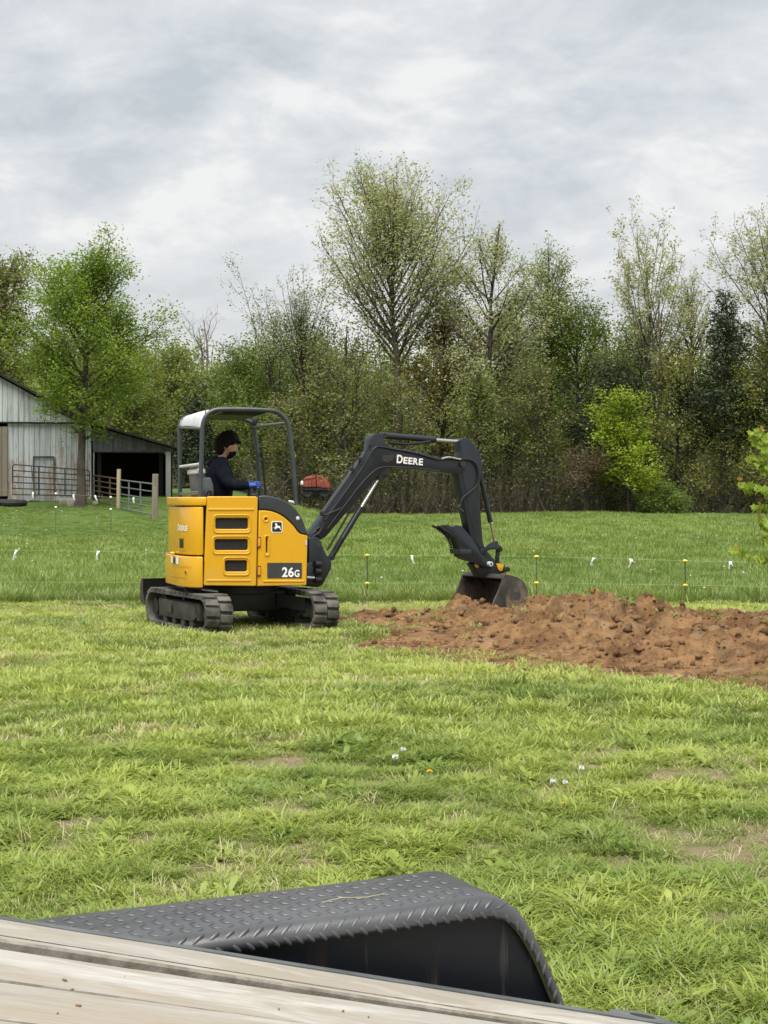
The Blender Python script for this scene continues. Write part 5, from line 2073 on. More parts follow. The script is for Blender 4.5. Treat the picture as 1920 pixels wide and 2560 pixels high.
for a, b, c_, d_ in ((521, 1270.5, 635, 1276.5), (516, 1448.5, 627, 1454)):
    put(plate([rrect(a, b, c_, d_, .01)], .012, .005), side(E.M, YN - .001), 'pressed_ridge', M_YELLOW, eng)
for v in (V1, V2):
    G().box(E.w((E.uv((v[0] + v[2]) / 2 + 25, 0, YN)[0], YN + .026, E.px(0, (v[1] + v[3]) / 2, YN).z)), (.006, .004, .07), rot=Matrix.Rotation(E.a, 3, 'Z')).build('mesh_bar', M_BLK, eng)
# front side door
fd = uvs([(647.5, 1276), (664, 1276), (680, 1278.5), (695, 1284), (709, 1292), (722, 1303), (734, 1315), (744, 1329), (751, 1335), (769, 1339), (766.5, 1463), (643.5, 1465.5)])
slot = rrect(665.5, 1343, 669, 1382, .006)
lock = [E.uv(665 + 3.2 * math.cos(a), 1297.5 + 3.4 * math.sin(a), YN) for a in np.linspace(0, 2 * math.pi, 13)[:-1]]
fdo = put(plate([fd, slot, lock], TH, .010), side(E.M, YN + TH / 2), 'front_door', M_YELLOW, exc)
put(plate([rrect(660.5, 1337, 675, 1391, .03), rrect(664, 1341, 671.5, 1386, .014)], .014, .006), side(E.M, YN - .001), 'handle_rim', M_YELLOW, fdo)
put(plate([rrect(663, 1340, 672, 1386, .01)], .008), side(E.M, YN + .03), 'door_handle', M_BLK, fdo)
put(plate([[E.uv(665 + 8 * math.cos(a), 1298 + 8.5 * math.sin(a), YN) for a in np.linspace(0, 2 * math.pi, 21)[:-1]], [E.uv(665 + 4.4 * math.cos(a), 1298 + 4.8 * math.sin(a), YN) for a in np.linspace(0, 2 * math.pi, 17)[:-1]]], .012, .005), side(E.M, YN - .001), 'lock_rim', M_YELLOW, fdo)
put(plate([[E.uv(665 + 4 * math.cos(a), 1298 + 4 * math.sin(a), YN) for a in np.linspace(0, 2 * math.pi, 17)[:-1]]], .006), side(E.M, YN + .02), 'lock', M_REDDK, fdo)
put(plate([rrect(658, 1450.5, 761, 1455.5, .01)], .012, .005), side(E.M, YN - .001), 'pressed_ridge', M_YELLOW, fdo)
put(plate([rrect(668, 1407, 754.5, 1445.5, .003)], .003), side(E.M, YN - .0025), 'model_plate', M_DECALG, fdo)
put(plate([rrect(763.5, 1352, 767, 1363, .003)], .012), side(E.M, YN - .003), 'side_marker', M_GLASSY, fdo)
for a, b in ((1342, 1369), (1414, 1441)):
    put(plate([rrect(642.5, b, 651.5, a, .004)], .020, .003), side(E.M, YN - .004), 'hinge', M_REDDK, exc)
    put(plate([rrect(644.5, b - 4, 650, a + 4, .003)], .022, .003), side(E.M, YN - .008), 'hinge', M_YELLOW, exc)


def lettering(pieces, p0, p1, yl, fr, mat, parent, name, up=1.0):
    """unit-high text mesh laid with its base line from pixel p0 to p1 on plane yl"""
    a, b = fr.px(*p0, yl), fr.px(*p1, yl)
    d = b - a
    me = text_join(pieces)
    W = max(v.co.x for v in me.vertices)
    s = d.length / W
    d.normalize()
    upv = Vector((-d.z, 0, d.x))
    M = fr.M @ Matrix(((d.x, upv.x, 0, a.x), (0, 0, -1, yl), (d.z, upv.z, 0, a.z), (0, 0, 0, 1))) @ Matrix.Diagonal((s, s * up, 1, 1))
    me.transform(M)
    return link(name, me, mat, parent)


DEERE = [('D', .035, 0, 0, 1.0, 1.18), ('E', .035, 1.12, 0, .72, .95), ('E', .035, 1.96, 0, .72, .95), ('R', .035, 2.80, 0, .84, .95), ('E', .035, 3.74, 0, .72, .95)]
lettering([('2', .025, 0, 0, .74, 1.25), ('6', .025, .82, 0, .74, 1.25), ('G', .025, 1.66, 0, .66, .92)], (705, 1442.5), (748.5, 1442.5), YN - .005, E, M_DECALW, fdo, 'model_number')
# leaping deer badge
put(plate([rrect(678, 1303, 706, 1331.5, .022)], .003), side(E.M, YN - .0020), 'badge_border', M_DECALW, fdo)
put(plate([rrect(680, 1305, 704, 1329.5, .018)], .003), side(E.M, YN - .0035), 'badge_field', M_DECALK, fdo)
deer = [(.10, .42), (.20, .34), (.26, .40), (.30, .52), (.38, .56), (.36, .70), (.28, .74), (.34, .78), (.30, .90), (.38, .86), (.42, .94), (.46, .84), (.52, .80), (.54, .66), (.62, .58), (.76, .60), (.86, .50), (.84, .40),
        (.94, .16), (.86, .18), (.76, .38), (.66, .40), (.54, .40), (.44, .30), (.34, .24), (.22, .22), (.32, .30), (.38, .38), (.28, .28), (.16, .30)]
deer = deer[:-2]
dp = [E.uv(680 + a * 24, 1329 - b * 24, YN) for a, b in deer]
put(plate([dp], .003), side(E.M, YN - .005), 'badge_deer', M_DECALW, fdo)

# core behind the panels keeps the seams dark
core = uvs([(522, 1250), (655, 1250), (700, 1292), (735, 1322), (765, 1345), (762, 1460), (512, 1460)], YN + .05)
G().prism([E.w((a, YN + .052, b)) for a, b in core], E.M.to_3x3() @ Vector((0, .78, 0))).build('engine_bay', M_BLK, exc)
# dark cowl over the front corner
cw_o = uvs([(647, 1241), (656, 1238.5), (672, 1239.5), (689, 1243.5), (705, 1249), (721, 1257), (733, 1266), (743, 1277), (751, 1290), (758, 1303), (763, 1316), (767, 1328), (770, 1337)])
cw_i = uvs([(753, 1334), (746, 1329), (736, 1314.5), (724, 1301.5), (710, 1290), (696, 1282), (680, 1276.5), (664, 1274), (648, 1274)])
put(plate([cw_o + cw_i], .06, .012), side(E.M, YN + .028), 'cowl', M_COWL, exc)
cw_t = [(a, b) for a, b in cw_o]
G().prism([E.w((a - .012, YN + .04, b - .012)) for a, b in cw_t] + [E.w((cw_t[-1][0] - .05, YN + .04, cw_t[-1][1] - .2)), E.w((cw_t[0][0] + .02, YN + .04, cw_t[0][1] - .3))], E.M.to_3x3() @ Vector((0, .55, 0))).build('front_cowl', M_COWL, exc, bevel=.01)
sg = G()
sg.sphere(E.w((E.uv(744, 1296, YN)[0], YN - .004, E.px(744, 1296, YN).z)), .022, 10, sc=(1, .35, 1))
sg.build('side_lamp', M_GLASSY, exc)

# rounded tail: cap, engine hood, counterweight
XR, RC = -.755, .34


def tail(off, x0=None, rear=XR):
    """plan outline of the tail, from the near seam round the back to the far side"""
    x0 = E.uv(509, 0, YN)[0] - .01 if x0 is None else x0
    hw = .70 + off
    xb = rear - off
    ax, ay = (x0 - xb) - .012, .46
    out_ = [(x0, -hw)]
    for k in range(13):
        a = math.pi / 2 * k / 12
        out_.append((xb + ax - ax * math.sin(a), -hw + ay - ay * math.cos(a)))
    for k in range(13):
        a = math.pi / 2 * k / 12
        out_.append((xb + ax - ax * math.cos(a), hw - ay + ay * math.sin(a)))
    out_.append((x0, hw))
    return out_


def zpx(p, yl=-.5, xl=-.65):
    Y = CY + xl * E.s + yl * E.c
    return CH - (p - HZ) / F * Y


def shell(off, ptop, pbot, name, mat, bev, x0=None, taper=0.0):
    pl = tail(off, x0)
    z0_, z1_ = zpx(pbot), zpx(ptop)
    a = [Vector((x, y, z0_)) for x, y in pl]
    b = [Vector((x * (1 + taper) if x < -.5 else x, y, z1_)) for x, y in pl]
    n_ = len(a)
    fs = [tuple(range(n_ - 1, -1, -1)), tuple(range(n_, 2 * n_))] + [(i, (i + 1) % n_, n_ + (i + 1) % n_, n_ + i) for i in range(n_)]
    return G().add([E.w(p) for p in a + b], fs).build(name, mat, exc, bevel=bev, seg=3, ang=40, lim=50)


cwt = shell(.018, 1390.5, 1467, 'counterweight', M_YELLOW, .022)
hood = shell(-.010, 1267, 1386.5, 'engine_hood', M_YELLOW, .014, E.uv(510.5, 0, YN)[0] - .005)
shell(.008, 1242.5, 1264, 'tail_cap', M_YELLOW, .014, E.uv(516.5, 0, YN)[0])
G().prism([E.w((x * .93, y * .93, zpx(1466))) for x, y in tail(-.03)], (0, 0, zpx(1250) - zpx(1466))).build('tail_core', M_BLK, exc)


def tail_pt(s, off):
    """point and outward normal at arc length s from the near seam"""
    pl = [Vector((x, y, 0)) for x, y in tail(off)]
    for a, b in zip(pl[:-1], pl[1:]):
        L_ = (b - a).length
        if s <= L_:
            d_ = (b - a).normalized()
            return a + d_ * s, Vector((d_.y, -d_.x, 0)) * (1 if Vector((d_.y, -d_.x, 0)).dot(a) > 0 else -1)
        s -= L_
    return pl[-1], Vector((0, 1, 0))


def tail_s(pxx, off):
    best, bs = 9e9, 0
    for s_ in np.linspace(0, 1.1, 400):
        p, _ = tail_pt(s_, off)
        w_ = E.w(p)
        q = abs(960 + F * w_.x / w_.y - pxx)
        if q < best:
            best, bs = q, s_
    return bs


def wrap(me, s_left, s_right, z0, z1, off, name, mat, parent):
    """lay an x,y mesh on the tail between two arc positions (left one is farther round)"""
    xs_ = [v.co.x for v in me.vertices]
    ys_ = [v.co.y for v in me.vertices]
    W, H_ = max(xs_), max(ys_)
    for v_ in me.vertices:
        s_ = s_left + (s_right - s_left) * v_.co.x / W
        p, nn_ = tail_pt(s_, off)
        q = E.w(p + nn_ * (.004 + v_.co.z))
        v_.co = (q.x, q.y, z0 + (z1 - z0) * v_.co.y / H_)
    me.update()
    return link(name, me, mat, parent)


def sheet(nx=8):
    g = G()
    for i in range(nx + 1):
        g.v += [(i / nx, 0, 0), (i / nx, 1, 0)]
    g.f = [(2 * i, 2 * i + 2, 2 * i + 3, 2 * i + 1) for i in range(nx)]
    return g.me('sheet', ang=0)


sE = tail_s(470, -.01)
DW = .33
wrap(text_join(DEERE), sE + DW, sE, zpx(1327), zpx(1311), -.010, 'brand_lettering', M_DECALW, hood)
wrap(sheet(), tail_s(458.5, -.01), tail_s(449.5, -.01), zpx(1370), zpx(1348), -.010, 'hood_latch', M_BLK, hood)
for a, b in ((1342, 1346), (1373, 1377)):
    wrap(sheet(), tail_s(460, -.01), tail_s(446, -.01), zpx(b), zpx(a), -.008, 'latch_rim', M_YELLOW, hood)
wrap(sheet(), tail_s(447, .018), tail_s(428.5, .018), zpx(1411), zpx(1393), .018, 'warning_label', M_DECALW, cwt)
wrap(sheet(), tail_s(440, .018), tail_s(433.5, .018), zpx(1411), zpx(1397), .020, 'warning_label', M_DECALK, cwt)
wrap(sheet(), tail_s(440, .018), tail_s(433.5, .018), zpx(1397), zpx(1393), .020, 'warning_label', M_DECALR, cwt)
for a, b, c_, d_ in ((431, 478, 1414, 1416), (431, 466, 1441, 1443.5)):
    wrap(sheet(14), tail_s(b, .018), tail_s(a, .018), zpx(d_), zpx(c_), .021, 'pressed_ridge', M_YELLOW, cwt)
p, nn_ = tail_pt(tail_s(464.5, .018), .018)
w_ = E.w(p)
for r_, q_, mt in ((.030, .004, M_YELLOW), (.016, .008, M_REDDK)):
    c_ = Vector((w_.x, w_.y, zpx(1429.5)))
    ddd = E.M.to_3x3() @ nn_
    G().cyl(c_ - ddd * .01, c_ + ddd * q_, r_, 16).build('tie_down_hole', mt, cwt)
p, nn_ = tail_pt(tail_s(431.5, .018), .018)
G().sphere(E.w(p + Vector((0, 0, zpx(1386)))), .022, 10, sc=(1.2, 1.2, .7)).build('rear_marker', M_YELLOW_PL, exc)

# floor, far side skirt and operator station
fl = zpx(1445)
G().prism([E.w(v_) for v_ in ((-.5, -.64, fl - .06), (.60, -.64, fl - .06), (.60, .68, fl - .06), (-.5, .68, fl - .06))], (0, 0, .06)).build('cab_floor', M_BLK, exc)
G().prism([E.w(v_) for v_ in ((-.56, .66, fl - .05), (.58, .66, fl - .05), (.58, .66, fl + .22), (-.56, .66, .95))], E.M.to_3x3() @ Vector((0, .04, 0))).build('far_side_panel', M_YELLOW, exc, bevel=.01)
SX = E.uv(545, 0, 0.02)[0]       # seat reference
seat_z = 1.27
G().prism([E.w((SX - .24, -.27, fl)), E.w((SX + .26, -.27, fl)), E.w((SX + .26, -.27, seat_z - .10)), E.w((SX - .24, -.27, seat_z - .10))], E.M.to_3x3() @ Vector((0, .54, 0))).build('seat_base', M_BLK, exc, bevel=.02)
seat = G().prism([E.w(v_) for v_ in ((SX - .22, -.25, seat_z - .10), (SX + .28, -.25, seat_z - .10), (SX + .29, -.25, seat_z + .02), (SX - .22, -.25, seat_z - .01))], E.M.to_3x3() @ Vector((0, .50, 0))).build('seat', M_SEAT, exc, bevel=.035, seg=3)
bk = uvs([(483, 1259), (517, 1250), (519, 1215), (511, 1192), (531, 1186), (532, 1172), (476, 1172), (471, 1186), (478, 1236)], .0)
bw = [(0.0, seat_z - .05), (-.02, seat_z + .25), (-.05, seat_z + .50), (-.055, seat_z + .56), (-.135, seat_z + .555), (-.145, seat_z + .45), (-.115, seat_z + .20), (-.09, seat_z - .05)]
bxs = SX - .15
G().prism([E.w((bxs + a, -.23, b)) for a, b in bw], E.M.to_3x3() @ Vector((0, .46, 0))).build('seat_back', M_SEAT, exc, bevel=.03, seg=3)
tb = zpx(1186, 0, -.4)
G().prism([E.w((bxs - .16, -.245, tb)), E.w((bxs - .045, -.245, tb)), E.w((bxs - .05, -.245, tb + .05)), E.w((bxs - .10, -.245, tb + .075)), E.w((bxs - .15, -.245, tb + .05))], E.M.to_3x3() @ Vector((0, .49, 0))).build('seat_back_cap', M_GLASSY, exc, bevel=.018, seg=3)  # pale colour stands in for sky reflected on the vinyl seat top
G().prism([E.w((x_, -.44, z_)) for x_, z_ in uvs([(507, 1255), (509, 1196), (527, 1192), (534, 1212), (536, 1255)], -.44)], E.M.to_3x3() @ Vector((0, .12, 0))).build('side_console', M_SEAT, exc, bevel=.02)
G().tube([E.w(E.px(513, 1236, -.5)), E.w(E.px(518, 1227, -.5)), E.w(E.px(526, 1228, -.5)), E.w(E.px(530, 1240, -.5))], .020, 8).build('hose_loop', M_BLK, exc)
for yl, pxx in ((-.30, 636), (.30, 622)):
    p0, p1 = E.px(pxx, 1252, yl), E.px(pxx + 1, 1214, yl)
    js = G().tube([E.w(p0), E.w(p0 * .4 + p1 * .6), E.w(p1)], [.03, .016, .014], 8).build('control_lever', M_BLK, exc)
    G().sphere(E.w(p1 + Vector((0, 0, -.02))), .030, 10, sc=(.9, .9, 1.5)).build('lever_grip', M_BLK, js)
    G().prism([E.w((p0.x - .16, yl - .05, 1.33)), E.w((p0.x + .06, yl - .05, 1.33)), E.w((p0.x + .05, yl - .05, 1.42)), E.w((p0.x - .12, yl - .05, 1.40))], E.M.to_3x3() @ Vector((0, .10, 0))).build('arm_console', M_COWL, exc, bevel=.02)
G().prism([E.w((x_, -.36, z_)) for x_, z_ in uvs([(628, 1243), (645, 1243), (642, 1233), (631, 1234)], -.36)], E.M.to_3x3() @ Vector((0, .12, 0))).build('monitor', M_COWL, exc, bevel=.008)
for dx_k in (0, .10):
    b0 = E.px(648, 1280, .05) + Vector((.12, dx_k, 0))
    G().tube([E.w((b0.x, b0.y, fl)), E.w((b0.x - .01, b0.y, 1.25)), E.w((b0.x - .03, b0.y, 1.42))], .012, 6).build('travel_lever', M_BLK, exc)

# canopy
near_y, far_y = -.53, .53
NL = [(500, 1244), (503, 1160), (505.5, 1087), (506.5, 1066), (511, 1048), (520, 1034.5), (534, 1026.5), (552, 1023.5), (615, 1023.5), (672, 1026), (693, 1030.5), (709, 1042), (719, 1058), (723.5, 1076), (729, 1120), (733, 1160), (740, 1262)]
FLp = [(450, 1244), (449.5, 1160), (449, 1084), (449, 1066), (452, 1053), (460, 1046), (480, 1043), (560, 1045), (596, 1046.5), (613, 1049), (626, 1056), (634, 1067), (638, 1084), (642, 1120), (645, 1160), (651, 1262)]
can_n = [E.w(E.px(a, b, near_y)) for a, b in NL]
can_f = [E.w(E.px(a, b, far_y)) for a, b in FLp]
G().tube(smoothline(can_n, 3), .0245, 12).build('canopy_hoop', M_ROPS, exc)
G().tube(smoothline(can_f, 3), .0245, 12).build('canopy_hoop', M_ROPS, exc)
# roof sheet spans both hoops, rolling down at the rear
ra = smoothline([E.px(a, b, near_y) for a, b in ((505.7, 1070), (507, 1060), (512, 1044), (521, 1031), (535, 1023.5), (552, 1021), (600, 1021), (640, 1022.5), (672, 1024))], 4)
rb = smoothline([E.px(a, b, far_y) for a, b in ((448.5, 1066), (449, 1060), (452, 1050), (459, 1044), (470, 1041), (484, 1040), (530, 1041.5), (570, 1043), (602, 1045))], 4)
vs, fs = [], []
k = len(ra)
for a, b in zip(ra, rb):
    for q in range(7):
        f = q / 6
        p_ = a * (1 - f) + b * f
        vs.append(E.w(p_ + Vector((0, 0, .010 * math.sin(f * math.pi)))))
for i in range(k - 1):
    for q in range(6):
        fs.append((i * 7 + q, i * 7 + q + 1, (i + 1) * 7 + q + 1, (i + 1) * 7 + q))
rf = link('canopy_roof', G().add(vs, fs).me('canopy_roof', ang=60), M_ROOFW, exc)
sm = rf.modifiers.new('thick', 'SOLIDIFY')
sm.thickness = .012
sm.offset = 0
under = G()
vs = [E.w(a * (1 - f) + b * f - Vector((0, 0, .030))) for a, b in zip(ra[14:], rb[14:]) for f in (.03, .97)]
fs = [(2 * i, 2 * i + 1, 2 * i + 3, 2 * i + 2) for i in range(len(vs) // 2 - 1)]
lin = link('roof_lining', under.add(vs, fs).me('roof_lining', ang=60), M_BLK, exc)
sm = lin.modifiers.new('thick', 'SOLIDIFY')
sm.thickness = .02


def between(pn, pf, r, name, mat=M_ROPS, parent=exc):
    return G().tube([E.w(E.px(*pn, near_y)), E.w(E.px(*pf, far_y))], r, 10).build(name, mat, parent)


between((503, 1160), (450, 1167), .017, 'rear_crossbar', M_GLASSY)
between((500, 1231), (450, 1235), .020, 'rear_crossbar')
between((505.8, 1071), (449, 1069), .016, 'rear_crossbar')
between((719, 1058), (634, 1067), .020, 'front_crossbar')
between((556, 1027), (500, 1046), .016, 'roof_crossbar')
wl = E.w(E.px(638, 1053, far_y - .08))
G().box(wl, (.06, .05, .10), rot=Matrix.Rotation(.5, 3, 'Y')).build('work_lamp', M_BLK, exc, bevel=.012)
G().tube([E.w(E.px(648, 1142, .46)), E.w(E.px(652, 1129, .46)), E.w(E.px(655, 1130, .46)), E.w(E.px(658, 1160, .46)), E.w(E.px(661, 1200, .46)), E.w(E.px(664, 1240, .46))], .012, 8).build('grab_handle', M_BLK, exc)
G().tube([E.w(E.px(722, 1253, -.5)), E.w(E.px(736, 1256, -.53)), E.w(E.px(738, 1262, -.53))], .014, 8).build('hoop_bracket', M_GLASSY, exc)
# wires looped over the rear roof corner
for P_ in ([(513, 1035), (514, 1026), (519, 1023), (525, 1025), (530, 1022), (532, 1028)], [(455, 1050), (459, 1040), (464, 1034), (461, 1044), (466, 1048), (455, 1058)], [(452, 1050), (456, 1036), (462, 1034)]):
    yy = near_y if P_[0][0] > 490 else far_y - .1
    G().tube([E.w(E.px(a, b, yy)) for a, b in P_], .005, 5).build('loose_wire', M_BLK, exc)

# undercarriage
G().tube([(CX, CY, .40), (CX, CY, .47)], .42, 28).tube([(CX, CY, .46), (CX, CY, .52)], .36, 28).build('slew_ring', M_BLK, exc)
xf = U.M
G().box((0, 0, .31), (.62, .86, .22), M=xf).build('centre_frame', M_BLK, exc, bevel=.02)
for sx_ in (-1, 1):
    for sy_ in (-1, 1):
        G().prism([xf @ Vector((sx_ * .12, sy_ * .30, .24)), xf @ Vector((sx_ * .34, sy_ * .30, .24)), xf @ Vector((sx_ * .62, sy_ * .52, .20)), xf @ Vector((sx_ * .40, sy_ * .52, .20))], (0, 0, .15)).build('cross_leg', M_BLK, exc)
TL, TH_ = 1.95, .43
rad_ = TH_ / 2
hl = TL / 2 - rad_


def stad(s_, r):
    """point, tangent on a stadium of half length hl and radius r; s in metres along radius rad_"""
    per = 4 * hl + 2 * math.pi * rad_
    s_ %= per
    if s_ < 2 * hl:
        return Vector((-hl + s_, 0, rad_ + r)), Vector((1, 0, 0)), Vector((0, 0, 1))
    s_ -= 2 * hl
    if s_ < math.pi * rad_:
        a = s_ / rad_
        n_ = Vector((math.sin(a), 0, math.cos(a)))
        return Vector((hl, 0, rad_)) + n_ * r, Vector((math.cos(a), 0, -math.sin(a))), n_
    s_ -= math.pi * rad_
    if s_ < 2 * hl:
        return Vector((hl - s_, 0, rad_ - r)), Vector((-1, 0, 0)), Vector((0, 0, -1))
    s_ -= 2 * hl
    a = math.pi + s_ / rad_
    n_ = Vector((math.sin(a), 0, math.cos(a)))
    return Vector((-hl, 0, rad_)) + n_ * r, Vector((math.cos(a), 0, -math.sin(a))), n_


PER = 4 * hl + 2 * math.pi * rad_
lug_me = None
for sy_, lb in ((-1, None), (1, None)):
    yc = sy_ * .625
    vs, fs = [], []
    n_ = 96
    ro, ri = rad_ - .028, rad_ - .055
    for i in range(n_):
        s_ = PER * i / n_
        for y_, r_ in ((-.15, ro), (.15, ro), (.15, ri), (-.15, ri)):
            p_, _, _ = stad(s_, r_)
            vs.append(xf @ (p_ + Vector((0, yc + y_, 0))))
    for i in range(n_):
        j = (i + 1) % n_
        for q in range(4):
            q2 = (q + 1) % 4
            fs.append((i * 4 + q, j * 4 + q, j * 4 + q2, i * 4 + q2))
    tr_o = G().add(vs, fs).build('track', M_RUBBER, exc, ang=40)
    if lug_me is None:
        g = G().prism([(-.040, -.072, 0), (.040, -.072, 0), (.052, .072, 0), (-.028, .072, 0)], (0, 0, .030))
        lug_me = g.me('track_lug', bevel=.006, seg=2)
        lug_me.materials.append(M_RUBBER)
    nl_ = 36
    for half in (-1, 1):
        for i in range(nl_):
            s_ = PER * (i + (.5 if half > 0 else 0)) / nl_
            p_, td, nn_ = stad(s_, ro - .004)
            ty = nn_.cross(td)
            Mr = Matrix((td, ty, nn_)).transposed().to_4x4()
            flip = Matrix.Identity(4) if half > 0 else Matrix.Rotation(math.pi, 4, 'Z')
            M = xf @ Matrix.Translation(p_ + Vector((0, yc, 0)) + ty * (.077 * half)) @ Mr @ flip
            inst('track_lug', lug_me, tr_o, M)
    # side frame with its cover, rollers, idler and sprocket
    G().box((-.02, yc, .225), (1.28, .20, .20), M=xf).build('track_frame', M_STEELD, exc, bevel=.03)
    for fs_ in (-1, 1):
        G().prism([xf @ Vector((a, yc + fs_ * .118, b)) for a, b in ((-.60, .12), (.46, .12), (.56, .17), (.50, .30), (-.60, .32))], xf.to_3x3() @ Vector((0, .03 * -fs_, 0))).build('frame_cover', M_STEELD, exc, bevel=.01)
    for xr in (-.42, -.14, .14, .40):
        G().cyl(xf @ Vector((xr, yc - .11, .085)), xf @ Vector((xr, yc + .11, .085)), .055, 14).build('roller', M_STEELD, exc)
    G().cyl(xf @ Vector((.0, yc - .05, .36)), xf @ Vector((.0, yc + .05, .36)), .04, 12).build('top_roller', M_STEELD, exc)
    idl = G().cyl(xf @ Vector((hl, yc - .05, rad_)), xf @ Vector((hl, yc + .05, rad_)), .150, 24).build('idler', M_STEELD, exc)
    G().cyl(xf @ Vector((hl, yc - .085, rad_)), xf @ Vector((hl, yc + .085, rad_)), .06, 14).build('idler_hub', M_STEELD, idl)
    g = G()
    sp_pts = []
    for k in range(26):
        a = 2 * math.pi * k / 26
        r_ = .165 if k % 2 else .140
        sp_pts.append(xf @ Vector((-hl + r_ * math.cos(a), yc - .025, rad_ + r_ * math.sin(a))))
    g.prism(sp_pts, xf.to_3x3() @ Vector((0, .05, 0)))
    spk = g.build('sprocket', M_STEELD, exc)
    G().cyl(xf @ Vector((-hl, yc - .10, rad_)), xf @ Vector((-hl, yc + .10, rad_)), .095, 18).build('drive_motor', M_BLK, spk)
    G().box((-.18, yc + sy_ * .1375, .235), (.085, .004, .10), M=xf).build('frame_plate', M_DECALG, exc)
    G().tube([xf @ Vector((-.50, yc + sy_ * .10, .30)), xf @ Vector((-.44, yc + sy_ * .12, .375)), xf @ Vector((-.38, yc + sy_ * .10, .30))], .009, 6).build('lift_ring', M_STEELD, exc)
# blade at the far end
bp = [(-1.30, .20), (-1.345, .23), (-1.365, .32), (-1.365, .42), (-1.34, .50), (-1.325, .50), (-1.345, .42), (-1.345, .32), (-1.325, .24), (-1.28, .21)]
bl = G().prism([xf @ Vector((a, -.69, b)) for a, b in bp], xf.to_3x3() @ Vector((0, 1.38, 0))).build('blade', M_BLK, exc, ang=30)
for y_ in (-.695, .685):
    G().prism([xf @ Vector((a, y_, b)) for a, b in ((-1.27, .20), (-1.37, .22), (-1.38, .42), (-1.345, .505), (-1.30, .505), (-1.31, .36))], xf.to_3x3() @ Vector((0, .012, 0))).build('blade_end_plate', M_STEELD, bl)
for y_ in (-.28, .28):
    G().prism([xf @ Vector((-1.33, y_, .24)), xf @ Vector((-.30, y_, .22)), xf @ Vector((-.30, y_, .34)), xf @ Vector((-1.33, y_, .40))], xf.to_3x3() @ Vector((0, .06, 0))).build('blade_arm', M_BLK, exc, bevel=.008)
G().tube([xf @ Vector((-.30, 0, .36)), xf @ Vector((-.80, 0, .35))], .045, 12).build('blade_cylinder', M_BLK, exc)
G().tube([xf @ Vector((-.78, 0, .35)), xf @ Vector((-1.30, 0, .33))], .022, 10).build('blade_rod', M_CHROME, exc)
# loose pale bar and cable seen under the tail
G().tube([E.w(E.px(505, 1474, -.55)), E.w(E.px(545, 1479, -.6))], .011, 6).build('tie_bar', M_GLASSY, exc)
G().tube([E.w(E.px(461, 1470, -.5)), E.w(E.px(466, 1480, -.5)), E.w(E.px(478, 1486, -.52))], .007, 6).build('cable', M_GREY, exc)

# swing post and boom
sw = E.px(790, 1395, -.06)
SWw = E.w(sw)
B = Frame(SWw.x, SWw.y, 29)


def bprism(pts, y0, y1, name, mat, parent=exc, bevel=.008, seg=2, rc=0):
    q = uvs(pts, y0, B)
    if rc:
        q = roundpoly(q, rc, 3)
    return G().prism([B.w((a, y0, b)) for a, b in q], B.M.to_3x3() @ Vector((0, y1 - y0, 0))).build(name, mat, parent, bevel=bevel, seg=seg)


bprism([(772, 1345), (786, 1340), (799, 1344), (808, 1366), (816, 1384), (831, 1405), (829, 1422), (808, 1463), (796, 1469), (775, 1466), (772, 1420)], -.16, .12, 'swing_post', M_GREY, bevel=.02)
bprism([(766, 1410), (784, 1404), (788, 1436), (785, 1464), (766, 1466)], -.20, .18, 'swing_bracket', M_GREY, bevel=.02)
pn = B.px(776, 1444, -.21)
G().cyl(B.w(B.px(766, 1443.5, -.215)), B.w(B.px(785.5, 1444.5, -.215)), .018, 12).build('swing_rod', M_CHROME, exc)
for q_ in (1410, 1428, 1449):
    G().cyl(B.w(B.px(787, q_, -.20)), B.w(B.px(801, q_ + 1, -.20)), .036, 12).build('hose_fitting', M_BLK, exc)
bw_ = .085
boom_px = [(776, 1338), (788, 1322), (925, 1128), (928, 1098), (934, 1086), (944, 1083.5), (957, 1083.5), (961, 1104), (974, 1116), (1040, 1130), (1110, 1146), (1150, 1149), (1166, 1158), (1163, 1176), (1144, 1186), (1099, 1180), (1050, 1174), (990, 1169), (964, 1172), (947, 1186), (930, 1206), (815, 1342), (800, 1350), (786, 1350)]
boom = bprism(boom_px, -bw_, bw_, 'boom', M_GREY, bevel=.012, rc=.02)
# pressed ribs and pipes along the near side of the boom


def bpipe(pts, yl, r, name, mat, parent):
    return G().tube([B.w(p_) for p_ in smoothline([B.px(a, b, yl) for a, b in pts], 4)], r, 8).build(name, mat, parent)


bpipe([(812, 1300), (860, 1234), (905, 1170), (925, 1135), (937, 1120), (950, 1117), (990, 1124), (1040, 1133), (1092, 1148), (1110, 1147), (1150, 1147)], -bw_ - .012, .011, 'boom_pipe', M_GREY, boom)
bpipe([(806, 1288), (835, 1245), (880, 1182), (912, 1135), (922, 1112)], -bw_ + .02, .014, 'boom_pipe', M_BLK, boom)
bpipe([(818, 1322), (864, 1260), (905, 1207), (930, 1182), (947, 1170), (975, 1167), (1040, 1170), (1100, 1178)], -bw_ - .004, .007, 'boom_weld', M_COWL, boom)
bpipe([(800, 1288), (818, 1286), (826, 1282), (848, 1272), (850, 1268)], -bw_ - .02, .009, 'boom_pipe', M_COWL, boom)
for a, b in ((880, 1172), (900, 1148), (804, 1283)):
    p_ = B.px(a, b, -bw_ - .012)
    G().box(B.w(p_), (.035, .04, .05), rot=Matrix.Rotation(B.a, 3, 'Z')).build('pipe_clamp', M_GREY, boom, bevel=.006)
bpipe([(800, 1342), (790, 1330), (778, 1338), (772, 1352), (776, 1372)], -.12, .016, 'hose', M_BLK, exc)
bpipe([(798, 1318), (786, 1328), (774, 1345), (770, 1366)], -.10, .016, 'hose', M_BLK, exc)
bpipe([(806, 1318), (796, 1334), (782, 1342), (774, 1366)], -.14, .014, 'hose', M_BLK, exc)
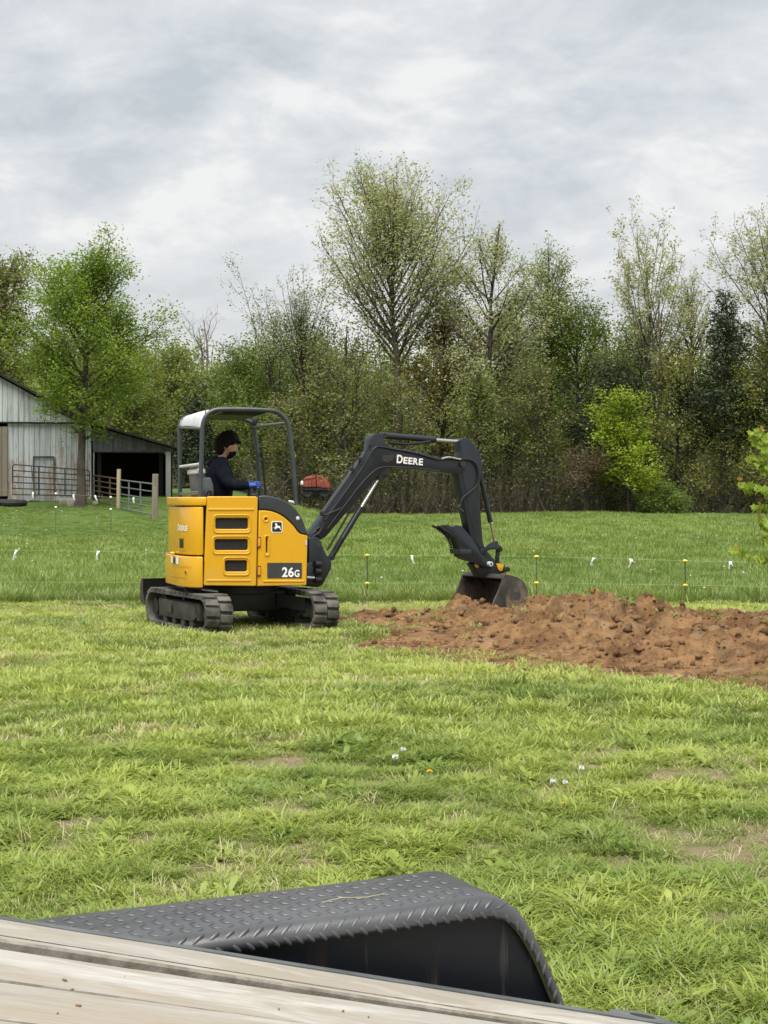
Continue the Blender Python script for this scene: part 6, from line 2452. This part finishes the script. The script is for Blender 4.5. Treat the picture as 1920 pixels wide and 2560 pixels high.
pivot = B.px(797, 1360, -.165)
G().cyl(B.w(pivot), B.w(pivot + Vector((0, .30, 0))), .04, 18).build('boom_pin', M_COWL, exc)
dl = lettering(DEERE, (991.5, 1157.5), (1057, 1163.5), -bw_ - .0035, B, M_DECALW, boom, 'brand_lettering', 1.05)
sh = roundpoly(uvs([(955, 1137), (983, 1138.5), (982, 1150), (969, 1156), (956, 1151)], -bw_, B), .008, 3)
put(plate([sh], .003), side(B.M, -bw_ - .002), 'boom_badge', M_STEELD, boom)
for a in (1140.5, 1144.5, 1149):
    put(plate([uvs([(957.5, a), (980.5, a + 1), (980.5, a + 2), (957.5, a + 1)], -bw_, B)], .002), side(B.M, -bw_ - .004), 'badge_line', M_COWL, boom)
# boom cylinder
bprism([(938, 1186), (948, 1174), (968, 1174), (974, 1183), (966, 1194), (940, 1194)], -.06, .06, 'cylinder_bracket', M_GREY, boom)


def cylinder(a, m_, b, yl, rb_, rr_, rodmat, name='cylinder'):
    A_, M_, B_ = B.px(*a, yl), B.px(*m_, yl), B.px(*b, yl)
    d_ = (M_ - A_).normalized()
    c_ = G().tube([B.w(A_ - d_ * .02), B.w(M_ - d_ * .03), B.w(M_ - d_ * .03), B.w(M_)], [rb_ * .92, rb_ * .92, rb_, rb_], 16, caps=True).build('hydraulic_' + name, M_GREY, exc)
    G().cyl(B.w(M_ - d_ * .05), B.w(B_), rr_, 14).build('piston_rod', rodmat, c_)
    yv = Vector((0, rb_ * 1.25, 0))
    for q_ in (A_, B_):
        G().cyl(B.w(q_ - yv), B.w(q_ + yv), rb_ * .78, 14).build('cylinder_eye', M_GREY, c_)
    return c_


cylinder((827, 1394), (903, 1268), (947, 1195), -.02, .038, .019, M_CHROME)
bpipe([(818, 1376), (845, 1330), (874, 1280), (884, 1272)], -.06, .013, 'hose', M_BLK, exc)
bpipe([(834, 1385), (850, 1352), (858, 1345)], -.055, .016, 'hose', M_BLK, exc)
ac = cylinder((957, 1089), (1087.5, 1099.5), (1150, 1104), -.02, .040, .0195, M_CHROME)
bpipe([(972, 1106), (990, 1108), (1020, 1110), (1050, 1107), (1075, 1103)], -.05, .015, 'hose', M_BLK, exc)
# arm with its ears
AWD = .075
arm_px = [(1149, 1101), (1156, 1096), (1165, 1095), (1176, 1098), (1188, 1114), (1200, 1132), (1206, 1160), (1206, 1186), (1199, 1214), (1200, 1250), (1207, 1352), (1213, 1372), (1236, 1398), (1240, 1412), (1228, 1424), (1212, 1420), (1198, 1404), (1188, 1380), (1174, 1330), (1160, 1262), (1147, 1196), (1142, 1184), (1150, 1150), (1152, 1130)]
arm = bprism(arm_px, -AWD, AWD, 'arm', M_GREY, bevel=.010, rc=.012)
G().cyl(B.w(B.px(1158, 1160, -.11)), B.w(B.px(1158, 1160, -.11) + Vector((0, .22, 0))), .035, 18).build('arm_pin', M_COWL, arm)
bpipe([(1104, 1147), (1122, 1143), (1143, 1147), (1152, 1148)], -bw_ - .02, .012, 'boom_pipe', M_CHROME, boom)
bpipe([(1150, 1148), (1176, 1150), (1192, 1164), (1197, 1190), (1192, 1214), (1172, 1232), (1156, 1246), (1151, 1266), (1152, 1276)], -AWD - .02, .012, 'hose', M_BLK, arm)
bpipe([(1150, 1262), (1146, 1268), (1153, 1276), (1158, 1279)], -AWD - .03, .014, 'hose_fitting', M_COWL, arm)
bpipe([(1158, 1182), (1164, 1222), (1176, 1282), (1190, 1340)], -AWD - .003, .006, 'arm_weld', M_COWL, arm)
bc = cylinder((1200, 1186), (1226, 1305), (1237, 1358), -.0, .032, .014, M_BRASSY)
# thumb
TPX = [(1104, 1314), (1112, 1312), (1121, 1312), (1131, 1317), (1141, 1313), (1154, 1315), (1178, 1342), (1204, 1386), (1226, 1404), (1222, 1420), (1206, 1416), (1190, 1409), (1168, 1402), (1156, 1394), (1152, 1384), (1151, 1366), (1145, 1350), (1136, 1337), (1121, 1325)]
th = bprism(TPX, -.115, -.09, 'thumb', M_GREY, bevel=.004)
bprism(TPX, .09, .115, 'thumb_plate', M_GREY, th, bevel=.004)
tq = uvs([(1112, 1315), (1121, 1315), (1131, 1320), (1141, 1318), (1152, 1320), (1172, 1345), (1194, 1384), (1186, 1404), (1170, 1399), (1158, 1392), (1155, 1382), (1154, 1366), (1148, 1350), (1139, 1337), (1124, 1325)], -.115, B)
G().prism([B.w((a, -.09, b)) for a, b in tq], B.M.to_3x3() @ Vector((0, .18, 0))).build('thumb_web', M_BLK, th)
tp = smoothline([B.px(a, b, -.115) for a, b in ((1104, 1314), (1120, 1324), (1136, 1337), (1145, 1350), (1151, 1366), (1152, 1384))], 3)
for i in range(len(tp) - 1):
    d_ = tp[i + 1] - tp[i]
    c_ = tp[i]
    nrm_ = Vector((d_.z, 0, -d_.x)).normalized()
    for yy in (-.115, .09):
        G().prism([B.w(Vector((c_.x, yy, c_.z)) - nrm_ * .01), B.w(Vector((c_.x, yy, c_.z)) + d_ * .95 - nrm_ * .01), B.w(Vector((c_.x, yy, c_.z)) + d_ * .7 + nrm_ * .018), B.w(Vector((c_.x, yy, c_.z)) + d_ * .3 + nrm_ * .018)], B.M.to_3x3() @ Vector((0, .025, 0))).build('tooth', M_GREY, th)
bprism([(1150, 1373), (1178, 1373), (1180, 1384), (1152, 1385)], -.119, .119, 'thumb_brace', M_COWL, th, bevel=.004)
# bucket linkage
bprism([(1199, 1381), (1203, 1373), (1214, 1368), (1224, 1359), (1234, 1355), (1246, 1360), (1256, 1369), (1257, 1377), (1251, 1380), (1240, 1374), (1228, 1373), (1217, 1378), (1210, 1386), (1202, 1387)], -.11, -.085, 'bell_crank', M_GREY, bevel=.004)
bprism([(1199, 1381), (1203, 1373), (1214, 1368), (1224, 1359), (1234, 1355), (1246, 1360), (1256, 1369), (1257, 1377), (1251, 1380), (1240, 1374), (1228, 1373), (1217, 1378), (1210, 1386), (1202, 1387)], .085, .11, 'bell_crank', M_GREY, bevel=.004)
bprism([(1242, 1374), (1250, 1376), (1248, 1408), (1240, 1408)], -.075, -.045, 'link_bar', M_GREY, bevel=.004)
bprism([(1242, 1374), (1250, 1376), (1248, 1408), (1240, 1408)], .045, .075, 'link_bar', M_GREY, bevel=.004)
for a, b, r_, mt in ((1204, 1380, .018, M_BLK), (1252, 1371, .018, M_BLK), (1193, 1384, .014, M_BLK)):
    p_ = B.px(a, b, -.118)
    G().cyl(B.w(p_), B.w(p_ + Vector((0, .236, 0))), r_, 12).build('link_pin', mt, exc)
p_ = B.px(1228, 1410, -.165)
G().cyl(B.w(p_), B.w(p_ + Vector((0, .33, 0))), .030, 18).build('bucket_pin', M_GLASSY, exc)
G().cyl(B.w(p_ + Vector((0, -.008, 0))), B.w(p_ + Vector((0, .001, 0))), .012, 10).build('pin_bolt', M_BLK, exc)
cp = bprism([(1182, 1410), (1200, 1400), (1222, 1402), (1262, 1412), (1264, 1432), (1230, 1440), (1200, 1443), (1192, 1428)], -.075, .075, 'quick_coupler', M_BLK, bevel=.008)
bprism([(1241, 1408), (1260, 1412), (1256, 1427), (1250, 1428), (1245, 1422)], -.088, -.076, 'coupler_cheek', M_YELLOW, cp, bevel=.002)
bprism([(1186, 1411), (1196, 1409), (1198, 1418), (1190, 1419)], -.084, -.076, 'coupler_cheek', M_YELLOW, cp, bevel=.002)
bprism([(1266, 1433), (1275, 1435), (1275, 1437), (1267, 1436)], -.08, -.04, 'coupler_cheek', M_YELLOW, cp, bevel=.001)
bprism([(1260, 1420), (1268, 1417), (1276, 1420), (1275, 1427), (1266, 1430), (1258, 1430)], -.09, .09, 'coupler_latch', M_BLK, cp, bevel=.004)

# bucket
m, nt, out = newmat('bucket_worn')
t = NT(nt)
P = t.pos()
sxz = t.n('ShaderNodeSeparateXYZ')
nt.links.new(P, sxz.inputs[0])
dirt = t.math('ADD', t.math('MULTIPLY', t.math('SUBTRACT', .55, sxz.outputs[2]), 1.7), t.math('MULTIPLY', t.math('SUBTRACT', t.noise(7, 5, .65, P), .5), 1.5))
c = t.mix(t.noise(14, 4, .6, P), (0.020, 0.019, 0.019), (0.055, 0.051, 0.047))
c = t.mix(t.ramp(dirt, [(.15, 0.), (.70, .85)]), c, (0.19, 0.145, 0.11))
nt.links.new(t.bsdf(c, .6, .1, t.bump(t.noise(40, 4, .6, P), .3, .004), .4), out.inputs[0])
M_BKT = m
hwb = .455
side_px = [(1257, 1446), (1267, 1437), (1283, 1440), (1297, 1445), (1311, 1456), (1319, 1474), (1321, 1494), (1318, 1510), (1308, 1521), (1285, 1524), (1261, 1522), (1232, 1515), (1236, 1500), (1247, 1476)]
S2 = uvs(side_px, -hwb, B)
SP = roundpoly(S2, [.005, .01, .03, .03, .04, .05, .05, .05, .05, .03, .02, .004, .02, .02], 3)
bkt = None
for y0_, y1_ in ((-hwb, -hwb + .018), (hwb - .018, hwb)):
    o_ = G().prism([B.w((a, y0_, b)) for a, b in SP], B.M.to_3x3() @ Vector((0, y1_ - y0_, 0))).build('bucket', M_BKT, exc, bevel=.003) if bkt is None else G().prism([B.w((a, y0_, b)) for a, b in SP], B.M.to_3x3() @ Vector((0, y1_ - y0_, 0))).build('side_plate', M_BKT, bkt, bevel=.003)
    bkt = bkt or o_
# curved back sheet from the top lip round to the cutting edge
S3 = [S2[i] for i in range(0, 12)]
S3 = [tuple(p_) for p_ in smoothline(S3, 3)]
cen2 = Vector((sum(a for a, b in S2) / len(S2), sum(b for a, b in S2) / len(S2)))
inn = [tuple(Vector(p_) + (cen2 - Vector(p_)).normalized() * .014) for p_ in S3]
vs = []
for (a, b), (c_, d_) in zip(S3, inn):
    vs += [B.w((a, -hwb + .004, b)), B.w((a, hwb - .004, b)), B.w((c_, hwb - .004, d_)), B.w((c_, -hwb + .004, d_))]
fs = []
for i in range(len(S3) - 1):
    for q in range(4):
        q2 = (q + 1) % 4
        fs.append((i * 4 + q, i * 4 + q2, i * 4 + 4 + q2, i * 4 + 4 + q))
fs += [(0, 3, 2, 1), tuple(len(vs) - 4 + q for q in range(4))]
G().add(vs, fs).build('back_sheet', M_BKT, bkt, ang=40)
bprism([(1257, 1446), (1268, 1436), (1272, 1440), (1262, 1450)], -hwb, hwb, 'top_bar', M_COWL, bkt, bevel=.004)
# side wear plates and the patch on the near side
for y0_ in (-hwb - .010, hwb):
    q_ = uvs([(1257, 1446), (1266, 1446), (1263, 1475), (1264, 1521), (1232, 1515), (1236, 1500), (1247, 1476)], -hwb, B)
    G().prism([B.w((a, y0_, b)) for a, b in q_], B.M.to_3x3() @ Vector((0, .010, 0))).build('side_cutter', M_STEELD, bkt, bevel=.002)
q_ = uvs([(1274, 1480), (1300, 1480), (1300, 1498), (1276, 1500)], -hwb, B)
G().prism([B.w((a, -hwb - .004, b)) for a, b in q_], B.M.to_3x3() @ Vector((0, .004, 0))).build('side_label', M_STEELD, bkt)
for y_ in (-.09, .07):
    q_ = uvs([(1226, 1448), (1236, 1436), (1262, 1436), (1268, 1448), (1262, 1456)], -.09, B)
    G().prism([B.w((a, y_, b)) for a, b in q_], B.M.to_3x3() @ Vector((0, .02, 0))).build('bucket_ear', M_BLK, bkt)


# ------------------------------------------------------------------ operator
M_SKIN = paint('skin', (0.46, 0.27, 0.19), (0.52, 0.31, 0.22), 14, .5)
M_HOOD = paint('navy_hoodie', (0.004, 0.0055, 0.011), (0.008, 0.0105, 0.021), 16, .9, 0, .4, 60, .2)
M_HAIR = paint('dark_hair', (0.0025, 0.002, 0.0018), (0.006, 0.004, 0.0035), 30, .8, 0, .8, 60, .3)
M_CAP = paint('knit_cap', (0.003, 0.0025, 0.0025), (0.008, 0.0055, 0.0055), 40, .95, 0, .8, 160, .1)
M_GLOVE = paint('blue_glove', (0.02, 0.065, 0.36), (0.05, 0.11, 0.46), 14, .6)
M_TROUS = paint('dark_trousers', (0.015, 0.017, 0.022), (0.03, 0.032, 0.04), 12, .9)


def skin(name, verts, edges, radii, mat, parent, sub=2, root=0):
    me = bpy.data.meshes.new(name)
    inv = INV[parent.name] if parent is not None else Matrix.Identity(4)
    me.from_pydata([inv @ E.w(v_) for v_ in verts], edges, [])
    o = bpy.data.objects.new(name, me)
    COL.objects.link(o)
    o.modifiers.new('skin', 'SKIN').use_smooth_shade = True
    for i, r_ in enumerate(radii):
        sv = me.skin_vertices[0].data[i]
        sv.radius = r_ if isinstance(r_, tuple) else (r_, r_)
        sv.use_root = (i == root)
    s_ = o.modifiers.new('sub', 'SUBSURF')
    s_.levels = s_.render_levels = sub
    dg = bpy.context.evaluated_depsgraph_get()
    dg.update()
    m2 = bpy.data.meshes.new_from_object(o.evaluated_get(dg))
    o.modifiers.clear()
    o.data = m2
    m2.materials.clear()
    m2.materials.append(mat)
    m2.shade_smooth()
    o.parent = parent
    INV[o.name] = inv
    return o


hipz = seat_z + .10
ppl = thing('person', 'bearded person in navy hoodie and blue gloves sitting at the digger levers', 'person', E.w((SX, 0, seat_z)), E.a)
pel = Vector((SX - .02, 0, hipz))
nk = E.px(552, 1150, 0)
hd = E.px(568, 1116, 0)
ch = E.px(549, 1186, 0)
wa = E.px(547, 1226, 0)
shn, shf = E.px(549, 1161, -.185), E.px(553, 1161, .185)
eln, elf = E.px(571, 1213, -.27), E.px(576, 1213, .26)
wrn, wrf = E.px(622, 1213, -.30), E.px(606, 1212, .30)
V_ = [pel, wa, ch, nk + Vector((0, 0, -.01)), nk * .5 + hd * .5, hd + Vector((-.008, 0, -.02)), hd + Vector((-.008, 0, .06)), shn, eln, wrn, shf, elf, wrf]
Ed = [(0, 1), (1, 2), (2, 3), (3, 4), (4, 5), (5, 6), (2, 7), (7, 8), (8, 9), (2, 10), (10, 11), (11, 12)]
Rd = [.10, .095, .10, .05, .050, .080, .070, .045, .036, .030, .045, .036, .030]
for s_ in (-1, 1):
    kn = Vector((SX + .42, s_ * .14, seat_z + .10))
    an_ = Vector((SX + .50, s_ * .15, fl + .10))
    i0 = len(V_)
    V_ += [Vector((SX + .04, s_ * .11, hipz - .01)), kn, an_, an_ + Vector((.15, 0, -.05))]
    Ed += [(0, i0), (i0, i0 + 1), (i0 + 1, i0 + 2), (i0 + 2, i0 + 3)]
    Rd += [.085, .06, .042, .03]
body = skin('body', V_, Ed, Rd, M_SKIN, ppl)
# head with a face turned to the bucket
hM = Matrix.Translation(hd) @ Matrix.Rotation(.10, 4, 'Y')
g = G()
n1_, n2_ = 20, 14
vs, fs = [], []
for i in range(n2_ + 1):
    v_ = -1 + 2 * i / n2_
    ph = math.asin(max(-1, min(1, v_)))
    for k in range(n1_):
        a = 2 * math.pi * k / n1_
        x_, y_, z_ = math.cos(ph) * math.cos(a), math.cos(ph) * math.sin(a), v_
        X_ = .100 * x_ + (.018 if z_ < -.2 and x_ > 0 else 0) * x_
        Y_ = .076 * y_ * (1 - .22 * max(0, -z_))
        Z_ = .120 * z_
        vs.append(hM @ Vector((X_, Y_, Z_)))
for i in range(n2_):
    for k in range(n1_):
        k2 = (k + 1) % n1_
        fs.append((i * n1_ + k, i * n1_ + k2, (i + 1) * n1_ + k2, (i + 1) * n1_ + k))
g.add([E.w(p_) for p_ in vs], fs)


def hp(x_, y_, z_):
    return E.w(hM @ Vector((x_, y_, z_)))


g.add([hp(.096, -.012, .02), hp(.096, .012, .02), hp(.127, 0, -.022), hp(.098, -.017, -.034), hp(.098, .017, -.034)], [(0, 2, 1), (0, 3, 2), (1, 2, 4), (3, 4, 2)])
g.sphere(hp(-.005, -.078, -.012), .030, 8, sc=(.7, .35, 1.1))
g.sphere(hp(-.005, .078, -.012), .030, 8, sc=(.7, .35, 1.1))
head_o = g.build('head', M_SKIN, ppl, ang=60)
for y_ in (-.032, .032):
    G().sphere(hp(.090, y_, .012), .011, 8).build('eye', M_DECALW, head_o)
    G().sphere(hp(.0985, y_, .012), .005, 6).build('pupil', M_BLK, head_o)
G().tube([hp(.103, -.024, -.062), hp(.111, 0, -.060), hp(.103, .024, -.062)], .006, 6).build('mouth', M_REDDK, head_o)
# beard and hair grown as tufted shells
gb = G()
for i in range(260):
    a = rl.uniform(-2.0, 2.0)
    z_ = rl.uniform(-1.08, -.42)
    if (abs(a) < .40 and -.62 < z_) or abs(a) > 1.5 or (abs(a) > .8 and z_ > -.55):
        continue
    ph = math.asin(max(-1, z_ / 1.1))
    q_ = hp(.104 * math.cos(ph) * math.cos(a) + .010, .080 * math.cos(ph) * math.sin(a), .124 * z_ / 1.02)
    gb.sphere(q_, rl.uniform(.008, .013), 6)
gb.build('beard', M_HAIR, ppl)
gh = G()
for i in range(620):
    a = rl.uniform(-math.pi, math.pi)
    zl = -.15 if abs(a) > 1.5 else (.38 if abs(a) < .9 else .15)
    if abs(a) > 2.1:
        zl = -.75
    z_ = rl.uniform(zl, 1.0)
    ph = math.asin(z_)
    bl_ = 1.0 + .16 * max(0, z_)
    q_ = hp((.112 * math.cos(ph) * math.cos(a) - .012 + .016 * max(0, z_)) * bl_, .090 * math.cos(ph) * math.sin(a) * bl_, .132 * z_ * bl_ + .010)
    gh.sphere(q_, rl.uniform(.016, .032), 6, sc=(1, 1, .8))
gh.build('hair', M_HAIR, ppl)
# knit cap with a rolled edge over the hair
vs, fs = [], []
for i in range(9):
    for k in range(22):
        a = 2 * math.pi * k / 22
        low = .30 if abs(a) < .9 or a > 5.4 else .05
        z_ = low + (1 - low) * (i / 8) ** .8
        ph = math.asin(min(1, z_))
        wv = 1.0 + .02 * math.sin(a * 9) * (1 - z_)
        vs.append(hp((.126 * math.cos(ph) * math.cos(a) - .010) * wv, .102 * math.cos(ph) * math.sin(a) * wv, .150 * z_ + .012))
for i in range(8):
    for k in range(22):
        k2 = (k + 1) % 22
        fs.append((i * 22 + k, i * 22 + k2, (i + 1) * 22 + k2, (i + 1) * 22 + k))
G().add(vs, fs).build('knit_cap', M_CAP, ppl, ang=80)
G().tube([hp(.118, -.05, .060), hp(.140, -.02, .056), hp(.142, .02, .056), hp(.118, .05, .060)], .014, 8).build('cap_peak', M_CAP, ppl)
# clothing
Vh = [pel + Vector((0, 0, .02)), wa, ch, nk + Vector((-.005, 0, -.035)), shn, eln, wrn - (eln - wrn).normalized() * .02, shf, elf, wrf + (elf - wrf).normalized() * .02]
skin('hoodie', Vh, [(0, 1), (1, 2), (2, 3), (2, 4), (4, 5), (5, 6), (2, 7), (7, 8), (8, 9)], [(.185, .185), (.175, .18), (.18, .19), .09, .105, .078, .056, .105, .078, .056], M_HOOD, ppl)
gk = [(E.px(533, 1158, 0), .065), (E.px(527, 1168, -.04), .05), (E.px(538, 1150, -.05), .045), (E.px(545, 1147, -.07), .035), (E.px(556, 1150, -.075), .028)]
skin('hood', [p_ for p_, _ in gk] + [E.px(527, 1168, .05), E.px(538, 1150, .06), E.px(550, 1148, .075)], [(0, 1), (0, 2), (2, 3), (3, 4), (0, 5), (0, 6), (6, 7)], [r_ for _, r_ in gk] + [.05, .045, .035], M_HOOD, ppl)
for s_ in (-1, 1):
    k0 = 13 if s_ < 0 else 17
    skin('trouser_leg', [V_[0] + Vector((0, s_ * .06, 0)), V_[k0], V_[k0 + 1], V_[k0 + 2]], [(0, 1), (1, 2), (2, 3)], [.11, .105, .08, .062], M_TROUS, ppl)
    a_ = V_[k0 + 2]
    G().prism([E.w(a_ + Vector(q_)) for q_ in ((-.10, -.05, -.10), (.19, -.05, -.10), (.19, -.05, -.06), (.08, -.05, .0), (-.09, -.05, .02))], E.M.to_3x3() @ Vector((0, .10, 0))).build('boot', M_BLK, ppl, bevel=.02)
# gloved hands closed round the lever grips
for wr_, el_, s_ in ((wrn, eln, -1), (wrf, elf, 1)):
    d_ = (wr_ - el_).normalized()
    palm = wr_ + d_ * .055
    V2 = [wr_ - d_ * .02, wr_ + d_ * .02, palm, palm + d_ * .035]
    e2 = [(0, 1), (1, 2), (2, 3)]
    r2 = [.038, .034, (.040, .026), (.038, .024)]
    gl_ = skin('glove', V2, e2, r2, M_GLOVE, ppl)
    dn_ = Vector((0, 0, -1))
    for k in range(4):
        off = Vector((0, 0, .030 - .019 * k))
        ln = (.9, 1.0, .95, .8)[k]
        b0 = palm + d_ * .025 + off + Vector((0, s_ * .012, 0))
        f1 = b0 + d_ * .040 * ln
        f2 = f1 + d_ * .012 + Vector((0, -s_ * .028 * ln, 0))
        f3 = f2 - d_ * .022 + Vector((0, -s_ * .012, 0))
        skin('finger', [b0, f1, f2, f3], [(0, 1), (1, 2), (2, 3)], [.0105, .0098, .009, .0085], M_GLOVE, gl_, 1)
    t0 = palm + Vector((0, -s_ * .022, .012))
    skin('thumb', [t0, t0 + d_ * .03 + Vector((0, -s_ * .012, .020)), t0 + d_ * .058 + Vector((0, -s_ * .004, .024))], [(0, 1), (1, 2)], [.013, .0115, .010], M_GLOVE, gl_, 1)
